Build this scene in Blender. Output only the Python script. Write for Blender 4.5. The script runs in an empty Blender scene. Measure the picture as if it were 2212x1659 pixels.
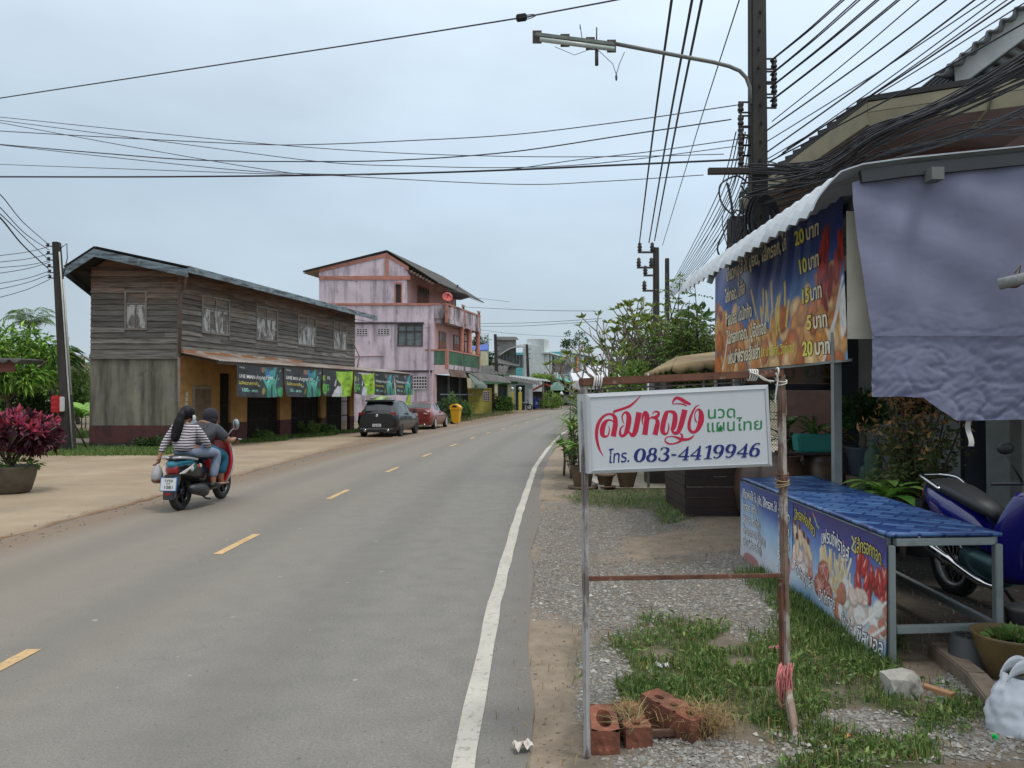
import bpy,bmesh,math,random
import numpy as np
from mathutils import Vector,Matrix,Quaternion,noise as mnoise

SC=bpy.context.scene
COL=SC.collection
R=math.radians
V=Vector

# ------------------------------------------------------------------ camera
PITCH=R(0.983)
cam_d=bpy.data.cameras.new("camera")
cam=bpy.data.objects.new("camera",cam_d)
COL.objects.link(cam)
cam_d.sensor_width=36.0
cam_d.lens=27.03
cam_d.clip_start=0.05
cam_d.clip_end=3000
cam.location=(0,0,1.6)
cam.rotation_euler=(R(90)+PITCH,0,0)
SC.camera=cam

# ------------------------------------------------------------------ sky, sun, exposure
SUN_EL,SUN_AZ=68.0,125.0          # azimuth clockwise from the road direction (+Y)
w=bpy.data.worlds.new("World")
SC.world=w
w.use_nodes=True
nt=w.node_tree
nt.nodes.clear()
def _n(t,**k):
 n=nt.nodes.new(t)
 for a,b in k.items():
  setattr(n,a,b)
 return n
out=_n('ShaderNodeOutputWorld')
bg=_n('ShaderNodeBackground')
bg.inputs['Strength'].default_value=0.1
sky=_n('ShaderNodeTexSky',sky_type='NISHITA',sun_disc=False)
sky.sun_elevation=R(SUN_EL)
sky.sun_rotation=R(SUN_AZ)
sky.dust_density=4.0
tc=_n('ShaderNodeTexCoord')
sep=_n('ShaderNodeSeparateXYZ')
nt.links.new(tc.outputs['Generated'],sep.inputs[0])
ramp=_n('ShaderNodeValToRGB')          # overcast: brighter towards the zenith
cr=ramp.color_ramp
stops=[(0.0,(.50,.58,.64)),(.10,(.505,.61,.695)),(.25,(.525,.65,.77)),(.42,(.66,.785,.90)),(.62,(.95,1.04,1.13)),(1.0,(1.25,1.31,1.40))]
while len(cr.elements)<len(stops):
 cr.elements.new(.5)
for e,(p,c) in zip(cr.elements,stops):
 e.position=p
 e.color=(c[0]/2,c[1]/2,c[2]/2,1)
mp=_n('ShaderNodeMapping')
mp.inputs['Scale'].default_value=(1.0,1.0,2.6)
nz=_n('ShaderNodeTexNoise')
nz.inputs['Scale'].default_value=2.3
nz.inputs['Detail'].default_value=5
nz.inputs['Roughness'].default_value=.5
nt.links.new(tc.outputs['Generated'],mp.inputs[0])
nt.links.new(mp.outputs[0],nz.inputs['Vector'])
mr=_n('ShaderNodeMapRange')
mr.inputs['From Min'].default_value=.3
mr.inputs['From Max'].default_value=.7
mr.inputs['To Min'].default_value=17.2
mr.inputs['To Max'].default_value=22.0
nt.links.new(nz.outputs['Fac'],mr.inputs['Value'])
sx=_n('ShaderNodeMapRange')            # the cloud is thinner towards the right of the street
sx.inputs['From Min'].default_value=-.5
sx.inputs['From Max'].default_value=.6
sx.inputs['To Min'].default_value=.93
sx.inputs['To Max'].default_value=1.16
nt.links.new(sep.outputs['X'],sx.inputs['Value'])
nt.links.new(sep.outputs['Z'],ramp.inputs['Fac'])
m1=_n('ShaderNodeMath',operation='MULTIPLY')
nt.links.new(mr.outputs[0],m1.inputs[0])
nt.links.new(sx.outputs[0],m1.inputs[1])
vm=_n('ShaderNodeVectorMath',operation='SCALE')
nt.links.new(ramp.outputs['Color'],vm.inputs[0])
nt.links.new(m1.outputs[0],vm.inputs['Scale'])
mx=_n('ShaderNodeMix',data_type='RGBA')
mx.inputs['Factor'].default_value=.90
nt.links.new(sky.outputs['Color'],mx.inputs[6])
nt.links.new(vm.outputs[0],mx.inputs[7])
nt.links.new(mx.outputs[2],bg.inputs['Color'])
nt.links.new(bg.outputs[0],out.inputs['Surface'])

sun_d=bpy.data.lights.new("sun",'SUN')
sun_d.energy=1.5
sun_d.angle=R(14)
sun_d.color=(1.0,.97,.92)
sun=bpy.data.objects.new("sun",sun_d)
COL.objects.link(sun)
_sd=V((math.sin(R(SUN_AZ))*math.cos(R(SUN_EL)),math.cos(R(SUN_AZ))*math.cos(R(SUN_EL)),math.sin(R(SUN_EL))))
sun.rotation_euler=_sd.to_track_quat('Z','Y').to_euler()

SC.view_settings.view_transform='Standard'
SC.view_settings.look='None'
SC.view_settings.exposure=0.18
SC.view_settings.gamma=1.0
SC.view_settings.use_curve_mapping=False
SC.cycles.max_bounces=6
SC.cycles.diffuse_bounces=3
SC.cycles.glossy_bounces=3
SC.cycles.transmission_bounces=4
SC.cycles.transparent_max_bounces=6
SC.cycles.use_denoising=True

# ------------------------------------------------------------------ measuring aids (pixels of the photo shrunk to 2212 x 1659)
F=1661.0
def at(x,y,Y):
 rx,up=(x-1106)/F,-(y-829.5)/F
 fy=math.cos(PITCH)-math.sin(PITCH)*up
 fz=math.sin(PITCH)+math.cos(PITCH)*up
 return V((rx/fy*Y,Y,1.6+fz/fy*Y))
def gz(Y):
 return min(max(0.0,.013*(Y-45)),1.0)
def gp(x,y):
 Y=10.0
 for _ in range(60):
  k=(at(x,y,1.0).z-1.6)
  Y=(gz(Y)-1.6)/k if k<-1e-4 else 200
  Y=min(Y,200)
 return at(x,y,Y)
def ip(pts,x):
 for (a,b),(c,d) in zip(pts,pts[1:]):
  if x<=c:
   return b+(d-b)*(x-a)/(c-a)
 (a,b),(c,d)=pts[-2:]
 return d+(d-b)/(c-a)*(x-c)

# ------------------------------------------------------------------ objects
def tag(o,label=None,cat=None,group=None,kind=None):
 if label:o['label']=label
 if cat:o['category']=cat
 if group:o['group']=group
 if kind:o['kind']=kind
 return o
def thing(name,label,cat,loc=(0,0,0),rz=0.0,group=None):
 o=bpy.data.objects.new(name,None)
 o.empty_display_size=.2
 COL.objects.link(o)
 o.location=loc
 o.rotation_euler=(0,0,rz)
 return tag(o,label,cat,group)
def root_of(o):
 while o.parent:o=o.parent
 return o
def dup(o,loc=None,rz=None,label=None,group=None):
 def cp(s,p):
  c=s.copy()
  COL.objects.link(c)
  c.parent=p
  for ch in list(s.children):cp(ch,c)
  return c
 c=cp(o,None)
 if loc is not None:c.location=loc
 if rz is not None:c.rotation_euler=(0,0,rz)
 if label:c['label']=label
 if group:c['group']=group
 return c

class MB:
 """gathers faces; build() links them as ONE mesh object"""
 def __init__(s):
  s.v,s.f,s.m,s.s=[],[],[],[]
 def add(s,vs,fs,mi=0,sm=False):
  b=len(s.v)
  s.v.extend([tuple(p) for p in vs])
  for f in fs:
   s.f.append([b+i for i in f]);s.m.append(mi);s.s.append(sm)
  return s
 def poly(s,pts,mi=0):
  return s.add(pts,[list(range(len(pts)))],mi)
 def box(s,c,d,rz=0.0,M=None,mi=0):
  x,y,z=d[0]/2,d[1]/2,d[2]/2
  vs=[V((a*x,b*y,e*z)) for e in (-1,1) for a,b in ((-1,-1),(1,-1),(1,1),(-1,1))]
  if M is None:M=Matrix.Rotation(rz,3,'Z')
  vs=[M @ p+V(c) for p in vs]
  return s.add(vs,[(3,2,1,0),(4,5,6,7),(0,1,5,4),(1,2,6,5),(2,3,7,6),(3,0,4,7)],mi)
 def bar(s,a,b,wd,ht=None,up=(0,0,1),mi=0):
  a,b=V(a),V(b)
  d=b-a
  L=d.length
  if L<1e-6:return s
  z=d/L
  x=V(up).cross(z)
  if x.length<1e-3:x=V((1,0,0)).cross(z)
  x.normalize()
  y=z.cross(x)
  M=Matrix((x,y,z)).transposed()
  return s.box((a+b)/2,(wd,ht or wd,L),M=M,mi=mi)
 def tube(s,pts,r,n=8,cap=True,mi=0,sm=True,closed=False):
  pts=[V(p) for p in pts]
  k=len(pts)
  rs=r if isinstance(r,(list,tuple)) else [r]*k
  tan=[]
  for i in range(k):
   a=pts[(i-1)%k] if (closed or i>0) else pts[i]
   b=pts[(i+1)%k] if (closed or i<k-1) else pts[i]
   t=b-a
   tan.append(t.normalized() if t.length>1e-9 else V((0,0,1)))
  u=tan[0].cross(V((0,0,1)))
  if u.length<1e-3:u=tan[0].cross(V((0,1,0)))
  u.normalize()
  vs=[]
  for i in range(k):
   u=u-tan[i]*u.dot(tan[i])
   if u.length<1e-6:u=tan[i].orthogonal()
   u.normalize()
   q=tan[i].cross(u)
   for j in range(n):
    a=2*math.pi*j/n
    vs.append(pts[i]+(u*math.cos(a)+q*math.sin(a))*rs[i])
  fs=[]
  for i in range(k if closed else k-1):
   i2=(i+1)%k
   for j in range(n):
    j2=(j+1)%n
    fs.append((i*n+j,i*n+j2,i2*n+j2,i2*n+j))
  if cap and not closed:
   fs.append(tuple(range(n-1,-1,-1)))
   fs.append(tuple(range((k-1)*n,k*n)))
  return s.add(vs,fs,mi,sm)
 def lathe(s,prof,c=(0,0,0),n=20,M=None,mi=0,sm=True,wob=None):
  c=V(c)
  vs=[]
  for (r,z) in prof:
   for j in range(n):
    a=2*math.pi*j/n
    rr=r*(wob(a,z) if wob else 1)
    p=V((rr*math.cos(a),rr*math.sin(a),z))
    vs.append((M @ p if M else p)+c)
  fs=[]
  for i in range(len(prof)-1):
   for j in range(n):
    j2=(j+1)%n
    fs.append((i*n+j,i*n+j2,(i+1)*n+j2,(i+1)*n+j))
  if prof[0][0]>1e-4:fs.append(tuple(range(n-1,-1,-1)))
  if prof[-1][0]>1e-4:fs.append(tuple(range((len(prof)-1)*n,len(prof)*n)))
  return s.add(vs,fs,mi,sm)
 def prism(s,poly,fn,w0,w1,mi=0,sm=False):
  """poly in (u, v), fn(u, v, w) -> point, extruded from w0 to w1"""
  n=len(poly)
  vs=[fn(u,v,w0) for u,v in poly]+[fn(u,v,w1) for u,v in poly]
  fs=[tuple(range(n-1,-1,-1)),tuple(range(n,2*n))]
  fs+=[(i,(i+1)%n,n+(i+1)%n,n+i) for i in range(n)]
  return s.add(vs,fs,mi,sm)
 def sheet(s,fn,nu,nv,mi=0,sm=True):
  vs=[fn(i/nu,j/nv) for j in range(nv+1) for i in range(nu+1)]
  fs=[(j*(nu+1)+i,j*(nu+1)+i+1,(j+1)*(nu+1)+i+1,(j+1)*(nu+1)+i) for j in range(nv) for i in range(nu)]
  return s.add(vs,fs,mi,sm)
 def ball(s,c,r,n=10,k=6,M=None,mi=0):
  r=r if isinstance(r,(tuple,list)) else (r,r,r)
  c=V(c)
  vs=[]
  for i in range(k+1):
   t=math.pi*i/k
   for j in range(n):
    a=2*math.pi*j/n
    p=V((r[0]*math.sin(t)*math.cos(a),r[1]*math.sin(t)*math.sin(a),r[2]*math.cos(t)))
    vs.append((M @ p if M else p)+c)
  fs=[(i*n+j,(i+1)*n+j,(i+1)*n+(j+1)%n,i*n+(j+1)%n) for i in range(k) for j in range(n)]
  return s.add(vs,fs,mi,True)
 def build(s,name,mats,parent=None,world=True,bevel=0,weld=False,recalc=False,sub=0,thick=0):
  me=bpy.data.meshes.new(name)
  vs=s.v
  if parent is not None and world:
   r=root_of(parent)
   inv=r.matrix_basis.inverted()
   vs=[inv @ V(p) for p in vs]
  me.from_pydata([tuple(p) for p in vs],[],s.f)
  mats=mats if isinstance(mats,(list,tuple)) else [mats]
  for m in mats:me.materials.append(m)
  me.polygons.foreach_set('material_index',s.m)
  me.polygons.foreach_set('use_smooth',s.s)
  if bevel or weld or recalc:
   bm=bmesh.new()
   bm.from_mesh(me)
   if weld:bmesh.ops.remove_doubles(bm,verts=bm.verts,dist=1e-4 if weld is True else weld)
   if recalc:bmesh.ops.recalc_face_normals(bm,faces=bm.faces)
   if bevel:
    ed=[e for e in bm.edges if len(e.link_faces)==2 and e.calc_face_angle(0)>.5]
    bmesh.ops.bevel(bm,geom=ed,offset=bevel,segments=2,affect='EDGES',clamp_overlap=True)
   bm.to_mesh(me)
   bm.free()
  me.update()
  o=bpy.data.objects.new(name,me)
  COL.objects.link(o)
  if parent is not None:o.parent=parent
  if sub:
   md=o.modifiers.new('sub','SUBSURF');md.levels=md.render_levels=sub
  if thick:
   md=o.modifiers.new('thick','SOLIDIFY');md.thickness=thick
  return o
def np_mesh(name,verts,faces,mats,parent=None,smooth=False,midx=None,world=True):
 """verts (N,3) array, faces (M,k) array of one size"""
 verts=np.asarray(verts,dtype=np.float32)
 faces=np.asarray(faces,dtype=np.int32)
 if parent is not None and world:
  inv=np.array(root_of(parent).matrix_basis.inverted(),dtype=np.float32)
  verts=verts @ inv[:3,:3].T+inv[:3,3]
 me=bpy.data.meshes.new(name)
 k=faces.shape[1]
 me.vertices.add(len(verts));me.vertices.foreach_set('co',verts.ravel())
 me.loops.add(faces.size);me.loops.foreach_set('vertex_index',faces.ravel())
 me.polygons.add(len(faces))
 me.polygons.foreach_set('loop_start',np.arange(0,faces.size,k,dtype=np.int32))
 try:me.polygons.foreach_set('loop_total',np.full(len(faces),k,dtype=np.int32))
 except Exception:pass
 for m in (mats if isinstance(mats,(list,tuple)) else [mats]):me.materials.append(m)
 if midx is not None:me.polygons.foreach_set('material_index',np.asarray(midx,dtype=np.int32))
 me.polygons.foreach_set('use_smooth',np.full(len(faces),smooth))
 me.update(calc_edges=True)
 o=bpy.data.objects.new(name,me)
 COL.objects.link(o)
 if parent is not None:o.parent=parent
 return o

# ------------------------------------------------------------------ materials
def lin(c):
 c=c/255.0
 return c/12.92 if c<=.04045 else ((c+.055)/1.055)**2.4
def P(r,g,b,k=.78):
 """colour of a surface seen in overcast light -> its base colour"""
 return (lin(r)*k,lin(g)*k,lin(b)*k)
class NB:
 def __init__(s,m):
  s.t=m.node_tree
  s.bs=s.t.nodes['Principled BSDF']
 def n(s,t,**k):
  x=s.t.nodes.new(t)
  for a,b in k.items():setattr(x,a,b)
  return x
 def l(s,a,b):s.t.links.new(a,b)
 def math(s,op,a,b=None,clamp=False):
  x=s.n('ShaderNodeMath',operation=op,use_clamp=clamp)
  for i,q in enumerate((a,b)):
   if q is None:continue
   if isinstance(q,(int,float)):x.inputs[i].default_value=q
   else:s.l(q,x.inputs[i])
  return x.outputs[0]
 def noise(s,scale,detail=4,rough=.55,vec=None,dist=0.0):
  mp=s.n('ShaderNodeMapping')
  sc=scale if isinstance(scale,(tuple,list)) else (scale,)*3
  mp.inputs['Scale'].default_value=sc
  if vec is None:
   vec=s.obj()
  s.l(vec,mp.inputs[0])
  x=s.n('ShaderNodeTexNoise')
  x.inputs['Scale'].default_value=1.0
  x.inputs['Detail'].default_value=detail
  x.inputs['Roughness'].default_value=rough
  x.inputs['Distortion'].default_value=dist
  s.l(mp.outputs[0],x.inputs['Vector'])
  return x.outputs['Fac']
 def obj(s):
  if not hasattr(s,'_o'):s._o=s.n('ShaderNodeTexCoord').outputs['Object']
  return s._o
 def xyz(s):
  if not hasattr(s,'_x'):
   s._x=s.n('ShaderNodeSeparateXYZ');s.l(s.obj(),s._x.inputs[0])
  return s._x.outputs
 def rng(s,v,a,b,c=0.0,d=1.0):
  x=s.n('ShaderNodeMapRange')
  x.inputs['From Min'].default_value=a;x.inputs['From Max'].default_value=b
  x.inputs['To Min'].default_value=c;x.inputs['To Max'].default_value=d
  s.l(v,x.inputs['Value'])
  return x.outputs[0]
 def mix(s,f,a,b,mode='MIX'):
  x=s.n('ShaderNodeMix',data_type='RGBA',blend_type=mode)
  for i,q in ((0,f),(6,a),(7,b)):
   if isinstance(q,(int,float)):x.inputs[i].default_value=q
   elif isinstance(q,tuple):x.inputs[i].default_value=(*q[:3],1)
   else:s.l(q,x.inputs[i])
  return x.outputs[2]
 def attr(s,name):
  x=s.n('ShaderNodeAttribute');x.attribute_name=name
  return x
 def bump(s,h,strength=.3,dist=.02):
  b=s.n('ShaderNodeBump')
  b.inputs['Strength'].default_value=strength
  b.inputs['Distance'].default_value=dist
  s.l(h,b.inputs['Height'])
  s.l(b.outputs[0],s.bs.inputs['Normal'])
MATS={}
def mat(name,col,rough=.7,layers=(),bump=None,metal=0.0,spec=.5,rnd=0.0,hue=0.0,var=.12,vscale=3.0,coat=0.0,trans=0.0,sub=0.0,two=None):
 """base colour with a broad noise variation, blotch layers (col, scale, lo, hi, strength) and per-island variation"""
 if name in MATS:return MATS[name]
 m=bpy.data.materials.new(name)
 m.use_nodes=True
 b=NB(m)
 col=tuple(col)
 c=col
 if var:
  nz=b.noise(vscale,5)
  c=b.mix(b.rng(nz,.3,.7),tuple(x*(1-var) for x in col),tuple(min(1,x*(1+var)) for x in col))
 if two:                                  # a second colour chosen per island
  gi=b.n('ShaderNodeNewGeometry')
  c=b.mix(b.rng(gi.outputs['Random Per Island'],two[1],two[2]),c,tuple(two[0]))
 for L in layers:
  f=b.noise(L[1],L[5] if len(L)>5 else 5,.6)
  f=b.rng(f,L[2],L[3],0,L[4])
  c=b.mix(f,c,tuple(L[0]))
 if rnd:
  gi=b.n('ShaderNodeNewGeometry')
  hs=b.n('ShaderNodeHueSaturation')
  b.l(b.rng(gi.outputs['Random Per Island'],0,1,1-rnd,1+rnd),hs.inputs['Value'])
  if hue:
   rr=b.math('FRACT',b.math('MULTIPLY',gi.outputs['Random Per Island'],7.31))
   b.l(b.rng(rr,0,1,.5-hue,.5+hue),hs.inputs['Hue'])
  if isinstance(c,tuple):hs.inputs['Color'].default_value=(*c,1)
  else:b.l(c,hs.inputs['Color'])
  c=hs.outputs[0]
 if isinstance(c,tuple):b.bs.inputs['Base Color'].default_value=(*c,1)
 else:b.l(c,b.bs.inputs['Base Color'])
 b.bs.inputs['Roughness'].default_value=rough
 b.bs.inputs['Metallic'].default_value=metal
 b.bs.inputs['Specular IOR Level'].default_value=spec
 if coat:b.bs.inputs['Coat Weight'].default_value=coat;b.bs.inputs['Coat Roughness'].default_value=.08
 if trans:
  b.bs.inputs['Transmission Weight'].default_value=trans
 if sub:
  b.bs.inputs['Subsurface Weight'].default_value=sub
  b.bs.inputs['Subsurface Radius'].default_value=(.02,.02,.02)
 if bump:b.bump(b.noise(bump[0],bump[3] if len(bump)>3 else 4),bump[1],bump[2] if len(bump)>2 else .02)
 MATS[name]=m
 return m
def vcol_mat(name,attr='col',rough=.6,spec=.4,coat=0.0,dirt=0.0):
 if name in MATS:return MATS[name]
 m=bpy.data.materials.new(name);m.use_nodes=True
 b=NB(m)
 a=b.attr(attr)
 c=a.outputs['Color']
 if dirt:c=b.mix(b.rng(b.noise(4,6),.45,.75,0,dirt),c,(.12,.11,.10))
 b.l(c,b.bs.inputs['Base Color'])
 b.bs.inputs['Roughness'].default_value=rough
 b.bs.inputs['Specular IOR Level'].default_value=spec
 b.bs.inputs['Coat Weight'].default_value=coat
 MATS[name]=m
 return m
def set_col(o,cols,name='col'):
 a=o.data.color_attributes.new(name,'FLOAT_COLOR','POINT')
 c=np.ones((len(o.data.vertices),4),dtype=np.float32)
 c[:,:3]=np.asarray(cols,dtype=np.float32)[:,:3]
 a.data.foreach_set('color',c.ravel())

# ------------------------------------------------------------------ lettering
_tc={}
def text(body,size=1.0,off=0.0,bold=0.0,shear=0.0,xs=1.0):
 """outline of a line of text as (verts, faces), origin at its lower left"""
 key=(body,off,shear)
 if key not in _tc:
  c=bpy.data.curves.new('lettering','FONT')
  c.body=body
  c.shear=shear
  c.resolution_u=3
  c.offset=off
  o=bpy.data.objects.new('lettering',c)
  COL.objects.link(o)
  dg=bpy.context.evaluated_depsgraph_get()
  me=o.evaluated_get(dg).to_mesh()
  _tc[key]=([(v.co.x,v.co.y) for v in me.vertices],[tuple(p.vertices) for p in me.polygons])
  o.evaluated_get(dg).to_mesh_clear()
  bpy.data.objects.remove(o)
  bpy.data.curves.remove(c)
 vs,fs=_tc[key]
 return [(x*size*xs,y*size) for x,y in vs],fs
def put_text(mb,body,size,fn,x=0,y=0,off=0.0,shear=0.0,fit=None,rot=0.0,w=.002,mi=0,mirror=False,arch=0.0):
 """fn(u, v, w) places the lettering on its surface; fit = width to squeeze or stretch to"""
 vs,fs=text(body,size,off,shear=shear)
 if not vs:return
 xs=1.0
 if fit:
  W=max(text(body,size,0,shear=shear)[0])[0]
  xs=fit/W
 q=[]
 for a,b in vs:
  a*=xs
  if arch:b+=arch*(1-(2*a/(fit or 1)-1)**2)
  a,b=a*math.cos(rot)-b*math.sin(rot),a*math.sin(rot)+b*math.cos(rot)
  q.append(fn(x+a,y+b,w))
 mb.add(q,fs,mi)

def PG(r,g,b):return P(r,g,b,.62)
def letter(parent,m,fn,body,size,x,y,**k):
 mb=MB();put_text(mb,body,size,fn,x,y,**k)
 return mb.build('lettering',m,parent) if mb.v else None
# ------------------------------------------------------------------ ground, road, verges
LEFT_EDGE=[(-4,-5.72),(8.7,-5.74),(12.3,-5.62),(22.7,-5.45),(32,-4.55),(40,-3.6),(50,-2.1),(60,-.6),(70,1.05),(80,3.1),(90,5.6),(105,10),(130,19)]
LINE_X=[(-4,-.33),(3.3,-.215),(6,-.135),(10.1,.07),(17.5,.52),(24,1.12),(32.4,2.03),(40,3.1),(50,4.7),(60,6.6),(70,8.8),(80,11.2),(105,18.5),(130,28)]
DASH_X=[(-4,-3.05),(4.7,-3.03),(8.5,-2.99),(12.7,-2.86),(17,-2.64),(21.3,-2.36),(26,-1.93),(31.6,-1.4),(37,-.75),(45,.45),(55,2.2),(65,4.1),(75,6.4),(90,10.6),(130,23)]
def asphalt_right(Y):
 return ip(LINE_X,Y)+.27+.03*math.sin(Y*2.1)+.02*math.sin(Y*5.3)

def strip(name,f0,f1,Ys,nu,z,m,kind='structure'):
 vs,fs=[],[]
 for j,Y in enumerate(Ys):
  a,b=f0(Y),f1(Y)
  for i in range(nu+1):
   vs.append((a+(b-a)*i/nu,Y,gz(Y)+z))
 n=nu+1
 for j in range(len(Ys)-1):
  for i in range(nu):
   fs.append((j*n+i,j*n+i+1,(j+1)*n+i+1,(j+1)*n+i))
 o=np_mesh(name,vs,fs,m)
 return tag(o,kind=kind)

m_earth=mat('bare_earth',PG(150,132,108),.95,[(PG(120,118,92),.25,.45,.6,.8),(PG(110,96,78),1.4,.5,.7,.6),(PG(88,104,56),.11,.52,.6,.8)],bump=(9,.4,.03))
gY=[-8,-4,0,4,8,12,16,20,25,30,35,40,45,50,60,70,80,90,100,110,125,160,300,900]
vs,fs=[],[]
gX=[-700,-200,-100,-60,-30,-15,-8,0,8,15,30,60,100,200,700]
for Y in gY:
 for X in gX:vs.append((X,Y,gz(Y)-.02))
n=len(gX)
for j in range(len(gY)-1):
 for i in range(n-1):fs.append((j*n+i,j*n+i+1,(j+1)*n+i+1,(j+1)*n+i))
tag(np_mesh('ground',vs,fs,m_earth),kind='structure')

# asphalt: grey, browner with dust on the far lane, speckled, with faint wheel tracks
m_asph=bpy.data.materials.new('asphalt');m_asph.use_nodes=True
b=NB(m_asph)
big=b.noise((.35,.12,1),4)
fine=b.noise(60,6,.7)
mid=b.noise(4,5,.6)
c=b.mix(b.rng(fine,.25,.75),P(108,104,97),P(170,165,154))
c=b.mix(b.rng(mid,.4,.75,0,.45),c,P(104,102,98))
c=b.mix(b.rng(big,.35,.7,0,.4),c,P(140,138,132))
X=b.xyz()[0];Yc=b.xyz()[1]
cx=b.math('ADD',X,b.math('MULTIPLY',b.math('POWER',b.math('MAXIMUM',Yc,0.0),2.0),-.00158))   # across the curving road
wob=b.noise((1.2,.25,1),4)
dust=b.rng(b.math('ADD',cx,b.math('MULTIPLY',wob,-2.6)),-2.5,-6.2,0,.92)
c=b.mix(dust,c,P(150,138,122))
edge=b.rng(b.math('ADD',cx,b.math('MULTIPLY',wob,-.5)),-5.35,-5.75,0,.8)
c=b.mix(edge,c,P(140,118,95))
edge2=b.rng(b.math('ADD',cx,b.math('MULTIPLY',wob,.22)),.0,.22,0,.85)
c=b.mix(edge2,c,P(140,130,118))
coarse=b.noise(140,3,.6)
c=b.mix(b.rng(coarse,.35,.7,0,.45),c,P(76,74,71))
c=b.mix(b.rng(b.noise(110,2,.5),.62,.72,0,.5),c,P(176,172,164))
trk=b.rng(b.math('SINE',b.math('MULTIPLY',b.math('ADD',cx,.35),4.1)),-.2,1,0,.22)      # wheel tracks
c=b.mix(trk,c,P(92,90,87))
cv_=b.n('ShaderNodeTexVoronoi',feature='DISTANCE_TO_EDGE');cv_.inputs['Scale'].default_value=.8
wv=b.n('ShaderNodeVectorMath',operation='ADD');nv_=b.n('ShaderNodeTexNoise');nv_.inputs['Scale'].default_value=2.2;b.l(b.obj(),nv_.inputs['Vector'])
b.l(b.obj(),wv.inputs[0]);b.l(nv_.outputs['Color'],wv.inputs[1]);b.l(wv.outputs[0],cv_.inputs['Vector'])
crk=b.math('MULTIPLY',b.rng(cv_.outputs['Distance'],.0,.012,1,0),b.rng(b.noise(.5,3),.58,.66,0,.3))
c=b.mix(crk,c,P(60,58,56))
spk=b.rng(b.noise(26,2,.5),.70,.74,0,.5)
c=b.mix(spk,c,P(60,58,55))
lit=b.rng(b.noise(9.5,2,.5),.735,.75,0,.55)
c=b.mix(lit,c,P(186,182,172))
b.l(c,b.bs.inputs['Base Color'])
b.bs.inputs['Roughness'].default_value=.8
b.bs.inputs['Specular IOR Level'].default_value=.35
b.bump(fine,.35,.006)
Ys=[-4+i*1.0 for i in range(35)]+[31+2.5*i for i in range(1,41)]
strip('road',lambda Y:ip(LEFT_EDGE,Y)+.05*math.sin(Y*1.7),asphalt_right,Ys,10,0.0,m_asph)

# markings
def worn(name,col,under,amt):
 m=bpy.data.materials.new(name);m.use_nodes=True
 b=NB(m)
 f=b.rng(b.noise(22,6,.7),.56-amt,.70-amt*.5,0,.85)
 g=b.rng(b.noise(2.2,4),.3,.7,.85,1.08)
 c=b.mix(f,tuple(col),tuple(under))
 hs=b.n('ShaderNodeHueSaturation');b.l(g,hs.inputs['Value']);b.l(c,hs.inputs['Color'])
 b.l(hs.outputs[0],b.bs.inputs['Base Color'])
 b.bs.inputs['Roughness'].default_value=.75
 return m
m_white=worn('worn_white_paint',P(200,194,180),P(132,128,122),.03)
m_yell=worn('worn_yellow_paint',P(212,176,122),P(140,125,105),.06)
Ys=[-3+.5*i for i in range(40)]+[17.5+2*i for i in range(50)]
strip('edge_line',lambda Y:ip(LINE_X,Y)-.052+.006*math.sin(Y*9),lambda Y:ip(LINE_X,Y)+.052+.006*math.sin(Y*7),Ys,1,.004,m_white)
mb=MB()
dys=[(.9,1.9),(3.75,4.9),(7.85,9.0),(12.1,13.3),(16.4,17.6)]+[(20.7+4.4*i,21.9+4.4*i) for i in range(16)]
for a,e in dys:
 st=[a+(e-a)*k/3 for k in range(4)]
 for p,q in zip(st,st[1:]):
  xa,xb=ip(DASH_X,p),ip(DASH_X,q)
  mb.add([(xa-.047,p,gz(p)+.004),(xa+.047,p,gz(p)+.004),(xb+.047,q,gz(q)+.004),(xb-.047,q,gz(q)+.004)],[(0,1,2,3)])
tag(mb.build('lane_dashes',m_yell),kind='structure')

# dusty lay-by on the left of the road
m_lay=bpy.data.materials.new('dusty_layby');m_lay.use_nodes=True
b=NB(m_lay)
c=b.mix(b.rng(b.noise(.5,5),.3,.7),PG(166,145,116),PG(196,175,145))
c=b.mix(b.rng(b.noise((.45,.8,1),6),.5,.75,0,.7),c,PG(156,128,100))
c=b.mix(b.rng(b.noise((.6,1.1,1),6),.54,.76,0,.6),c,PG(146,138,124))
c=b.mix(b.rng(b.noise(7,5,.7),.55,.75,0,.4),c,PG(135,120,98))
ed=b.rng(b.math('ADD',b.xyz()[0],b.math('MULTIPLY',b.noise(1.3,4),.5)),-5.75,-5.35,0,.6)
c=b.mix(ed,c,PG(132,108,86))
b.l(c,b.bs.inputs['Base Color']);b.bs.inputs['Roughness'].default_value=.95
b.bump(b.noise((5,8,5),6,.7),.5,.03)
LAY_L=[(-4,-14),(8,-17),(14,-21),(19.5,-23),(21.6,-22),(22.0,-12),(23.5,-10.6),(26,-9.7),(29,-9.0),(33,-7.9),(37,-7.0),(44,-5.6),(50,-4.0),(56,-2.9),(66,-.6),(74,1.0),(84,3.4)]
Ys=[-4+i for i in range(40)]+[36+2*i for i in range(25)]
strip('dirt_layby',lambda Y:ip(LAY_L,Y),lambda Y:ip(LEFT_EDGE,Y)+.12+.07*math.sin(Y*2.3)+.05*math.sin(Y*6.1),Ys,14,-.006,m_lay)
# a low broken lip of earth where the lay-by meets the asphalt
mb=MB()
rnd=random.Random(5)
pts,rad=[],[]
for i in range(120):
 Y=2+i*.25
 pts.append((ip(LEFT_EDGE,Y)-.05+rnd.uniform(-.05,.05),Y,-.012));rad.append(rnd.uniform(.02,.05))
mb.tube(pts,rad,6)
tag(mb.build('earth_lip',mat('lip_earth',P(140,116,92),.95,bump=(20,.6,.02))),kind='structure')

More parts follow.
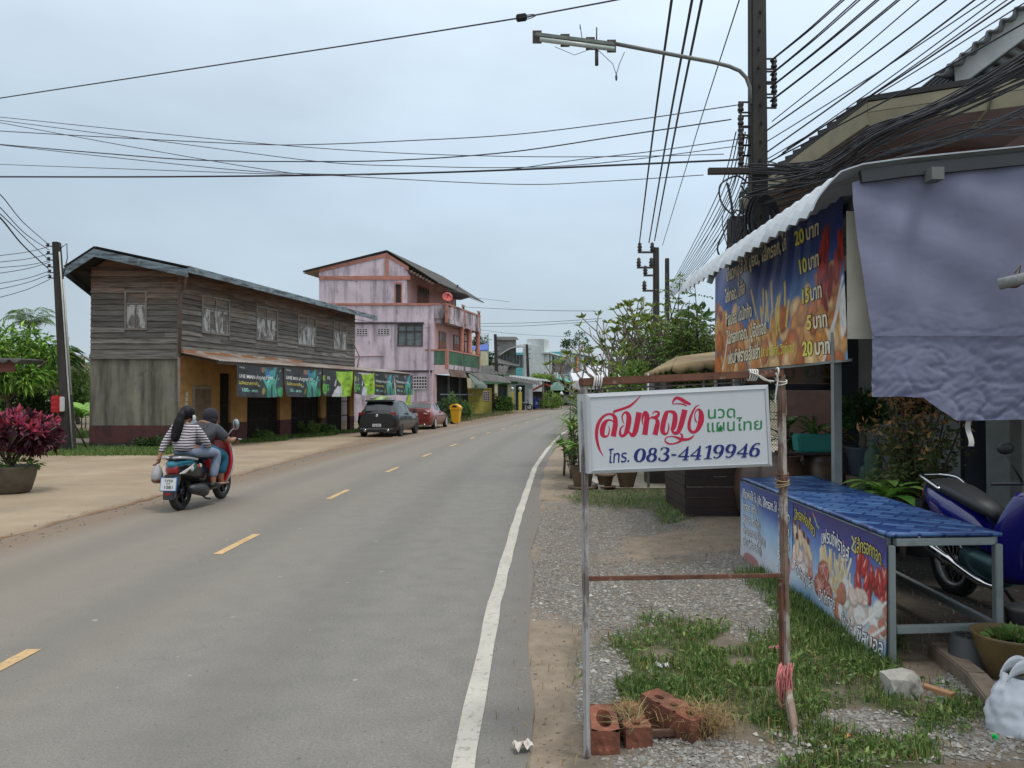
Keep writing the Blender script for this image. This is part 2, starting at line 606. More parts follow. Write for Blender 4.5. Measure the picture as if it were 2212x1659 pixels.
# back lane behind the left pole
m_lane=mat('lane_concrete',PG(190,178,158),.9,[(PG(150,140,120),.8,.5,.7,.6)],bump=(12,.3,.02))
mb=MB()
mb.sheet(lambda u,v:(-34+u*20.4,26.0+v*3.8+(1-u)*1.2,-.004),8,4)
tag(mb.build('lane',m_lane),kind='structure')

# ---- right verge: earth, gravel and grass, zones held in a colour attribute
def proj(X,Y,Z=0.0):
 dy,dz=Y,Z-1.6
 f=math.cos(PITCH)*dy+math.sin(PITCH)*dz
 u=-math.sin(PITCH)*dy+math.cos(PITCH)*dz
 return 1106+F*X/f,829.5-F*u/f
GRASS=[(1560,1470,300,95),(1440,1400,150,60),(1800,1420,150,110),(1980,1545,150,55),(1760,1640,190,60),(1400,1500,110,60),(1350,1078,120,26),(1452,1102,50,30),(1700,1540,120,50),(1900,1640,130,40),(1720,1330,70,35),(1330,1420,60,40),(1880,1420,60,60)]
BARE=[(1440,1415,40,14),(1560,1395,45,14),(1600,1440,40,12),(1300,1480,38,75),(1570,1640,150,35),(1850,1560,60,22),(1905,1585,60,20),(1490,1600,50,18),(2010,1520,50,15),(1660,1500,40,14),(1785,1500,40,12)]
GRAV=[(1390,1290,270,75),(1250,1150,110,70),(1560,1270,170,70),(1640,1340,70,60),(1300,1480,60,100),(1560,1650,260,45),(1960,1600,280,60),(2090,1500,90,50),(1200,1250,70,60),(1380,1130,120,25)]
DIRT=[(1450,1165,190,38),(1590,1140,90,30),(1560,1215,70,18),(1120,1500,120,400),(1180,1100,60,160),(2000,1480,120,50),(1350,1200,60,18)]
def blob(L,x,y,sx=1.0):
 s=0.0
 for (a,c,rx,ry) in L:
  d=((x-a)/(rx*sx))**2+((y-c)/(ry*sx))**2
  if d<2.2:s=max(s,min(1,1.45-d))
 return max(0.0,s)
def zones(X,Y):
 x,y=proj(X,Y)
 j=mnoise.noise(V((X*2.2,Y*2.2,3)))*34+mnoise.noise(V((X*7,Y*7,9)))*16
 k=mnoise.noise(V((X*2.2,Y*2.2,13)))*22+mnoise.noise(V((X*7,Y*7,19)))*10
 g=blob(GRASS,x+j,y+k)
 g=max(0,g-1.3*blob(BARE,x+j,y+k))
 return g,blob(GRAV,x+k,y+j*.6),blob(DIRT,x+j,y+k)
vx=np.arange(-.75,9.01,.06);vy=np.concatenate([np.arange(1.6,7,.06),np.arange(7,16.2,.12)])
vs,cs=[],[]
for Y in vy:
 e=asphalt_right(Y)
 for X in vx:
  X2=max(X,e-.10)
  g,gr,d=zones(X2,Y)
  h=.012*mnoise.noise(V((X2*1.3,Y*1.3,0)))+.008*mnoise.noise(V((X2*5,Y*5,2)))
  t=min(1,max(0,(X2-e)/.5))
  vs.append((X2,Y,(-.012 if X2<e else-.004)+(h+.018)*t))
  cs.append((g,gr,d))
n=len(vx)
fs=[]
for j in range(len(vy)-1):
 for i in range(n-1):
  if vs[j*n+i+1][0]-vs[j*n+i][0]>1e-5 or vs[(j+1)*n+i+1][0]-vs[(j+1)*n+i][0]>1e-5:
   fs.append((j*n+i,j*n+i+1,(j+1)*n+i+1,(j+1)*n+i))
m_verge=bpy.data.materials.new('verge_ground');m_verge.use_nodes=True
b=NB(m_verge)
at_=b.attr('col')
sp=b.n('ShaderNodeSeparateColor');b.l(at_.outputs['Color'],sp.inputs[0])
soil=b.mix(b.rng(b.noise(6,6,.7),.3,.7),P(92,84,72),P(132,118,100))
dirt=b.mix(b.rng(b.noise(5,6,.7),.3,.7),P(124,110,93),P(158,142,121))
vor=b.n('ShaderNodeTexVoronoi');vor.inputs['Scale'].default_value=55
b.l(b.obj(),vor.inputs['Vector'])
sc_=b.n('ShaderNodeSeparateColor');b.l(vor.outputs['Color'],sc_.inputs[0])
grav=b.mix(sc_.outputs[0],P(116,112,106),P(182,177,168))
grav=b.mix(b.rng(vor.outputs['Distance'],.3,.7,0,.8),grav,P(96,88,78))
grav=b.mix(b.rng(b.math('ADD',sc_.outputs[1],b.math('MULTIPLY',b.noise(3.2,5),.9)),.85,1.0,0,.9),grav,P(126,114,98))
gsoil=b.mix(b.rng(b.noise(11,5),.3,.7),P(68,78,46),P(96,92,66))
nn=b.noise(9,5,.6)
def ov(ch,k=.55):
 return b.rng(b.math('ADD',ch,b.math('MULTIPLY',b.math('SUBTRACT',nn,.5),k+.5)),.15,.72)
soil_shade=b.rng(b.math('ADD',b.xyz()[0],b.math('MULTIPLY',b.noise(1.4,5),.9)),3.05,3.7)      # dark soil under the roofs, deepened with painted stall shade
soil=b.mix(soil_shade,soil,b.mix(b.noise(16,5,.7),P(30,27,24),P(70,64,58)))
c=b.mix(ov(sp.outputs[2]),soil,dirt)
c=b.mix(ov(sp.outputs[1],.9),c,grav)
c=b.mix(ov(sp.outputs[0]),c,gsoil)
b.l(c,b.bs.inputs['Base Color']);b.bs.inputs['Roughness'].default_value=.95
hgt=b.math('ADD',b.math('MULTIPLY',b.math('SUBTRACT',1.0,vor.outputs['Distance']),sp.outputs[1]),b.math('MULTIPLY',nn,.8))
b.bump(hgt,.8,.02)
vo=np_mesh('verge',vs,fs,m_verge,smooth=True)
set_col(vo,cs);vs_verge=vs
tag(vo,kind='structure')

# pavement of pale concrete further on, with a white kerb, and the frontage floor beyond
m_conc=mat('pale_concrete',PG(196,186,166),.9,[(PG(160,148,128),1.2,.5,.7,.6),(PG(120,112,98),5,.6,.75,.4)],bump=(14,.3,.01))
mb=MB()
def padf(u,v):
 Y=13.3+v*40
 x0=asphalt_right(Y)+.95 if Y<20 else asphalt_right(Y)+.9
 return (x0+u*7.5,Y,gz(Y)+.03)
mb.sheet(padf,8,30)
tag(mb.build('concrete_forecourt',m_conc),kind='structure')
m_dshould=mat('shoulder_earth',PG(166,148,124),.95,[(PG(190,176,152),.9,.45,.65,.6),(PG(120,108,92),5,.55,.7,.5)],bump=(12,.5,.02))
strip('dirt_shoulder',lambda Y:asphalt_right(Y)-.06,lambda Y:asphalt_right(Y)+1.02,[12+1.2*i for i in range(45)],3,.003,m_dshould)
mb=MB()
pts=[(asphalt_right(Y)+.97,Y,.03) for Y in np.arange(13.2,26,.8)]
for p,q in zip(pts,pts[1:]):mb.bar(p,q,.1,.12)
tag(mb.build('kerb',mat('kerb_white',PG(215,208,196),.85,[(PG(150,140,125),6,.5,.7,.7)])),kind='structure')
# ------------------------------------------------------------------ wall planes and shared building pieces
def plane(o,d,flip=False):
 """fn(u, v, w): along d, up, outwards"""
 o=V(o);d=V((d[0],d[1],0)).normalized()
 n=V((d.y,-d.x,0))*(-1 if flip else 1)
 return lambda u,v,w=0.0:o+d*u+V((0,0,v))+n*w
def slab(mb,fn,u0,u1,v0,v1,w0,w1,mi=0):
 mb.prism([(u0,v0),(u1,v0),(u1,v1),(u0,v1)],fn,w0,w1,mi)
def wall_holes(mb,fn,u0,u1,v0,v1,holes,w0=-.15,w1=0.0,mi=0):
 """a wall slab with rectangular openings (u0, u1, v0, v1)"""
 us=sorted({u0,u1,*[h[0] for h in holes],*[h[1] for h in holes]})
 for a,b_ in zip(us,us[1:]):
  cuts=sorted([(h[2],h[3]) for h in holes if h[0]<b_-1e-6 and h[1]>a+1e-6])
  z=v0
  for c0,c1 in cuts:
   if c0>z+1e-6:slab(mb,fn,a,b_,z,c0,w0,w1,mi)
   z=max(z,c1)
  if z<v1-1e-6:slab(mb,fn,a,b_,z,v1,w0,w1,mi)
def clap(mb,fn,u0,u1,v0,v1,pitch,holes,rnd,proud=.042,maxlen=3.2,jit=.008,top=None):
 v=v0
 while v<v1-.02:
  segs=[(u0,u1)]
  for h in holes:
   if h[2]<v+pitch*.9 and h[3]>v+.02:
    ns=[]
    for a,b_ in segs:
     if h[0]>a:ns.append((a,min(b_,h[0])))
     if h[1]<b_:ns.append((max(a,h[1]),b_))
    segs=[q for q in ns if q[1]-q[0]>.02]
  for a,b_ in segs:
   x=a
   while x<b_-.01:
    L=min(b_,x+rnd.uniform(maxlen*.6,maxlen))
    if b_-L<.4:L=b_
    if top:
     vt0,vt1=min(v+pitch*1.06,top(x)),min(v+pitch*1.06,top(L))
     if vt0<v+.01 and vt1<v+.01:x=L;continue
    else:vt0=vt1=min(v+pitch*1.06,v1)
    j0,j1=rnd.uniform(-jit,jit),rnd.uniform(-jit,jit)
    k=proud+rnd.uniform(-.004,.008)
    p=[fn(x,v+j0,0),fn(L,v+j1,0),fn(L,v+j1,k),fn(x,v+j0,k),fn(x,vt0,0),fn(L,vt1,0),fn(L,vt1,.006),fn(x,vt0,.006)]
    mb.add(p,[(0,1,2,3),(3,2,6,7),(0,3,7,4),(1,5,6,2),(4,7,6,5)])
    x=L
  v+=pitch
def corr(mb,A,B,C,D,pitch=.18,amp=.025,nv=2,mi=0,curve=0.0):
 """corrugated sheet: ridges run from AB to DC, waves counted along AB"""
 A,B,C,D=V(A),V(B),V(C),V(D)
 n=max(4,int((B-A).length/pitch))*6
 nrm=(B-A).cross(D-A).normalized()
 if nrm.z<0:nrm=-nrm
 def fn(u,v):
  p=A.lerp(B,u).lerp(D.lerp(C,u),v)
  return p+nrm*(amp*math.cos(u*n/6*2*math.pi)+curve*math.sin(math.pi*v))
 mb.sheet(fn,n,nv,mi)

m_glassd=mat('dusty_dark_glass',(.045,.055,.06),.25,[((.14,.15,.15),3,.4,.7,.7)],spec=.6)
m_glassp=mat('dusty_pale_glass',P(140,150,150),.35,[(P(100,110,110),1.5,.4,.7,.8)],spec=.6)
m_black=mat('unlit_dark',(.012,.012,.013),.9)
m_tilew=mat('weathered_roof_sheet',P(92,90,86),.9,[(P(60,58,54),1.5,.45,.7,.8),(P(135,132,124),4,.6,.75,.5)])

# weathered boards: silvery and black below, red-brown where the eaves keep the rain off
def wood_weather(name,z_lo,z_hi,warm,grey,dark):
 m=bpy.data.materials.new(name);m.use_nodes=True
 b=NB(m)
 g=b.n('ShaderNodeNewGeometry').outputs['Random Per Island']
 z=b.xyz()[2]
 nz=b.noise((.9,.9,1.6),4)
 f=b.rng(b.math('ADD',z,b.math('MULTIPLY',b.math('SUBTRACT',nz,.5),2.2)),z_lo,z_hi)
 c=b.mix(f,grey,warm)
 st=b.noise((1.3,1.3,26),5,.65)
 c=b.mix(b.rng(st,.42,.68,0,.85),c,dark)
 pale=b.noise((1.1,1.1,16),5,.7)
 c=b.mix(b.rng(pale,.60,.74,0,.55),c,P(150,142,128))
 hs=b.n('ShaderNodeHueSaturation')
 b.l(b.rng(g,0,1,.62,1.35),hs.inputs['Value']);b.l(c,hs.inputs['Color'])
 b.l(hs.outputs[0],b.bs.inputs['Base Color'])
 b.bs.inputs['Roughness'].default_value=.85
 b.bs.inputs['Specular IOR Level'].default_value=.25
 b.bump(st,.5,.01)
 return m
m_board=wood_weather('weathered_boards',4.3,6.0,P(156,112,84),P(140,134,126),P(66,60,56))
m_shut=mat('peeling_shutter',P(136,128,122),.85,[(P(214,210,206),(7,7,2.2),.45,.54,.9),(P(52,44,42),(9,9,2.5),.56,.66,.9)])
m_frame=mat('grey_frame_wood',P(150,142,132),.8,[(P(90,82,74),6,.5,.7,.7)])
m_fascia=mat('faded_blue_fascia',P(128,144,152),.8,[(P(60,62,64),(1.4,1.4,9),.45,.62,.9),(P(170,180,182),3,.55,.7,.6)])

# ------------------------------------------------------------------ old wooden shophouse
SF=V((.2389,.971,0))                 # line of the shop fronts on the left of the street
wc=V((-10.37,24.0,0))
fF=plane(wc,SF)                       # facade, u along the street
fS=plane((-13.18,24.0,0),(1,0))    # gable wall towards the camera
def fu(x,d=0.0):
 """photo column -> distance along the facade plane pushed out by d"""
 Y=(16.274-1.03*d)/(.246+(1106-x)/F)
 return (Y-24+d*.2389)/.971
rnd=random.Random(11)
house=thing('wooden_shophouse','old two storey shophouse with weathered board upper floor over a grey plastered base','house',(-10.37,24.0,0))
FW=[(fu(a),fu(c)) for a,c in ((433,493),(551,597),(641,680),(718,747))]
holesF=[(a,c,3.70,4.95) for a,c in FW]
sideh=[(1.08,1.78,3.70,4.93)]
mb=MB()
slab(mb,fF,0.0,12.46,2.85,5.58,-.12,0)
mb.prism([(.1,2.88),(2.68,2.88),(2.68,5.48),(.5,5.92),(.1,5.65)],fS,-.14,-.01)
gtop=lambda u:min(6.02,5.42+(u+.35)*.75) if u<.5 else 6.02-(u-.5)*.215
mb.build('inner_wall',m_board,house)
mb=MB()
clap(mb,fF,.02,12.44,2.9,5.54,.165,holesF,rnd)
mb.build('front_boards',m_board,house)
mb=MB()
clap(mb,fS,.02,2.79,2.93,5.95,.175,sideh,rnd,top=gtop)
mb.bar(fS(2.8,2.9,.02),fS(2.8,5.4,.02),.1,.1)
mb.bar(fS(.0,2.86,.02),fS(2.8,2.86,.02),.09,.14)
mb.build('gable_boards',m_board,house)
# rear part of the house behind, so that it is a closed volume
mb=MB()
B=[(-13.18,24.1),(-11.3,24.16),tuple((wc+SF*12.3+V((-.95,.0,0)))[:2]),(-12.5,37.5),(-16.3,33)]
mb.prism(B,lambda u,v,w_:V((u,v,w_)),-.1,4.9)
mb.build('rear_wall',m_board,house)

def shutter_window(parent,fn,u0,u1,z0,z1,leaves=4,panes=2,broken=False,rnd=rnd):
 f=MB()
 t=.055
 for a,c_,d,e in ((u0,u1,z1-t,z1),(u0,u1,z0,z0+t),(u0,u0+t,z0+t,z1-t),(u1-t,u1,z0+t,z1-t)):
  slab(f,fn,a,c_,d,e,-.06,.05)
 zt=z1-(z1-z0)*.33
 slab(f,fn,u0+t,u1-t,zt-.025,zt+.025,-.05,.045)
 if panes==2:slab(f,fn,(u0+u1)/2-.02,(u0+u1)/2+.02,zt+.025,z1-t,-.05,.04)
 fr=f.build('window',m_frame,parent)
 g=MB()
 if broken:
  um=(u0+u1)/2
  slab(g,fn,u0+t,um,zt,z1-t,-.03,-.02)
  g.prism([(um,zt),(u1-t-.25,zt),(u1-t-.3,zt+.12),(um+.3,zt+.1),(um+.22,z1-t-.1),(um,z1-t-.05)],fn,-.03,-.02)
 else:
  slab(g,fn,u0+t,u1-t,zt,z1-t,-.03,-.02)
 g.build('pane',m_glassp,fr)
 k=MB();slab(k,fn,u0+t,u1-t,z0+t,z1-t,-.10,-.07);k.build('backing',m_black,fr)
 wd=(u1-u0-2*t)/leaves
 for i in range(leaves):
  s_=MB()
  a=u0+t+i*wd+.008;c_=a+wd-.016
  k=rnd.uniform(-.012,.012)
  slab(s_,fn,a,c_,z0+t+.01,zt-.035,-.03+k,.01+k)
  for (p,q,r_,t_) in ((a,a+.035,z0+t+.01,zt-.035),(c_-.035,c_,z0+t+.01,zt-.035),(a+.035,c_-.035,z0+t+.01,z0+t+.07),(a+.035,c_-.035,zt-.09,zt-.035)):
   slab(s_,fn,p,q,r_,t_,.011+k,.026+k)
  s_.build('shutter',m_shut,fr)
shutter_window(house,fS,1.08,1.78,3.70,4.93,leaves=2,panes=1)
for i,(a,c_) in enumerate(FW):
 shutter_window(house,fF,a,c_,3.70,4.95,broken=(i==0))

# plastered ground floor
m_plast=mat('stained_plaster',P(140,134,118),.9,[(P(88,84,74),(3.2,3.2,.35),.42,.62,.9),(P(170,162,142),(2,2,.5),.52,.7,.7),(P(70,66,58),(1.2,1.2,1.8),.60,.75,.8)],bump=(5,.3,.02))
m_redp=mat('faded_maroon_paint',P(98,56,54),.85,[(P(60,46,44),2.4,.45,.7,.8),(P(120,92,84),5,.6,.75,.5)])
m_mould=mat('mouldy_footing',P(84,78,70),.95,[(P(38,36,33),2.2,.4,.6,.9)])
m_och=mat('ochre_wall',P(178,138,84),.9,[(P(150,108,62),1.6,.45,.7,.7),(P(205,165,100),3,.55,.7,.5)])
mb=MB()
slab(mb,fS,0,2.75,.72,2.86,-.15,0)
mb.build('plaster_wall',m_plast,house)
mb=MB()
slab(mb,fS,0,2.75,.18,.72,-.15,.006)
mb.build('maroon_band',m_redp,house)
mb=MB()
slab(mb,fS,0,2.75,-.2,.18,-.15,.010)
mb.build('footing',m_mould,house)
op=[(fu(476),fu(500),0,2.42),(fu(535),fu(606),0,2.2),(fu(630),fu(694),0,2.2),(fu(706),fu(757),0,2.2)]
mb=MB();wall_holes(mb,fF,0,12.46,.72,2.85,op,-.16,-.02);mb.build('ochre_front',m_och,house)
xs_=[0.0]+[q for o in op for q in (o[0],o[1])]+[12.46]
for a,c_ in zip(xs_[::2],xs_[1::2]):
 mb=MB();slab(mb,fF,a,c_,-.2,.72,-.16,-.012);mb.build('maroon_pier',m_redp,house)
m_gate=mat('dark_folding_gate',P(44,38,34),.6,[(P(84,62,46),5,.55,.7,.6)])
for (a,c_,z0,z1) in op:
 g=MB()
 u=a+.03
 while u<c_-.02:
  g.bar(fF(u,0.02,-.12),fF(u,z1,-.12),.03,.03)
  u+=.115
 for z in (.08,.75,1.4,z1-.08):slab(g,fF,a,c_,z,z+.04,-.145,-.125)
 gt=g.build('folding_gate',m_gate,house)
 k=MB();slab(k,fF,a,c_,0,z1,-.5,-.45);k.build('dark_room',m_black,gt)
d=MB()
u0,u1=fu(417),fu(455)
slab(d,fF,u0,u1,.0,1.95,-.02,.03)
dr=d.build('door',m_frame,house)
for k_,(a,c_) in enumerate(((u0+.06,(u0+u1)/2-.01),((u0+u1)/2+.01,u1-.06))):
 k=MB();slab(k,fF,a,c_,.03,1.86,.031,.05)
 slab(k,fF,a+.08,c_-.08,.2,.85,.051,.06);slab(k,fF,a+.08,c_-.08,1.0,1.75,.051,.06)
 k.build('leaf',mat('brown_door',P(120,102,80),.8,[(P(88,72,56),4,.45,.7,.7)]),dr)
mb=MB()
for i in range(4):
 slab(mb,fF,.25+.02*i,.42,1.15+i*.16,1.15+i*.16+.13,-.019,-.014)
mb.build('paper_notice',mat('old_paper',P(200,196,186),.9),house)

# roof: long right-hand slope, short left-hand one
rg0,rg1=V((-12.72,23.35,6.12)),V((-12.72,23.35,6.12))+SF*13.6
re0=V((-9.78,23.15,5.47));re1=re0+SF*13.9+V((0,0,-.1))
le0=V((-13.62,23.3,5.50));le1=le0+V((-3.9,10.4,-.05))
mb=MB()
corr(mb,re0+V((0,0,.06)),re1+V((0,0,.06)),rg1+V((0,0,.06)),rg0+V((0,0,.06)),.2,.03,2)
corr(mb,le0+V((0,0,.06)),le1+V((0,0,.06)),rg1+V((0,0,.06)),rg0+V((0,0,.06)),.2,.03,2)
rf=mb.build('roof',m_tilew,house)
mb=MB()
mb.poly([re0,re1,rg1,rg0]);mb.poly([le0,rg0,rg1,le1])
mb.build('soffit',mat('dark_soffit',P(62,54,48),.9,[(P(40,34,30),2,.4,.7,.8)]),rf)
mb=MB()
mb.bar(re0,re1,.045,.2);mb.bar(rg0+V((0,-.05,-.06)),re0+V((0,-.02,-.05)),.045,.22,up=(0,1,0)) if False else None
for A_,B_ in ((rg0,re0),(rg0,le0)):
 a_,b_=A_+V((0,-.03,0)),B_+V((0,-.03,0))
 mb.add([a_,b_,b_+V((0,0,-.24)),a_+V((0,0,-.24)),a_+V((0,.04,0)),b_+V((0,.04,0)),b_+V((0,.04,-.24)),a_+V((0,.04,-.24))],[(0,1,2,3),(7,6,5,4),(3,2,6,7),(0,4,5,1),(1,5,6,2)])
mb.bar(le0+V((0,0,-.08)),le1+V((0,0,-.08)),.04,.2)
mb.build('fascia',m_fascia,rf)
mb=MB()
mb.tube([re0+V((-.1,.1,-.12)),fS(2.98,5.05,.08),fS(2.86,4.75,.09),fS(2.84,2.95,.09)],.045,8)
mb.tube([fS(2.80,2.85,.06),fS(2.82,1.0,.06),fS(2.83,0,.06)],.05,8)
mb.build('drainpipe',mat('rusty_pipe',P(120,108,96),.8,[(P(120,78,52),5,.45,.6,.8)]),house)

# tin awning over the shop fronts
m_rtin=mat('rusting_tin',P(162,154,146),.8,[(P(126,92,76),(.9,.9,3),.46,.62,.8),(P(96,62,48),6,.55,.7,.7)],metal=.1)
aw=fF
mb=MB()
corr(mb,aw(-.1,2.72,1.45),aw(15.9,2.80,1.45),aw(15.9,3.02,0.0),aw(-.1,3.0,0.0),.14,.014,2)
awn=mb.build('tin_awning',m_rtin,house)
mb=MB()
mb.bar(aw(-.1,2.66,1.4),aw(15.9,2.74,1.4),.05,.08)
for s_ in range(0,9):mb.bar(aw(.05+s_*1.95,2.93,.02),aw(.05+s_*1.95,2.68,1.4),.04,.06)
mb.build('awning_rafter',mat('dark_timber',P(70,60,52),.9),awn)
mb=MB()
slab(mb,fF,-.02,12.4,2.86,2.90,.03,.06);slab(mb,fF,.1,7.5,3.0,3.1,.03,.045)
mb.build('rusty_flashing',mat('rusty_flashing',P(170,120,80),.85,[(P(196,190,180),(1.2,1.2,6),.5,.6,.9)]),house)
mb=MB();mb.tube([fF(11.9,4.3,.1),fF(12.35,3.5,.3),fF(12.3,2.95,.2)],.03,6);mb.build('bamboo_stick',mat('old_bamboo',P(170,155,120),.8),house)

# promotional banners hanging from the awning edge
def put_rect(cv,W,H,x0,x1,y0,y1,c):cv[int(y0*H):int(y1*H),int(x0*W):int(x1*W)]=c
class Canvas:
 """a printed design as a grid of colours, x right and y up, both 0..1"""
 def __init__(s,W,H,c):
  s.W,s.H=W,H
  s.a=np.empty((H,W,3),dtype=np.float32);s.a[:]=c
  yy,xx=np.mgrid[0:H,0:W]
  s.x=(xx+.5)/W;s.y=(yy+.5)/H
  s.asp=W/H
 def put(s,mask,c,k=1.0):
  mask=np.clip(mask,0,1)[...,None]*k
  s.a[:]=s.a*(1-mask)+np.asarray(c,dtype=np.float32)*mask
 def ell(s,x,y,rx,ry,c,rot=0.0,soft=.15,k=1.0):
  dx,dy=(s.x-x)*s.asp,s.y-y
  u=dx*math.cos(rot)+dy*math.sin(rot);v=-dx*math.sin(rot)+dy*math.cos(rot)
  d=np.sqrt((u/rx)**2+(v/ry)**2)
  s.put((1-d)/soft+.5,c,k)
 def line(s,pts,wd,c,k=1.0):
  for (x0,y0,*r0),(x1,y1,*r1) in zip(pts,pts[1:]):
   ax,ay,bx,by=x0*s.asp,y0,x1*s.asp,y1
   px,py=s.x*s.asp-ax,s.y-ay
   L2=(bx-ax)**2+(by-ay)**2+1e-9
   t=np.clip((px*(bx-ax)+py*(by-ay))/L2,0,1)
   d=np.sqrt((px-t*(bx-ax))**2+(py-t*(by-ay))**2)
   s.put((wd-d)/.008+.5,c,k)
 def grad(s,f,stops):
  f=np.clip(f,0,1)
  for ch in range(3):
   s.a[...,ch]=np.interp(f,[q[0] for q in stops],[q[1][ch] for q in stops])
 def poly(s,pts,c,k=1.0):
  ins=np.zeros((s.H,s.W),bool)
  n=len(pts)
  for i in range(n):
   x0,y0=pts[i];x1,y1=pts[(i+1)%n]
   if y0==y1:continue
   cond=(y0>s.y) !=(y1>s.y)
   ins ^=cond & (s.x<(x1-x0)*(s.y-y0)/(y1-y0)+x0)
  s.put(ins.astype(np.float32),c,k)
 def noise(s,amt,seed=0,cell=6):
  rs=np.random.RandomState(seed)
  g=rs.rand(s.H//cell+2,s.W//cell+2)
  yi=np.arange(s.H)/cell;xi=np.arange(s.W)/cell
  y0=yi.astype(int);x0=xi.astype(int);fy=(yi-y0)[:,None];fx=(xi-x0)[None]
  v=(g[y0][:,x0]*(1-fy)+g[y0+1][:,x0]*fy)*(1-fx)+(g[y0][:,x0+1]*(1-fy)+g[y0+1][:,x0+1]*fy)*fx
  s.a*=(1+(v-.5)*amt)[...,None]
  return v
def printed_sheet(name,cv,fn,m,parent=None):
 """builds the canvas as a cloth mesh: fn(u, v) with u right, v up in 0..1"""
 W,H=cv.W,cv.H
 vs=[fn(i/(W-1),j/(H-1)) for j in range(H) for i in range(W)]
 fs=[(j*W+i,j*W+i+1,(j+1)*W+i+1,(j+1)*W+i) for j in range(H-1) for i in range(W-1)]
 o=np_mesh(name,[tuple(p) for p in vs],fs,m,parent,smooth=True)
 set_col(o,np.clip(cv.a.reshape(-1,3),0,1))
 return o
m_vinyl=vcol_mat('printed_vinyl',rough=.45,spec=.4,dirt=.25)
m_lw=mat('white_print',P(225,225,222),.6,var=.05)
m_ly=mat('yellow_print',P(214,200,80),.6,var=.05)
m_lt=mat('mint_print',P(150,220,205),.6,var=.05)
m_lk=mat('dark_print',P(26,30,52),.6,var=.05)

def banner_fn(u0,u1,z0,z1,d,sag,seed):
 r_=random.Random(seed)
 ph=[r_.uniform(0,6) for _ in range(4)]
 def fn(u,v,w=0.0):
  wav=.035*math.sin(7*u+ph[0]+1.5*v)*(1-.5*v)+.02*math.sin(17*u+ph[1]-5*v)+.05*(1-v)*math.sin(3*u+ph[2])
  dip=.05*math.sin(math.pi*u)*sag
  return fF(u0+(u1-u0)*u,z0+(z1-z0)*v-dip*(1 if v>.5 else .7),d+wav+w)
 return fn
bedge=[fu(q,1.42) for q in (507,610,694,761,807,850,890)]
bkind=[0,0,1,1,0,0]
blabel=['black promotional banner nearest the camera on the tin awning, cheering green figures','black promotional banner second along the tin awning, cheering green figures',
          'lime and black banner with mirrored lettering, third along the tin awning','lime and black banner drooping loose, fourth along the tin awning',
          'black promotional banner behind the grey hatchback roof, fifth along the awning','black promotional banner at the far end of the tin awning']
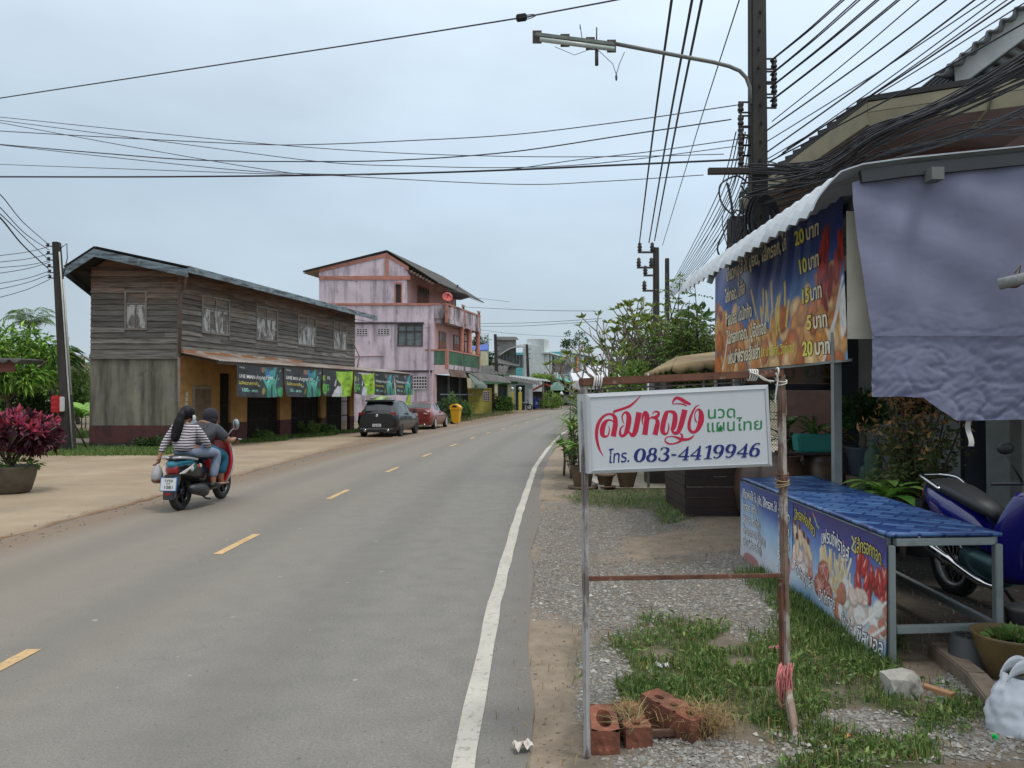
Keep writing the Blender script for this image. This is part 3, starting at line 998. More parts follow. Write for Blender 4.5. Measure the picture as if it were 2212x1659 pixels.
for i in range(6):
 u0,u1=bedge[i]+.03,bedge[i+1]-.03
 z1=2.66+.005*u0;z0=z1-(1.04 if i<3 else 1.0)
 if i==3:z0+=.05
 fn=banner_fn(u0,u1,z0,z1,1.47,1.0 if i !=3 else 2.2,40+i)
 cv=Canvas(80,40,P(46,48,52))
 asp=cv.asp
 if bkind[i]==0:
  cv.ell(.72,.5,.5,.6,P(40,70,74),soft=.9,k=.7)
  for (x,y,rx,ry,rot,c_) in ((.70,.78,.22,.10,.5,P(60,150,165)),(.62,.80,.10,.22,.4,P(50,120,160)),(.78,.82,.10,.2,-.4,P(70,160,160)),(.70,.62,.16,.12,0,P(50,130,140))):
   cv.ell(x,y,rx*.8,ry*.9,c_,rot,.4)
  for (x,y) in ((.63,.30),(.77,.34)):
   cv.ell(x,y-.12,.10,.26,P(70,160,140));cv.ell(x,y+.2,.075,.09,P(110,200,180))
   cv.ell(x+.01,y+.18,.03,.03,P(30,60,60))
   cv.line([(x-.03,y+.02),(x-.09,y+.33)],.03,P(90,190,170));cv.line([(x+.03,y+.05),(x+.10,y+.38)],.03,P(90,190,170))
   cv.line([(x,y-.1),(x+.01,0)],.02,P(40,90,90))
  cv.ell(.92,.16,.16,.17,P(50,150,96));cv.ell(.53,.9,.09,.09,P(150,110,80));cv.ell(.52,.22,.05,.12,P(140,130,60),-.2)
  for q in ((.45,.38),(.9,.6),(.94,.86)):cv.ell(*q,.05,.025,P(150,160,160),.4)
 else:
  cv.poly([(.38,1),(1,1),(1,0),(.42,0),(.5,.35),(.56,.5),(.42,.75)],P(160,204,50))
  cv.poly([(.28,0),(.62,0),(.60,.38),(.46,.42),(.36,.25)],P(205,208,208))
  cv.ell(.39,.55,.05,.16,P(205,205,205),-.3)
  cv.ell(.06,.28,.10,.2,P(100,170,60));cv.ell(.06,.28,.05,.12,P(46,48,52))
  cv.ell(.06,.68,.12,.1,P(150,180,60));cv.ell(.1,.68,.05,.06,P(46,48,52))
 cv.noise(.5,60+i,4)
 if i in (4,5) :cv.a*=.8
 pan=printed_sheet('promo_banner',cv,fn,m_vinyl)
 tag(pan,blabel[i],'banner','promotional banners along the tin awning')
 H_=z1-z0;W_=u1-u0
 g=lambda u,v,w=.004:fn(u/W_,v/H_,w)
 if bkind[i]==0:
  q=W_/2.9
  letter(pan,m_lw,g,'LINE MAN',.17*q,.05*W_,.60*H_,off=.02,fit=.30*W_)
  letter(pan,m_lw,g,'ส่งถูกกว่าใคร',.17*q,.37*W_,.60*H_,off=.012,fit=.36*W_)
  letter(pan,m_lw,g,'LINEMAN',.07*q,.05*W_,.89*H_,fit=.12*W_)
  letter(pan,m_ly,g,'ในจักรวาลการกิน',.15*q,.05*W_,.39*H_,off=.015,fit=.38*W_)
  letter(pan,m_lt,g,'100.-',.17*q,.1*W_,.17*H_,off=.02,fit=.16*W_)
  letter(pan,m_lt,g,'ลด',.13*q,.29*W_,.17*H_,off=.015,fit=.12*W_)
 else:
  mo=mat('olive_print',P(92,120,40),.7)
  gm=lambda u,v,w=.004:fn(1-u/W_,v/H_,w)
  letter(pan,mo,gm,'ไม่ต้อง',.17,.06*W_,.66*H_,fit=.16*W_)
  letter(pan,mo,gm,'ต่อคิว',.17,.06*W_,.40*H_,fit=.16*W_)
  letter(pan,mo,gm,'AIสด',.15,.06*W_,.16*H_,fit=.13*W_)
  letter(pan,m_lw,g,'XS',.16,.14*W_,.66*H_,off=.01)
  letter(pan,mat('green_print',P(90,190,70),.6),g,'5G',.34,.02*W_,.22*H_,off=.02)
mb=MB()
mb.sheet(lambda u,v:fF(10.9+u*2.6,1.62-v*(.05+.36*u)-.04*math.sin(9*u),1.46+.05*math.sin(11*u+3*v)),16,4)
tag(mb.build('torn_banner',mat('pale_green_vinyl',P(170,196,110),.6,[(P(210,212,205),1.3,.45,.55,.9)])),'loose torn strip of pale green banner sagging under the fourth banner','banner')
mb=MB()
mb.sheet(lambda u,v:fF(15.3+u*.45,1.72-v*.5,1.5+.07*math.sin(8*u+6*v)),6,6)
tag(mb.build('torn_banner',mat('lime_vinyl',P(150,190,50),.6)),'crumpled lime scrap of banner hanging at the far awning end','banner')

# ------------------------------------------------------------------ pink apartment house
pf=plane((-12.58,50,0),(1,0))
def pz(y,Y=50):return 1.6+(858-y)/F*Y
m_pink=mat('stained_pink_paint',P(228,208,216,.85),.9,[(P(196,178,186,.8),.45,.42,.66,.8),(P(136,126,130),(2.2,2.2,.3),.48,.68,.8),(P(100,94,96),(3.4,3.4,1.2),.57,.72,.6,7)],vscale=.7)
m_pinkd=mat('mouldy_pink_paint',P(216,196,202),.9,[(P(120,112,112),(1.0,1.0,.35),.42,.60,.9),(P(58,54,55),(1.8,1.8,.4),.50,.62,.9)])
m_terra=mat('terracotta_trim',P(200,134,116),.85,[(P(150,100,88),2,.5,.7,.7),(P(90,74,68),3,.62,.75,.6)])
pink=thing('pink_apartment_house','three storey pink painted house with black mould stains and balconies','house',(-5.06,50,0))
z3,z2t,z2,z1t=9.25,7.70,6.36,3.35
mb=MB()
wall_holes(mb,pf,0,5.72,z2t,z3,[(5.0,5.35,7.75,8.95)],-.25,0)
wall_holes(mb,pf,0,7.5,z1t,z2t-.1,[(5.11,6.78,4.91,6.36)],-.25,0)
slab(mb,pf,0,7.5,-.2,z1t,-.25,-.01)
mb.prism([(0,z3+.2),(5.95,z3+.2),(5.6,10.15),(4.42,11.02),(0,10.0)],pf,-.25,0)
mb.build('wall',m_pink,pink)
mb=MB()
slab(mb,pf,0,5.95,z3,z3+.25,-.2,.05)
for p_,q_ in (((0,9.97),(4.42,11.0)),((4.42,11.0),(5.85,10.1))):
 a_,b_=pf(*p_,.03),pf(*q_,.03);mb.bar(a_,b_,.22,.1,up=(0,1,0)) if False else mb.add([a_,b_,b_+V((0,0,-.24)),a_+V((0,0,-.24)),a_+V((0,.1,0)),b_+V((0,.1,0))],[(3,2,1,0),(0,1,5,4)])
slab(mb,pf,4.32,4.54,z3+.25,10.9,.0,.055)
slab(mb,pf,0,7.3,z2t-.12,z2t+.02,-.2,.06)
for s0,s1 in ((4.93,5.0),(5.35,5.42)):slab(mb,pf,s0,s1,7.75,9.0,-.1,.05)
slab(mb,pf,4.93,5.42,9.0,9.1,-.1,.05)
mb.build('trim',m_terra,pink)
mb=MB();slab(mb,pf,0,6.85,z2+.02,z2+.12,0,.10);slab(mb,pf,3.6,7.4,z1t-.1,z1t,0,.12);mb.build('ledge',mat('mould_ledge',P(70,62,62),.9),pink)
mb=MB();slab(mb,pf,5.0,5.35,7.75,8.95,-.24,-.18);mb.build('slit_window',mat('brown_slit',P(90,70,62),.6),pink)
# triple window
f=MB()
for a,c_,d_,e_ in ((5.11,6.78,6.29,6.36),(5.11,6.78,4.91,4.98),(5.11,5.18,4.98,6.29),(6.71,6.78,4.98,6.29),(5.64,5.70,4.98,6.29),(6.19,6.25,4.98,6.29),(5.18,6.71,5.88,5.94)):slab(f,pf,a,c_,d_,e_,-.2,.03)
fr=f.build('window',mat('brown_window_frame',P(96,80,78),.7),pink)
g=MB();slab(g,pf,5.15,6.75,4.95,6.32,-.19,-.15)
for k in range(3):
 z=4.99
 while z<5.86:slab(g,pf,5.2+.535*k,5.62+.535*k,z,z+.07,-.149,-.12-.02*(k%2));z+=.095
g.build('pane',mat('louvre_glass',P(150,160,158),.3,[(P(108,122,120),(2,2,6),.45,.65,.8)],spec=.6),fr)
m_vent=mat('vent_blocks',P(205,192,196),.85)
def blocks(u0,u1,v0,v1,nu,nv,fn,parent,mb_=None):
 k=MB();slab(k,fn,u0,u1,v0,v1,.005,.012);vb=k.build('vent_recess',m_black,parent)
 k=MB()
 du,dv=(u1-u0)/nu,(v1-v0)/nv
 for i in range(nu+1):slab(k,fn,u0+i*du-du*.16,u0+i*du+du*.16,v0,v1,.013,.035)
 for j in range(nv+1):slab(k,fn,u0,u1,v0+j*dv-dv*.2,v0+j*dv+dv*.2,.014,.034)
 k.build('vent_blocks',m_vent,vb)
blocks(2.47,3.17,5.68,6.05,4,3,pf,pink);blocks(3.82,4.6,5.68,6.05,4,3,pf,pink);blocks(6.0,7.05,2.15,2.95,6,4,pf,pink)
mb=MB();mb.tube([pf(7.25,6.6,.08),pf(7.25,6.2,.08),pf(7.2,1.5,.08),pf(6.95,0,.1)],.06,6);mb.tube([pf(2.2,4.25,.04),pf(4.2,4.3,.04)],.03,5);mb.build('drainpipe',mat('pink_pipe',P(190,165,172),.7),pink)
# front: recessed floors behind balconies
pq=plane((-5.06,50,0),SF)          # front wall, w outward to the street
L=8.6
mb=MB()
slab(mb,plane((-6.86,50.1,0),SF),0,L+1.5,z2t-.2,10.0,-.2,0)
slab(mb,pq,0,L,z1t,z2t-.2,-.2,-.02)
slab(mb,pq,0,.35,-.2,z1t,-.2,.05)
mb.build('front_wall',mat('pink_front',P(222,178,176),.9,vscale=.8),pink)
for (fn_,a,c_,d_,e_) in ((plane((-6.86,50.1,0),SF),1.9,4.1,7.9,9.2),(pq,.9,2.3,3.9,6.0),(pq,4.0,5.6,3.9,6.0)):
 f=MB();slab(f,fn_,a,c_,d_,e_,0.002,.05);fr=f.build('door',mat('wood_door_red',P(150,100,78),.7),pink)
 g=MB()
 n_=3
 for k in range(n_):slab(g,fn_,a+.08+k*(c_-a)/n_,a+(k+1)*(c_-a)/n_-.06,e_-.65,e_-.1,.051,.06)
 g.build('pane',m_glassd,fr)
bq=plane((-4.2,50,0),SF)           # outer faces of the balconies
def balcony(z0,z1,m_panel,posts,name):
 s_=MB();s_.prism([(-.02,-1.0),(7.6,-1.0),(7.6,0.06),(-.02,.06)],lambda u,v,w_:bq(u,w_,v),z0-.32,z0-.02);sl=s_.build(name+'_slab',m_pinkd,pink)
 k=MB();slab(k,bq,0.12,7.5,z0,z1,-.1,0)
 slab(k,pf,7.52,8.3,z0,z1,-.1,0);k.build('balcony_wall',m_panel,sl)
 k=MB();slab(k,bq,-.05,7.6,z1,z1+.1,-.13,.04)
 slab(k,pf,6.9,8.4,z1,z1+.1,-.13,.02)
 for u in posts:slab(k,bq,u-.12,u+.12,z0-.3,z1+.12,-.15,.03)
 k.build('balcony_rail',m_terra,sl)
 return sl
balcony(6.75,7.62,m_pinkd,(0.06,3.6,7.5),'upper_balcony')
m_green=mat('green_balcony_wall',P(92,130,104),.8,[(P(52,76,62),(1.2,1.2,.5),.45,.65,.8)])
sl=balcony(3.75,4.62,m_green,(0.06,7.5),'lower_balcony')
k=MB()
u=.2
while u<7.4:slab(k,bq,u,u+.09,3.8,4.55,.002,.03);u+=.19
k.build('baluster',m_green,sl)
for u in (3.4,5.2,7.4):
 k=MB();k.lathe([(.2,4.7),(.17,4.85),(.15,6.1),(.19,6.3),(.26,6.45)],bq(u,0,-.12),10);k.build('column',m_terra,pink)
k=MB();slab(k,pf,7.52,8.45,3.1,3.7,-.1,.01);k.build('sign_panel',mat('pink_panel',P(226,196,194),.85),pink)
# ground floor shutters and tin skirt
m_shutg=mat('grey_shutter',P(74,76,80),.6,[(P(52,54,58),(1,1,8),.4,.6,.8)])
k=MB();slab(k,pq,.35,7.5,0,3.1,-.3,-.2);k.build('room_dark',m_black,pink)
for a,c_ in ((.45,2.9),(3.05,5.4),(5.55,7.4)):
 k=MB()
 z=.02
 while z<1.2:slab(k,pq,a,c_,z,z+.09,-.15,-.12);z+=.1
 k.build('shutter',m_shutg,pink)
k=MB()
for u in (.38,3.0,5.48):slab(k,pq,u-.05,u+.05,0,3.1,-.1,.02)
slab(k,pq,.3,7.5,1.75,1.82,.3,.36)
k.build('steel_frame',mat('pale_steel',P(150,150,150),.5,metal=.4),pink)
m_skirt=mat('rusty_skirt',P(130,116,106),.85,[(P(90,60,46),(3,3,.6),.45,.6,.8)])
k=MB();corr(k,bq(0,2.95,.2),bq(4.2,2.95,.2),bq(4.2,3.5,.0),bq(0,3.5,0),.14,.03,1);k.build('tin_skirt',m_skirt,pink)
k=MB();corr(k,bq(3.6,2.75,1.1),bq(12.8,2.75,1.1),bq(12.8,3.35,.0),bq(3.6,3.35,0),.2,.03,3,curve=.12);k.build('tin_skirt',mat('grey_skirt',P(120,118,112),.85,[(P(70,66,62),2,.4,.65,.8)]),pink)
# roof
zr=11.15
A0,A1=pf(4.42,zr,.1),pf(4.42,zr,.1)+SF*11
b0,b1=pf(7.75,9.05,.12),pf(7.75,9.05,.12)+SF*11
c0,c1=pf(-1.0,9.75,.3),pf(-1.0,9.75,.3)+SF*11
mb=MB()
corr(mb,b0,b1,A1,A0,.25,.04,2);corr(mb,c0,c1,A1,A0,.25,.04,2)
mb.build('roof',m_tilew,pink)
mb=MB();mb.poly([b0-V((0,0,.12)),b1-V((0,0,.12)),pf(5.5,10.0,.1)+SF*11,pf(5.5,10.0,.1)]);mb.poly([c0-V((0,0,.1)),pf(0,9.95,.05),pf(0,9.95,0)+SF*11,c1-V((0,0,.1))]);mb.build('soffit',mat('cream_soffit',P(190,168,158),.9),pink)
mb=MB()
for i in range(8):slab(mb,pf,5.95+i*.2,6.12+i*.2,9.35-i*.03+.35-i*.08,9.85-i*.11,.14,.17)
mb.build('eave_slats',m_skirt,pink)
# satellite dishes on the balcony
def dish(root_name,label,c,r,aim,m,mesh=False,group=None):
 t=thing(root_name,label,'dish',c,0,group)
 q=V(aim).normalized().to_track_quat('Z','Y').to_matrix()
 k=MB();k.lathe([(r*s_,.22*r*s_*s_*1.6) for s_ in (0.02,.25,.5,.75,1)]+[(r*s_,.22*r*s_*s_*1.6-.03) for s_ in (1,.5,.02)],c,20,M=q);k.build('reflector',m,t)
 k=MB();tip=V(c)+q @ V((0,0,r*.95))
 for a in range(3):k.tube([V(c)+q @ V((r*math.cos(a*2.1),r*math.sin(a*2.1),.3*r)),tip],.012,4)
 k.lathe([(.05,0),(.05,.14)],tip,8,M=q);k.build('feed_arm',m_black,t)
 k=MB();k.tube([V(c),V(c)+V((0,0,-.55))],.035,6);k.tube([V(c)+V((-.25,0,-.6)),V(c)+V((.25,0,-.6))],.03,5);k.build('mount',m_black,t)
 return t
dish('satellite_dish','small red satellite dish on the pink house balcony corner',bq(.1,8.1,-.05),.34,(.25,-1,.45),mat('red_dish',P(205,84,78),.5))
dish('satellite_dish','large black mesh satellite dish above the pink house balcony',bq(2.0,8.25,-.1),.9,(.15,.1,1),mat('black_mesh_dish',P(70,72,74),.6))
for u in (3.6,7.45):
 t=thing('ball_lamp','white ball lamp on the middle balcony post' if u<5 else 'white ball lamp on the far balcony post of the pink house','lamp',bq(u,7.74,-.05),0,'ball lamps on the balcony rail')
 k=MB();k.lathe([(.09,0),(.07,.12)],bq(u,7.74,-.05),8);k.build('base',m_black,t)
 k=MB();k.ball(bq(u,7.98,-.05),.14,10,6);k.build('globe',mat('opal_globe',P(215,205,205),.3),t)
# ------------------------------------------------------------------ the street further on (left side)
def c3(cx,cy,Y):return at(950.4+.17361*cx,662.4+.17361*cy,Y)
m_yellow=mat('yellow_wall_paint',P(204,188,92),.85,[(P(150,138,84),.6,.45,.7,.7),(P(90,84,62),(1,1,1.6),.62,.75,.8)])
m_creamp=mat('cream_paint',P(222,214,178),.8)
m_whitew=mat('chalky_white_wall',P(222,228,226),.9,[(P(180,188,188),.35,.45,.7,.8),(P(130,136,136),(1.2,1.2,.25),.60,.75,.6)])
m_grey=mat('raw_concrete',P(160,160,154),.9,[(P(110,110,106),.5,.45,.7,.8)])
m_gcorr=mat('grey_sheet',P(168,172,172),.7,[(P(120,122,120),.8,.45,.7,.7)],metal=.1)
m_wood_d=mat('dark_boards',P(84,72,62),.85,[(P(54,46,42),(2,2,8),.4,.65,.8)])
m_teal=mat('turquoise_paint',P(108,200,206),.7)
m_tarp=mat('turquoise_awning',P(92,184,168),.6,var=.15)
m_steel=mat('galvanised_steel',P(158,160,160),.45,metal=.5,var=.1)

def box_house(name,label,cat,fn,L,D,H,m,z0=0.0,group=None):
 o=fn(0,0,0)
 t=thing(name,label,cat,(o.x,o.y,gz(o.y)),0,group)
 k=MB()
 k.prism([(0,0),(L,0),(L,-D),(0,-D)],lambda u,w_,v:fn(u,v,w_),z0-.3,H)
 k.build('wall',m,t)
 return t
def winbox(t,fn,u0,u1,v0,v1,m_f,m_g=None,bars=1):
 k=MB()
 e=.06
 for a,c_,d_,e_ in ((u0,u1,v1-e,v1),(u0,u1,v0,v0+e),(u0,u0+e,v0+e,v1-e),(u1-e,u1,v0+e,v1-e)):slab(k,fn,a,c_,d_,e_,.002,.07)
 for i in range(1,bars+1):
  u=u0+(u1-u0)*i/(bars+1);slab(k,fn,u-.025,u+.025,v0+e,v1-e,.003,.06)
 f=k.build('window',m_f,t)
 k=MB();slab(k,fn,u0+e,u1-e,v0+e,v1-e,.004,.02);k.build('pane',m_g or m_glassd,f)
def at_dir(Y):
 d=V((ip(DASH_X,Y+3)-ip(DASH_X,Y-3),6,0));return d.normalized()

# yellow garden wall with breeze blocks
o=c3(345,1320,62)
fy=plane((o.x,62,0),(1,.12))
t=thing('garden_wall','plain yellow garden wall with a panel of vent holes beside the pink house','wall',(o.x,62,gz(62)))
k=MB();slab(k,fy,0,1.95,.0,2.25,-.18,0);k.build('wall',m_yellow,t)
k=MB();slab(k,fy,-.02,1.97,2.25,2.33,-.22,.04);k.build('coping',m_yellow,t)
blocks(1.25,1.75,1.35,2.05,3,4,fy,t)
# green awning on brackets
t=thing('canvas_awning','faded green canvas awning sloping over the yellow wall','awning',c3(330,1010,61))
A_,B_,C_,D_=c3(322,800,60.5),c3(440,800,66),c3(585,985,64),c3(455,985,58.5)
k=MB();k.sheet(lambda u,v:A_.lerp(B_,u).lerp(D_.lerp(C_,u),v)+V((0,0,-.12*math.sin(math.pi*v))),6,6);k.build('canvas',mat('grey_green_canvas',P(112,124,112),.8,[(P(80,88,80),.8,.45,.7,.7)]),t,thick=.03)
k=MB();k.sheet(lambda u,v:D_.lerp(C_,u)+V((0,0,-.3*v)),6,1);k.build('valance',mat('green_valance',P(120,150,130),.8),t,thick=.02)
k=MB();k.tube([A_+V((0,0,-2.2)),D_,C_],.04,5);k.build('bracket',m_steel,t)
# green house behind the yellow wall
o=c3(500,1030,67)
fg=plane((o.x,67,0),(1,.15))
t=box_house('green_house','low green house with cream posts and a grey corrugated roof','house',fg,2.6,6,3.7,mat('green_wall_paint',P(98,150,110),.85,[(P(70,104,80),.8,.45,.7,.6)]))
k=MB();slab(k,fg,-.2,3.2,2.75,2.95,0,.9);k.build('porch_beam',mat('green_beam',P(84,134,98),.8),t)
for u in (.25,1.3,2.45):
 k=MB();slab(k,fg,u-.14,u+.14,0,2.75,.55,.85);k.build('porch_post',m_creamp,t)
for a,c_ in ((.45,1.1),(1.5,2.25)):winbox(t,fg,a,c_,1.1,2.6,m_wood_d)
k=MB()
corr(k,fg(-.6,3.6,.7),fg(2.2,3.55,.7),fg(3.0,4.5,-3.2),fg(-.6,4.5,-3.2),.3,.05,2)
k.build('roof',m_tilew,t)
k=MB();corr(k,fg(1.9,3.1,2.0),fg(5.0,2.6,2.0),fg(5.0,3.0,.9),fg(1.9,3.5,.9),.25,.03,2);k.build('porch_roof',m_tilew,t)
# fence, gate piers with ball lamps
o=c3(640,1230,71)
fz_=plane((o.x,71,0),(1,.1))
gz7=gz(71)
t=thing('fence','low cream fence with patterned panels and yellow piers','fence',(o.x,71,gz7))
k=MB();slab(k,fz_,.1,1.6,gz7+.1,gz7+1.35,-.06,0);k.build('panel',mat('patterned_panel',P(206,200,176),.8,[(P(130,124,100),6,.5,.56,.9)]),t)
for u in (0,1.75):
 k=MB();slab(k,fz_,u,u+.2,gz7-.2,gz7+1.5,-.12,.05);k.build('post',m_yellow,t)
for j,u in enumerate((1.42,2.15)):
 t2=thing('gate_pier',('yellow gate pier with white ball lamp beside the fence panel','yellow gate pier with white ball lamp beside the grey shed')[j],'pier',fz_(u+.5,gz7,.1),0,'yellow gate piers with ball lamps')
 k=MB();slab(k,fz_,u+.35,u+.65,gz7-.2,gz7+1.75,-.05,.25);k.build('pillar',m_yellow,t2)
 k=MB();k.ball(fz_(u+.5,gz7+2.05,.1),.16,10,6);k.lathe([(.07,0),(.05,.3)],fz_(u+.5,gz7+1.74,.1),8);k.build('globe',mat('opal_white',P(226,224,214),.3),t2)
# grey shed with dark door
o=c3(930,1240,74)
fs_=plane((o.x,74,0),(1,.1))
t=box_house('corrugated_shed','small grey board shed with a dark open doorway and white slats','shed',fs_,1.75,5,3.3,m_gcorr,z0=.3)
k=MB();slab(k,fs_,.12,.98,.2,2.75,.01,.03);k.build('doorway',m_black,t)
for i in range(3):
 k=MB();slab(k,fs_,1.36+i*.13,1.43+i*.13,.5,2.4,.01,.06);k.build('slat',m_lw,t)
k=MB();corr(k,fs_(-1.6,3.55,.6),fs_(3.4,3.1,.6),fs_(3.4,3.5,-4),fs_(-1.6,4.0,-4),.25,.03,1);k.build('roof',m_gcorr,t)
# concrete stair tower
o=c3(710,640,86)
ft=plane((o.x,86,0),(1,.12))
zt,zb=c3(710,410,86).z,c3(710,640,86).z
t=thing('concrete_house','bare concrete stair tower with a small tiled roof above glazed veranda','house',(o.x,86,gz(86)))
k=MB();slab(k,ft,0,2.15,0,zt,-3,0);k.build('tower',m_grey,t)
k=MB();corr(k,ft(-.15,zt-.05,.5),ft(2.4,zt-.05,.5),ft(2.4,zt+.5,-2),ft(-.15,zt+.5,-2),.2,.03,1);k.build('tower_roof',m_tilew,t)
k=MB();slab(k,ft,0,3.0,0,c3(1000,880,86).z,.02,.3);k.build('lower_wall',m_yellow,t)
k=MB();slab(k,ft,.2,2.95,c3(0,760,86).z,c3(0,600,86).z,.05,.25);k.build('veranda_glass',m_glassd,t)
k=MB()
for i in range(8):slab(k,ft,.3+i*.36,.35+i*.36,c3(0,760,86).z,c3(0,580,86).z,.26,.33)
k.build('mullion',m_steel,t)
A_,B_,C_,D_=c3(735,610,84),c3(1048,500,84),c3(1048,470,90),c3(700,600,90)
k=MB();k.sheet(lambda u,v:A_.lerp(B_,u).lerp(D_.lerp(C_,u),v)+V((0,0,.35*math.sin(math.pi*u))),10,2);k.build('curved_roof',mat('weathered_canopy',P(150,150,146),.8),t,thick=.08)
A_,B_,C_,D_=c3(640,690,80),c3(985,742,80),c3(985,720,85),c3(700,620,85)
k=MB();k.add([A_,B_,C_,D_],[(0,1,2,3)]);k.build('porch_roof',m_tilew,t,thick=.1)
# white two-storey row
o=c3(1048,1000,88)
e_=c3(1287,1000,88)
fw=plane((o.x,88,0),(1,0))
W_=e_.x-o.x
zt=c3(1048,462,88).z
t=thing('white_shophouse','white two storey house with tall columns and dark windows','house',(o.x,88,gz(88)))
k=MB();k.prism([(0,0),(W_,0),(W_,zt-.35),(0,zt)],fw,-12,0);k.build('wall',m_whitew,t)
dw=V((.28,.96,0)).normalized()
ff=plane((e_.x,88.0,0),dw)
k=MB();slab(k,ff,0,13,3.7,6.6,-.2,.02);k.build('front_wall',m_whitew,t)
k=MB();slab(k,ff,-.1,13,6.6,6.75,-.2,.8);k.build('canopy_slab',m_whitew,t)
k=MB();slab(k,ff,-.02,2.5,6.75,8.3,-2,.1);k.build('parapet',m_whitew,t)
for i in range(8):
 k=MB();slab(k,ff,.3+i*1.6,.85+i*1.6,3.6,6.6,.02,.45);k.build('column',m_whitew,t)
for i in range(7):winbox(t,ff,.95+i*1.6,1.8+i*1.6,4.2,6.4,m_whitew,bars=1)
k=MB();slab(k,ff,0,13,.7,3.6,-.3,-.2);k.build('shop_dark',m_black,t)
# turquoise shophouse beyond
ft2=plane(tuple(ff(13.2,0,0)),V((.36,.93,0)))
t=box_house('turquoise_shophouse','turquoise and orange shophouse at the bend of the street','house',ft2,12,8,7.6,m_teal)
for i,c_ in enumerate((P(236,238,236),P(226,140,110),P(240,240,238),P(90,160,190))):
 k=MB();slab(k,ft2,.6+i*2.6,1.5+i*2.6,4.0,7.2,.02,.3);k.build('pilaster',mat('pilaster%d'%i,c_,.8),t)
for i in range(4):winbox(t,ft2,1.6+i*2.6,2.9+i*2.6,4.4,6.4,m_whitew)
k=MB();slab(k,ft2,0,12,7.4,7.9,-.5,.7);k.build('cornice',m_whitew,t)
t=thing('grey_shophouse','grey unpainted shophouse front squeezed before the turquoise one','house',ff(9.0,gz(98),.3))
k=MB();slab(k,ff,8.8,12.9,.5,7.6,.1,.5);k.build('wall',m_grey,t)
winbox(t,plane(tuple(ff(9.2,0,.5)),dw),.3,2.6,4.4,6.6,m_whitew)
# turquoise street awning
t=thing('turquoise_awning','long turquoise tin awning in front of the white house','awning',ff(4,gz(92),1.5))
k=MB();corr(k,ff(2.2,3.3,2.6),ff(16,3.0,3.2),ff(16,4.0,.5),ff(2.2,3.9,.5),.4,.04,2);k.build('canopy',m_tarp,t)
k=MB();k.sheet(lambda u,v:ff(7+u*3.6,3.2-v*2.2*u,2.9+v*.8),6,6);k.build('side_sheet',m_tarp,t)
for u in (2.6,8,13):
 k=MB();k.tube([ff(u,.3,2.5),ff(u,3.3,2.5)],.05,6);k.build('post',m_steel,t)
# red-roofed hut
o=c3(1150,1230,80)
fh=plane((o.x,80,0),(1,.1))
t=box_house('tin_hut','low dark hut with an orange red edged tin roof behind the blue bin','hut',fh,2.2,4,2.2,m_wood_d,z0=.3)
k=MB();corr(k,fh(-.1,2.35,1.0),fh(1.2,2.95,1.0),fh(1.2,2.95,-3),fh(-.1,2.35,-3),.2,.02,1);corr(k,fh(1.2,2.95,1.0),fh(2.5,2.4,1.0),fh(2.5,2.4,-3),fh(1.2,2.95,-3),.2,.02,1);rf_=k.build('roof',m_gcorr,t)
k=MB();k.bar(fh(-.1,2.33,1.02),fh(1.2,2.95,1.02),.06,.2);k.bar(fh(1.2,2.95,1.02),fh(2.5,2.4,1.02),.06,.2);k.build('fascia',mat('red_fascia',P(190,84,62),.7),rf_)
k=MB();corr(k,fh(.1,1.3,1.3),fh(1.9,1.3,1.3),fh(1.9,1.75,.1),fh(.1,1.75,.1),.2,.04,1);k.build('low_roof',m_tilew,t)
# pale signboard on two legs
o=c3(1378,1040,77);o2=c3(1545,1040,77)
fb=plane((o.x,77,0),(1,0))
wd=o2.x-o.x
zb,zt=c3(0,1040,77).z,c3(0,972,77).z
t=thing('signboard','pale green signboard with a curved top on two thin posts','sign',(o.x,77,gz(77)))
k=MB()
pl=[(0,zb),(wd,zb),(wd,zt)]+[(wd/2+wd*.36*math.cos(a),zt+.28*math.sin(a)+.02) for a in [i*math.pi/10 for i in range(11)]]+[(0,zt)]
k.prism(pl,fb,-.08,0);k.build('board',mat('pale_green_board',P(164,204,186),.7),t)
for u in (.15*wd,.8*wd):
 k=MB();k.tube([fb(u,gz(77),-.04),fb(u,zb,-.04)],.035,6);k.build('leg',m_steel,t)
k=MB()
for i in range(2):slab(k,fb,.2*wd,.8*wd,zb+.14+i*.17,zb+.2+i*.17,.002,.006)
k.build('faint_writing',mat('grey_green_print',P(120,160,146),.7),t)
k=MB();k.ball(fb(wd/2,zt+.13,.01),.07,8,5);k.bar(fb(wd/2,zb+.52,.01),fb(wd/2,zt+.1,.01),.03);k.build('emblem',mat('grey_green_print',(.2,.3,.25),.7),t)
# a shade umbrella-like small lamp post near it
t=thing('garden_lamp','small garden lamp with a conical shade under the signboard','lamp',c3(1512,1230,76))
k=MB();k.tube([c3(1512,1230,76),c3(1512,1090,76)],.04,6);k.build('post',m_steel,t)
k=MB();k.lathe([(.26,-.1),(.05,.22)],c3(1512,1085,76),10);k.build('shade',m_lw,t)
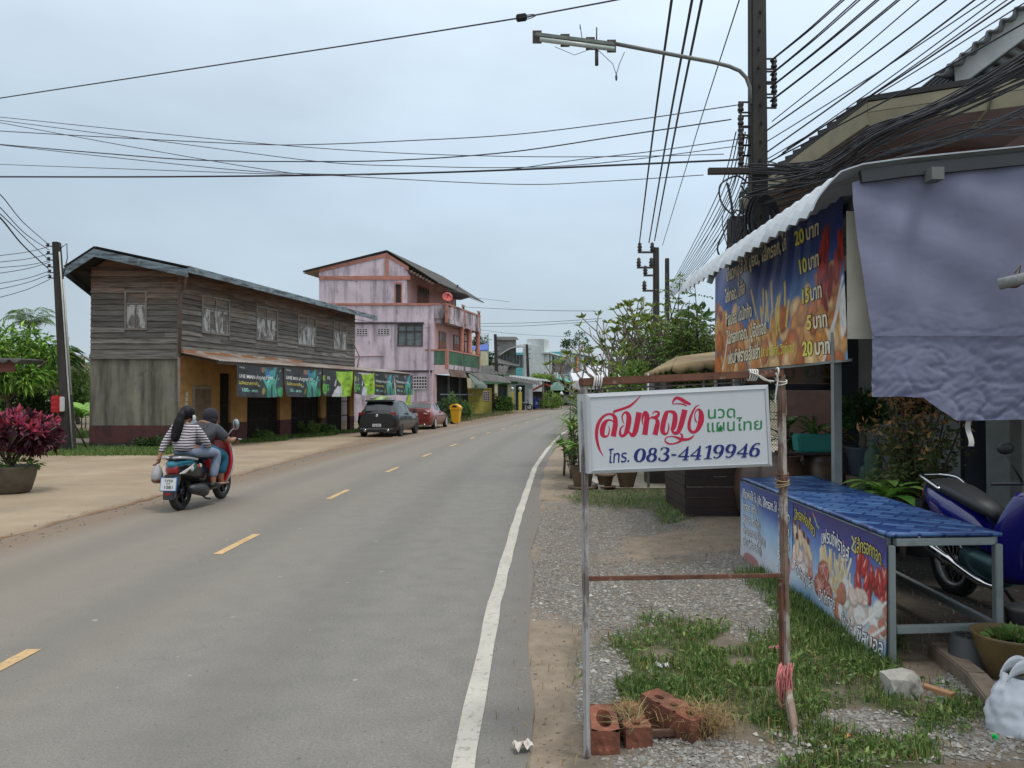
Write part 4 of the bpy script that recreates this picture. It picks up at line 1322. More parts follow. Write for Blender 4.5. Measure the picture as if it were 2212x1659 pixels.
# blue tarpaulin roof behind the pink house
t=thing('blue_tarpaulin','blue tarpaulin shade on thin poles behind the pink balcony','tarpaulin',c3(450,600,90))
A_,B_,C_,D_=c3(320,470,86),c3(598,447,86),c3(606,540,82),c3(330,490,82)
k=MB();k.sheet(lambda u,v:A_.lerp(B_,u).lerp(D_.lerp(C_,u),v)+V((0,0,-.25*math.sin(math.pi*u))),8,4);k.build('sheet',mat('blue_tarp',P(52,92,176),.6,var=.2),t,thick=.02)
for q in ((330,480),(400,480),(500,500),(600,530)):
 k=MB();k.tube([c3(*q,86),V((c3(*q,86).x,86,gz(86)))],.05,5);k.build('pole',m_steel,t)
t=thing('roof_terrace_house','cream house with a flat roof terrace behind the pink house','house',c3(430,650,92))
a_=c3(310,555,92);b_=c3(575,575,92)
k=MB();k.box(((a_.x+b_.x)/2,95,a_.z/2),(b_.x-a_.x,6,a_.z));k.build('wall',m_creamp,t)
# terrestrial aerial
t=thing('roof_aerial','thin many-armed aerial mast beside the pink house','aerial',c3(605,620,80))
k=MB();k.tube([c3(605,640,80),c3(605,330,80)],.03,5);k.build('mast',m_steel,t)
k=MB()
for i in range(7):k.tube([c3(487,340+i*22,80),c3(610,335+i*22,80)],.018,4)
k.build('aerial_arms',m_steel,t)
for i,q in enumerate(((1495,770),(1580,790))):
 dish('satellite_dish',('dark satellite dish by the white house columns','dark satellite dish in front of the turquoise house')[i],c3(*q,90),.95,(-.4,-.5,.6),mat('dark_dish',P(96,96,98),.6),None)

# bins
def wheelie(name,label,c,rz,m,s=1.0):
 t=thing(name,label,'bin',c,rz)
 k=MB()
 def ring(z,a,b_):return [V((x*a,y*b_,z)) for x,y in ((-1,-1),(1,-1),(1,1),(-1,1))]
 r0,r1,r2,r3=ring(.06,.20,.22),ring(.86,.27,.31),ring(.88,.31,.35),ring(.96,.31,.35)
 vs=[p*s for p in r0+r1+r2+r3]
 fs=[(3,2,1,0)]+[(4*l+i,4*l+(i+1)%4,4*l+4+(i+1)%4,4*l+4+i) for l in range(3) for i in range(4)]+[(12,13,14,15)]
 k.add(vs,fs);k.build('body',m,t,world=False,bevel=.025)
 k=MB()
 pr=[(-.33,.965),(.33,.965),(.30,1.02),(.16,1.14),(.02,1.20),(-.16,1.19),(-.30,1.08)]
 k.prism([(u*s,v*s) for u,v in pr],lambda u,v,w_:V((u,w_,v)),-.32*s,.32*s);k.build('lid',m,t,world=False,bevel=.02)
 k=MB();k.prism([(-.14*s,1.0*s),(.14*s,1.0*s),(.12*s,1.1*s),(-.12*s,1.13*s)],lambda u,v,w_:V((u,w_,v)),-.335*s,-.325*s);k.build('flap',m_black,t,world=False)
 for x in (-1,1):
  k=MB();k.lathe([(.02,-.03),(.1,-.03),(.1,.03),(.02,.03)],V((x*.24*s-.12*s,.0,.1)) if False else V((-.2*s,x*.2*s,.1*s)),12,M=Matrix.Rotation(R(90),3,'X'));k.build('wheel',m_black,t,world=False)
 return t
wheelie('wheelie_bin','tall yellow wheelie bin standing behind the red car',V((985-1106,0,0))/F*45.8+V((0,45.8,0)),R(-12),mat('yellow_plastic',P(236,176,30),.45,[(P(190,130,30),3,.5,.75,.6)]))
bb=c3(1195,1280,76)
t=wheelie('wheelie_bin','blue wheelie bin far down the street by the bend',(bb.x,76,gz(76)),R(8),mat('blue_plastic',P(56,62,150),.45))
for z in (.52,.66):
 k=MB();k.box((.03,-.29-(z-.5)*.08,z),(.26,.01,.05));k.build('label_strip',m_lw,t,world=False)
# parked motor scooter far away, in front of the shed
t=thing('parked_motorcycle','dark motorcycle parked in the shed doorway','motorcycle',(fs_(.7,gz(73),.8).x,73,gz(73)))
for x in (-.55,.6):
 k=MB();k.tube([V((x+.26*math.cos(a),0,.3+.26*math.sin(a))) for a in [i*math.pi/8 for i in range(16)]],.05,6,closed=True);k.build('wheel',m_black,t,world=False)
k=MB();k.ball((0,0,.62),(.6,.14,.16));k.build('body',mat('dark_paint',(.03,.04,.04),.3),t,world=False)
k=MB();k.ball((-.25,0,.8),(.35,.12,.07));k.build('seat',m_black,t,world=False)
k=MB();k.tube([(.62,0,.3),(.45,0,.95),(.35,.25,1.0)],.03,6);k.tube([(.45,0,.95),(.35,-.25,1.0)],.03,6);k.build('handlebar',m_black,t,world=False)
# ------------------------------------------------------------------ food stall on the right
m_gpaint=mat('grey_painted_steel',P(150,156,152),.55,[(P(118,122,118),4,.5,.7,.6)],metal=.1)
m_dpost=mat('dark_blue_post',P(52,58,70),.6)
SX=3.2                                    # street side of the stall
stall=thing('food_stall','open food stall under a curved white corrugated tin roof','stall',(SX,7.66,0))
for i,(x,y,m) in enumerate(((SX+.03,7.66,m_gpaint),(SX+.05,11.15,m_gpaint),(6.2,7.5,m_gpaint),(6.4,11.1,m_gpaint))):
 k=MB();k.box((x,y,1.68),(.075,.075,3.42));k.build('post',m,stall)
k=MB();k.bar((SX+.05,6.3,3.42),(SX+.05,11.2,3.42),.06,.1);k.bar((6.2,6.3,3.62),(6.2,11.2,3.62),.06,.1)
k.build('side_beam',m_gpaint,stall)
# roof: corrugations run across from the street to the house, sheet drooping at the street edge
zprof=[(2.47,3.15),(2.51,3.25),(2.60,3.36),(2.68,3.45),(2.85,3.51),(3.2,3.56),(3.8,3.62),(4.6,3.70),(5.6,3.78),(6.6,3.86)]
def roofz(x,Y):
 return ip(zprof,x)
def rooff(u,v):
 Y=6.22+5.0*v
 t_=(v*5.0/.25)%1.0
 h=.042*(1 if t_<.12 else max(0,1-(t_-.12)/.7) if t_<.85 else (t_-.85)/.15)
 x=2.47+u*u*4.13
 sl=(roofz(x+.01,Y)-roofz(x-.01,Y))/.02      # ribs stand square to the sheet
 q=1/math.sqrt(1+sl*sl)
 return V((x-h*sl*q,Y,roofz(x,Y)+h*q-.05))
k=MB();k.sheet(rooff,26,260,sm=False)
k.build('tin_roof',mat('white_tin_sheet',P(206,212,216),.5,[(P(160,164,164),2.0,.5,.72,.6),(P(120,122,120),(1.2,8,1),.62,.72,.5)],spec=.6),stall,thick=.012)
k=MB();pr=[V((x,6.26,z-.11)) for x,z in zprof[4:]]
for p,q in zip(pr,pr[1:]):k.bar(p,q,.10,.05,up=(0,1,0))
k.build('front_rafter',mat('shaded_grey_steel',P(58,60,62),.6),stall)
k=MB();pr=[V((x,9.6,z-.12)) for x,z in zprof]
for p,q in zip(pr,pr[1:]):k.bar(p,q,.05,.07)
k.build('middle_rafter',m_gpaint,stall)
k=MB();k.box((3.42,6.2,3.40),(.1,.12,.1));k.build('rafter_end',mat('box_section',P(120,122,118),.6),stall)

# lilac cloth hanging across the near side
def cloth_y(x,z):
 f=max(0,min(1,(2.4-z)/1.0))
 w=.018*math.sin(6*x+2*z)+.012*math.sin(15*x-4*z)+.02*math.sin(2.2*x+1)
 rd=lambda q:max(0.0,1-abs(mnoise.noise(q))*5.0)**2      # sharp creases
 cr=.012*mnoise.noise(V((x*3.2,z*6.5,1)))+.020*rd(V((x*3.5+z*1.5,z*7,5)))+.012*rd(V((x*8,z*13-x*3,2)))+.006*mnoise.noise(V((x*17,z*22,2)))
 dg=.012*math.sin((x*1.2+(z-2.6)*2.2)*5)*max(0,min(1,(z-1.9)))*math.exp(-((x-3.4)**2)*.9)
 return 6.28+w*.6+cr*(.05+.85*f)+dg
m_lilac=mat('lilac_cloth',P(148,149,174),.85,[(P(137,138,162),.9,.4,.7,.7),(P(112,112,142),2.4,.62,.78,.35)],bump=(220,.12,.002,2),var=.08,spec=.2)
xs_l=lambda z:2.95 if z<2.11 else 2.79+(.16*(3.2-z)/1.09 if z<3.2 else 0)
def zbot(x):
 if x<3.22:return 1.60+.006*math.sin(13*x)
 if x<3.5:return 1.60-.19*(x-3.22)/.28
 return 1.41+.02*max(0,x-3.7)
def clothf(u,v):
 x=2.79+u*2.6
 ztop=ip(zprof,x)-.13
 z=zbot(max(x,2.95))+(ztop-zbot(max(x,2.95)))*v
 xl=xs_l(z)
 x=xl+u*(5.4-xl)
 return V((x,cloth_y(x,z),z))
k=MB();k.sheet(clothf,150,120)
cl=k.build('lilac_cloth',m_lilac)
tag(cl,'large wrinkled lilac cloth hung across the near side of the stall','cloth')
k=MB()
for a_,b_ in zip([2.96+i*.1 for i in range(14)],[3.06+i*.1 for i in range(14)]):k.bar((a_,cloth_y(a_,2.11)-.012,2.11+.004*math.sin(a_*20)),(b_,cloth_y(b_,2.11)-.012,2.11+.004*math.sin(b_*20)),.006,.02)
k.build('hem_fold',m_lilac,cl)
k=MB();k.sheet(lambda u,v:V((3.72+u*.045+.02*v*v*math.sin(v*3),6.3+.02*math.sin(5*v),1.42-v*.22)),3,8)
tag(k.build('cloth_strip',mat('white_strip',P(220,216,210),.8)),'short white cloth strip dangling under the lilac cloth','cloth')
# cream lining seen at the street edge of the cloth
k=MB();k.sheet(lambda u,v:V((2.82+u*.36*(1-.35*v),6.46,2.09+v*1.08)),4,6)
tag(k.build('cream_cloth',mat('cream_canvas',P(216,208,186),.85,[(P(150,142,124),4,.58,.72,.6)])),'cream canvas flap showing beside the lilac cloth','cloth')

# big menu banner on the street side
BW,BH=4.64,1.58
cv=Canvas(260,84,P(40,84,160))
asp=cv.asp
cv.grad(1-cv.y+.08*np.sin(cv.x*9),[(0,P(14,28,78)),(.25,P(24,58,140)),(.6,P(66,120,190)),(1,P(120,170,214))])
for i,(x0,k_) in enumerate(((.42,.3),(.50,.35),(.58,.3),(.66,.28),(.72,.25))):
 cv.line([(x0,.3),(x0+.1,.9)],.05,P(170,200,224),k_*.6)
rs=random.Random(3)
fried=[P(214,142,66),P(232,170,96),P(196,108,48),P(240,196,140),P(206,124,70)]
for i in range(150):      # fried pieces heaped along the bottom
 x=rs.random();y=rs.random()**1.5*(.42+.12*math.sin(x*9)+(.12 if x>.82 else 0))
 c_=rs.choice(fried);r_=rs.uniform(.05,.11);ro=rs.uniform(-1,1)
 cv.ell(x,y,r_*1.25,r_*.95,tuple(q*.55 for q in c_),ro,.25)
 cv.ell(x-.004,y+.012,r_*1.1,r_*.8,c_,ro,.35)
 cv.ell(x-.008,y+.03,r_*.5,r_*.3,tuple(min(1,q*1.35) for q in c_),ro,.6)
for i in range(18):       # chips fanning up
 x=.42+rs.random()*.26;y=rs.uniform(.22,.45)
 a_=rs.uniform(-.5,.5);L=rs.uniform(.14,.26)*(1-abs(x-.52)*2)
 cv.line([(x,y),(x+.25*L*math.sin(a_),y+L)],.018,tuple(q*.8 for q in P(232,196,92)));cv.line([(x-.002,y),(x-.002+.25*L*math.sin(a_),y+L)],.011,P(244,218,126))
for i in range(14):       # red sausages at the right
 x,y=.87+rs.random()*.12,.42+rs.random()*.34
 cv.ell(x,y,.12,.045,P(130,28,34),rs.uniform(.9,1.9),.2);cv.ell(x-.004,y+.012,.09,.028,P(196,58,54),rs.uniform(.9,1.9),.4)
for i in range(6):cv.ell(.03+rs.random()*.05,.45+rs.random()*.22,.09,.06,rs.choice((P(226,168,88),P(150,70,50),P(236,200,150))),rs.uniform(-1,1),.3)
for q in ([(.86,0),(.93,.25),(.99,.5)],[(.90,.18),(.99,.42)],[(.07,.05),(.13,.3)]):cv.line(q,.016,P(236,232,226))
cv.ell(.985,.3,.07,.16,P(240,238,232),-.3)
cv.noise(.35,7,3);cv.a*=1.2
def bfn(u,v,w=0.0):     # u from the far end to the near end
 Y=11.9-u*BW
 z=1.95+v*BH+.02*math.sin(3*u)
 x=SX-.06+.018*math.sin(9*u+2*v)*(1.2-v)+.010*math.sin(23*u-6*v)+.03*math.sin(2.2*u)*(1-v)+.008*math.sin(14*(u+v*.5))-w
 return V((x,Y,z))
m_vinyl2=vcol_mat('glossy_vinyl',rough=.32,spec=.5,dirt=.15)
ban=printed_sheet('menu_banner',cv,bfn,m_vinyl2)
tag(ban,'large fried snack menu banner with prices under the tin roof edge','banner')
g=lambda u,v,w=.003:bfn(u/BW,v/BH,w)
m_cream=mat('cream_print',P(244,232,200,1.0),.5,var=.03)
m_lemon=mat('lemon_print',P(240,230,100,1.0),.5,var=.03)
m_navy=mat('navy_outline',P(24,30,62),.5,var=.03)
rows=[('เกี๊ยวหมูไส้ ไข่, ปูอัด, ไส้กรอก, ไก่',.70,2.43,1.33,'20',3.41,1.31),('ไก่ทอด, ไก่จ๊อ',.62,.98,1.03,'10',3.42,.99),('ชีสบอล, โดนัทกุ้ง',.60,1.25,.69,'15',3.45,.66),('ไส้กรอกทอด, ปูอัดทอด',.62,1.82,.42,'5',3.64,.36),('เฟรนช์ฟรายส์เขย่า',.60,1.56,.13,'20',3.54,.085)]
for body,x,fit,y,num,nx,ny in rows:
 wn=.125*len(num)
 for off,mm,w_ in ((.06,m_navy,.003),(.03,m_cream,.006)):
  gg=lambda u,v,w=0,w_=w_:g(u,v,w_)
  letter(ban,mm,gg,body,.235,x,y,off=off,fit=fit)
  letter(ban,mm if mm is m_navy else m_lemon,gg,num,.215,nx,ny,off=off,fit=wn)
  letter(ban,mm,gg,'บาท',.215,nx+wn+.05,ny,off=off,fit=.34)
letter(ban,m_lemon,lambda u,v,w=0:g(u,v,.006),'ชีส, ปาปริก้า, วิงซ์แซ่บ',.16,2.2,.14,off=.012,fit=1.08)
k=MB();k.bar(bfn(0,1.0,-.03),bfn(1,1.0,-.03),.03,.03);k.bar(bfn(0,0.0,-.03),bfn(1,0,-.03),.025,.025);k.build('batten',m_gpaint,ban)

# second banner, its back to the camera, across the far end of the stall
cv=Canvas(70,40,P(40,60,84))
cv.grad(cv.y,[(0,P(120,80,56)),(.28,P(150,104,70)),(.5,P(60,84,100)),(1,P(36,60,90))])
for i in range(40):cv.ell(rs.random(),rs.random()*.4,.1,.08,rs.choice(fried),0,.5,.5)
cv.a*=.5  # shade of the stall put into the print colours
def rfn(u,v,w=0.0):return V((3.3+u*2.9,11.3+.02*math.sin(8*u)-w,1.80+v*1.45))
ban2=printed_sheet('menu_banner',cv,rfn,m_vinyl2)
tag(ban2,'dark banner seen from behind across the far end of the stall, mirrored figures','banner')
m_ghost=mat('show_through_print',P(128,122,100),.6)
gm=lambda u,v,w=.004:rfn(1-u/2.9,v/1.45,w)
letter(ban2,m_ghost,gm,'20 บาท',.26,1.5,.08,off=.02,fit=1.1)
letter(ban2,m_ghost,gm,'ปาปริก้า, วิงซ์แซ่บ',.16,.35,.1,off=.01,fit=1.0)
letter(ban2,m_ghost,gm,'5 บาท',.2,.25,.85,off=.01,fit=.6)
k=MB();k.box((4.75,11.36,1.75),(3.0,.05,.09));k.build('batten',m_dpost,ban2)

# pipe end tied with cord at the right edge
t=thing('grey_pipe','grey plastic pipe end tied with brown cord at the right edge','pipe',at(2160,612,3.6))
p0,p1=at(2158,614,3.6),at(2330,575,3.4)
k=MB();k.tube([p0,p1],.027,14);k.build('pipe',mat('dusty_grey_pipe',P(140,142,142),.6,[(P(176,176,172),30,.5,.6,.6)]),t)
k=MB()
c_=at(2192,606,3.58)
for i in range(3):k.tube([c_+V((i*.012+.02*math.sin(a),.033*math.cos(a),.033*math.sin(a))) for a in [j*math.pi/7 for j in range(15)]],.004,5)
k.tube([c_+V((0,-.03,.02)),c_+V((.01,-.03,.07)),c_+V((-.02,-.03,.03))],.004,5);k.tube([c_+V((.03,-.03,-.02)),c_+V((.035,-.03,-.07))],.004,5)
k.build('cord',mat('brown_cord',P(120,96,80),.9),t)

# ------------------------------------------------------------------ houses behind the stall
m_brownw=mat('brown_house_boards',P(112,78,68),.75,[(P(84,58,50),(1,1,6),.4,.7,.7)])
m_creamf=mat('cream_fascia',P(168,158,130),.8,[(P(120,116,108),(1.5,1.5,3),.56,.66,.7)])
m_mauve=mat('mauve_soffit',P(150,128,124),.85,[(P(124,104,100),1,.4,.7,.6)])
bh=thing('brown_house','tall brown boarded house with wide cream edged eaves behind the stall','house',(8.0,16,0))
# eave corner (1890,215), verge running down-left to (1590,405), long fascia to the right
E0=at(1878,222,12.5);E1=at(2330,150,10.0);E2=at(1600,432,17.5)
k=MB()
k.add([E0,E1,E1+V((0,0,-.16)),E0+V((0,0,-.16))],[(0,1,2,3)]);k.add([E0+V((0,0,-.16)),E1+V((0,0,-.16)),E1+V((.02,.05,-.36)),E0+V((.02,.05,-.36))],[(0,1,2,3)])
k.add([E0,E2,E2+V((0,0,-.3)),E0+V((0,0,-.36))],[(3,2,1,0)])
fa=k.build('fascia',m_creamf,bh,thick=.04)
wA=V((E0.x+.9,E0.y+1.2,E0.z-.36));wB=V((E1.x+.3,E1.y+2.0,E1.z-.36));wC=V((E2.x+1.3,E2.y+.8,E2.z-.2))
k=MB();k.poly([E0+V((0,0,-.35)),E1+V((0,0,-.35)),wB,wA]);k.poly([E0+V((0,0,-.35)),wA,wC,E2+V((0,0,-.29))]);k.build('soffit',m_mauve,fa)
k=MB()
N_=16
for i in range(N_):  # stepped roof tiles along the verge
 a_,b_=E0.lerp(E2,i/N_),E0.lerp(E2,(i+1)/N_)
 for p in (0,1):
  pass
 k.add([a_+V((-.04,-.02,.1)),b_+V((-.04,-.02,.17)),b_+V((-.04,-.02,.02)),a_+V((-.04,-.02,.0)),a_+V((1.2,1.4,.5)),b_+V((1.2,1.4,.57))],[(0,3,2,1),(0,1,5,4)])
k.bar(E0+V((0,0,.06)),E1+V((0,0,.06)),.12,.08)
k.build('roof_tiles',mat('dark_roof_tile',P(64,62,60),.85),bh)
R1=V((E1.x+2,E1.y+6,E1.z+2.2));R0=V((E0.x+2.8,E0.y+5,E0.z+2.0))
k=MB();k.poly([E0+V((0,0,.05)),E1+V((0,0,.05)),R1,R0]);k.poly([E0+V((0,0,.05)),R0,E2+V((3,4,2)),E2+V((0,0,.08))]);k.build('roof',mat('dark_roof_tile',P(64,62,60)),bh)
k=MB()
n_=15
for i in range(n_):
 z0_,z1_=i/n_,(i+1)/n_
 for P0,P1 in ((wA,wB),(wC,wA)):
  a0,b0_=V((P0.x,P0.y,P0.z*(1-z0_))),V((P1.x,P1.y,P1.z*(1-z0_)))
  a1,b1_=V((P0.x,P0.y,P0.z*(1-z1_))),V((P1.x,P1.y,P1.z*(1-z1_)))
  d=V((0,-.03,0))
  k.add([a0,b0_,b1_+d,a1+d,a1,b1_],[(0,1,2,3),(3,2,5,4)])
k.build('boards',m_brownw,bh)
k=MB();p=wA.lerp(wB,.55);q=wA.lerp(wB,.85)
k.add([p+V((0,-.06,-1.15)),q+V((0,-.06,-1.15)),q+V((0,-.06,-1.75)),p+V((0,-.06,-1.75))],[(0,1,2,3)]);k.build('window',mat('pale_window_frame',P(200,200,196),.6),bh,thick=.05)
k=MB();k.tube([E0.lerp(E1,.62)+V((0,-.08,-.1)),E0.lerp(E1,.6)+V((0,-.1,-.4)),E0.lerp(E1,.5)+V((0,-.06,-.75)),E0.lerp(E1,.36)+V((0,.3,-.7))],.022,6);k.build('cable_loop',mat('olive_conduit',P(96,92,66),.7),bh)
# upper grey roof corner at the top right
uh=thing('tall_house_roof','grey corrugated roof corner with a white fascia high at the right edge','roof',at(2100,150,12))
G0,G1=at(2022,165,11.5),at(2290,-60,10.5);G2=at(2068,200,12)
k=MB()
corr(k,G0,G1,G1+V((2.5,3.0,.9)),G0+V((3.2,3.0,.9)),.2,.04,1)
k.build('roof_sheet',mat('old_grey_tin',P(120,122,122),.7,[(P(80,82,82),2,.45,.7,.8)]),uh,thick=.03)
H0,H1=at(2062,135,11.6),at(2330,-80,10.6)
k=MB();k.add([H0,H1,H1+V((.02,0,-.48)),H0+V((.02,0,-.42))],[(0,1,2,3)]);k.build('white_fascia',mat('white_board',P(222,222,218),.7),uh,thick=.05)
k=MB()
for i in range(8):
 a_,b_=H0+V((.1,.15+i*.28,-.35+i*.05)),H1+V((.1,.15+i*.28,-.35+i*.05));k.bar(a_,b_,.22,.03)
k.build('louvre_soffit',mat('slate_boards',P(84,88,92),.7),uh)
k=MB();k.box((13.2,16.5,4.0),(4.0,4,8.0));k.build('wall',m_brownw,uh)

# white clapboard house wall and carport under the stall roof
m_wclap=mat('white_clapboards',P(198,200,194),.75,[(P(150,150,144),2,.5,.75,.5)],rnd=.06)
wh=thing('white_clapboard_house','single storey white clapboard house wall behind the potted plants','house',(5.2,10.8,0))
wfn=plane((4.95,11.0,0),(1,0))
k=MB();clap(k,wfn,0,2.55,.1,3.3,.215,[(.55,1.15,1.35,2.0)],random.Random(3),proud=.025,jit=.002,maxlen=9);k.build('clapboards',m_wclap,wh)
k=MB();wall_holes(k,wfn,0,2.6,-.1,3.4,[(.55,1.15,1.35,2.0)],-.15,0);k.build('wall_core',m_wclap,wh)
k=MB();slab(k,wfn,.55,1.15,1.35,2.0,-.14,-.12);k.build('window',m_black,wh)
k=MB();slab(k,wfn,-.28,-.02,0,3.4,-.1,.06);k.build('corner_post',mat('navy_post',P(36,40,52),.6),wh)
k=MB();k.box((6.13,9.2,1.7),(.22,.22,3.4));k.build('carport_column',mat('grey_column',P(176,174,166),.8,[(P(120,112,104),(2,2,1),.55,.7,.8)]),wh)
k=MB();k.box((5.75,9.6,1.7),(.26,.1,3.4));k.build('navy_column',mat('navy_post',(.02,.02,.03)),wh)
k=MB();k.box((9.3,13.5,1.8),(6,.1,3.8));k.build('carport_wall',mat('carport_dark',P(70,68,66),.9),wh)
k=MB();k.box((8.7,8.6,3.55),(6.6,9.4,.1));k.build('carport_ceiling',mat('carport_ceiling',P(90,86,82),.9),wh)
k=MB();corr(k,(3.4,1.2,3.72),(3.4,5.0,3.72),(9.4,5.0,3.95),(9.4,1.2,3.95),.2,.02,1);k.build('unseen_shade_roof',m_gcorr,wh)  # unseen tin roof and posts, added to shade the motorbike
for y_ in (1.4,4.9):
 k=MB();k.box((6.4,y_,1.88),(.08,.08,3.8));k.build('shade_roof_post',m_gpaint,wh)
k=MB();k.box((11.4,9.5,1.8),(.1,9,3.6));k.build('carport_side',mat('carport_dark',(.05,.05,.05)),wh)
# chain-link fence and brown post seen through the stall, wooden box, jars
ft_=thing('chain_link_fence','chain link fence panel with white posts behind the stall','fence',(4.1,13.4,0))
k=MB()
for x in (3.55,3.95,4.75):k.tube([(x,13.4,0),(x,13.4,2.0)],.03,6)
k.build('post',mat('white_tube',P(206,206,200),.6),ft_)
k=MB()
for i in range(-26,22):
 a_,b_=(3.5+i*.055,.4),(3.5+i*.055+1.4,1.8)
 for f_ in (1,-1):
  pts=[]
  for q in range(2):
   x=(a_,b_)[q][0] if f_==1 else 8.3-(a_,b_)[q][0]
   pts.append(V((x,13.4+.006*f_,(a_,b_)[q][1])))
  # clip to the panel
  p_,q_=pts
  lo,hi=3.55,4.75
  def cut(p_,q_,X):t_=(X-p_.x)/(q_.x-p_.x);return p_.lerp(q_,t_)
  if max(p_.x,q_.x)<lo or min(p_.x,q_.x)>hi:continue
  if p_.x<lo:p_=cut(p_,q_,lo)
  if q_.x<lo:q_=cut(p_,q_,lo)
  if p_.x>hi:p_=cut(p_,q_,hi)
  if q_.x>hi:q_=cut(p_,q_,hi)
  k.tube([p_,q_],.004,3,cap=False)
k.build('mesh',m_steel,ft_)
t=thing('brown_porch_post','dark red brown timber post beside the chain link fence','post',(3.85,13.0,0))
k=MB();k.box((3.82,13.0,1.5),(.2,.2,3.0));k.build('timber',mat('red_brown_timber',P(96,58,50),.8),t)
k=MB();k.box((3.82,13.0,.06),(.3,.3,.12));k.build('footing',m_grey,t)
# ------------------------------------------------------------------ poles, street lamp, cables
m_pole=mat('dark_concrete_pole',P(70,65,60),.9,[(P(44,42,40),(3,3,.5),.4,.66,.8),(P(104,98,90),(8,8,2),.62,.74,.5)])
m_wire=mat('black_cable',(.02,.02,.024),.55,var=0)
m_wireg=mat('grey_cable',(.055,.055,.07),.6,var=0)
m_rust=mat('dark_rusty_bracket',P(82,72,66),.8)
m_ins=mat('brown_insulator',P(60,48,42),.3)
def pole(name,label,base,top,w0,w1,group=None,holes=False,cat='pole'):
 t=thing(name,label,cat,base,0,group)
 b_,p_=V(base),V(top)
 k=MB()
 k.prism([(-1,-1),(1,-1),(1,1),(-1,1)],lambda u,v,s_:b_.lerp(p_,s_)+V((u,v,0))*(w0+(w1-w0)*s_)/2,-.03,1)
 k.build('shaft',m_pole,t,bevel=.02)
 return t
def rack(t,x,y,zs,side,r=.055):
 """a vertical rack of spool insulators"""
 k=MB()
 k.bar((x+side*.16,y,zs[0]-.1),(x+side*.16,y,zs[-1]+.1),.03,.03)
 for z in (*zs,):k.bar((x,y,z+.09),(x+side*.2,y,z+.09),.025,.025);k.bar((x,y,z-.09),(x+side*.2,y,z-.09),.025,.025)
 k.build('bracket',m_rust,t)
 for z in zs:
  k=MB();k.lathe([(.03,-.07),(r,-.06),(r,-.03),(r*.65,0),(r,.03),(r,.06),(.03,.07)],(x+side*.16,y,z),10);k.build('insulator',m_ins,t)
PY,PX=13.2,4.24
mp_=pole('utility_pole','thick dark concrete utility pole rising behind the food stall, tangled with cables',(PX,PY,0),(PX,PY,12.2),.30,.23)
pz_=lambda y:1.6+(858-y)/F*PY
rack(mp_,PX+.13,PY,[pz_(218),pz_(188),pz_(161),pz_(133)],1)
rack(mp_,PX-.13,PY,[pz_(q) for q in (345,322,300,283,258,228)],-1)
k=MB()
a_,b_=at(1530,370,PY-.2),at(1800,368,PY-.2)
k.bar(a_,b_,.1,.1);k.build('crossarm',mat('dark_timber_arm',P(62,56,52),.9),mp_)
for i in range(16):
 k=MB();k.box((PX+.02*math.sin(i),PY-.142,pz_(60)-i*.32+.9),(.03,.03,.045));k.build('bolt_hole',m_black,mp_)
for rr in range(3):
 k=MB()
 c_=at(1633+rr*8,478,PY-.25)
 for i in range(5):
  r1,r2=.16+.012*i+.02*rr,.36+.015*i
  k.tube([c_+V((r1*math.cos(a),-.015*i-.03*rr,r2*math.sin(a))) for a in [j*math.pi/12 for j in range(24)]],.010,5,closed=True)
 k.build('cable_coil',m_wire,mp_)
# lamp arm with a tubular fluorescent lamp
lm=thing('street_lamp','fluorescent street lamp on a curved arm of the big utility pole','street lamp',(PX-.13,PY,pz_(200)))
pts=[(1622,225),(1620,190),(1612,168),(1598,153),(1575,143),(1540,134),(1480,123),(1400,108),(1322,93)]
k=MB();k.tube([at(x,y,PY-.1-i*.03) for i,(x,y) in enumerate(pts)],.033,10);k.build('arm',mat('dull_galvanised',P(128,128,122),.6,metal=.3),lm)
p0,p1=at(1326,97,PY-.4),at(1155,76,PY-.6)
ax=(p1-p0).normalized()
k=MB();k.bar(p0,p1,.09,.085);k.build('housing',mat('lamp_housing',P(116,122,112),.7,[(P(86,90,84),5,.5,.7,.7)]),lm,bevel=.02)
k=MB();k.tube([p0+V((0,-.03,-.085)),p1+V((.08,-.03,-.085))],.04,8);k.build('tube',mat('dirty_lamp_tube',P(190,196,186),.3),lm)
for f_ in (.03,.3,.62,.97):
 k=MB();k.bar(p0.lerp(p1,f_)+V((0,0,.08)),p0.lerp(p1,f_)+V((0,0,-.13)),.025,.15);k.build('clamp',m_rust,lm)
k=MB()
k.tube([p0.lerp(p1,.22),p0.lerp(p1,.22)+V((0,-.02,.25))],.012,5);k.tube([p0.lerp(p1,.4),p0.lerp(p1,.41)+V((-.03,-.02,.27)),p0.lerp(p1,.43)+V((0,0,.2))],.007,5)
k.tube([p0.lerp(p1,.22)+V((0,0,-.1)),p0.lerp(p1,.22)+V((0,0,-.38))],.03,6)
k.build('loose_fitting',m_rust,lm)
k=MB()
k.tube([p0.lerp(p1,.2)+V((0,0,-.12)),p0+V((-.02,0,-.32)),p0+V((.04,0,-.5))],.006,4);k.tube([p0+V((.18,0,-.12)),p0+V((.1,0,-.3)),p0+V((.04,0,-.5))],.006,4);k.ball(p0+V((.04,0,-.55)),(.02,.02,.06))
k.tube([p0.lerp(p1,.3)+V((0,0,-.12)),p0.lerp(p1,.5)+V((0,0,-.25)),p0.lerp(p1,.75)+V((0,0,-.15))],.005,4)
k.build('loose_wire',m_wireg,lm)

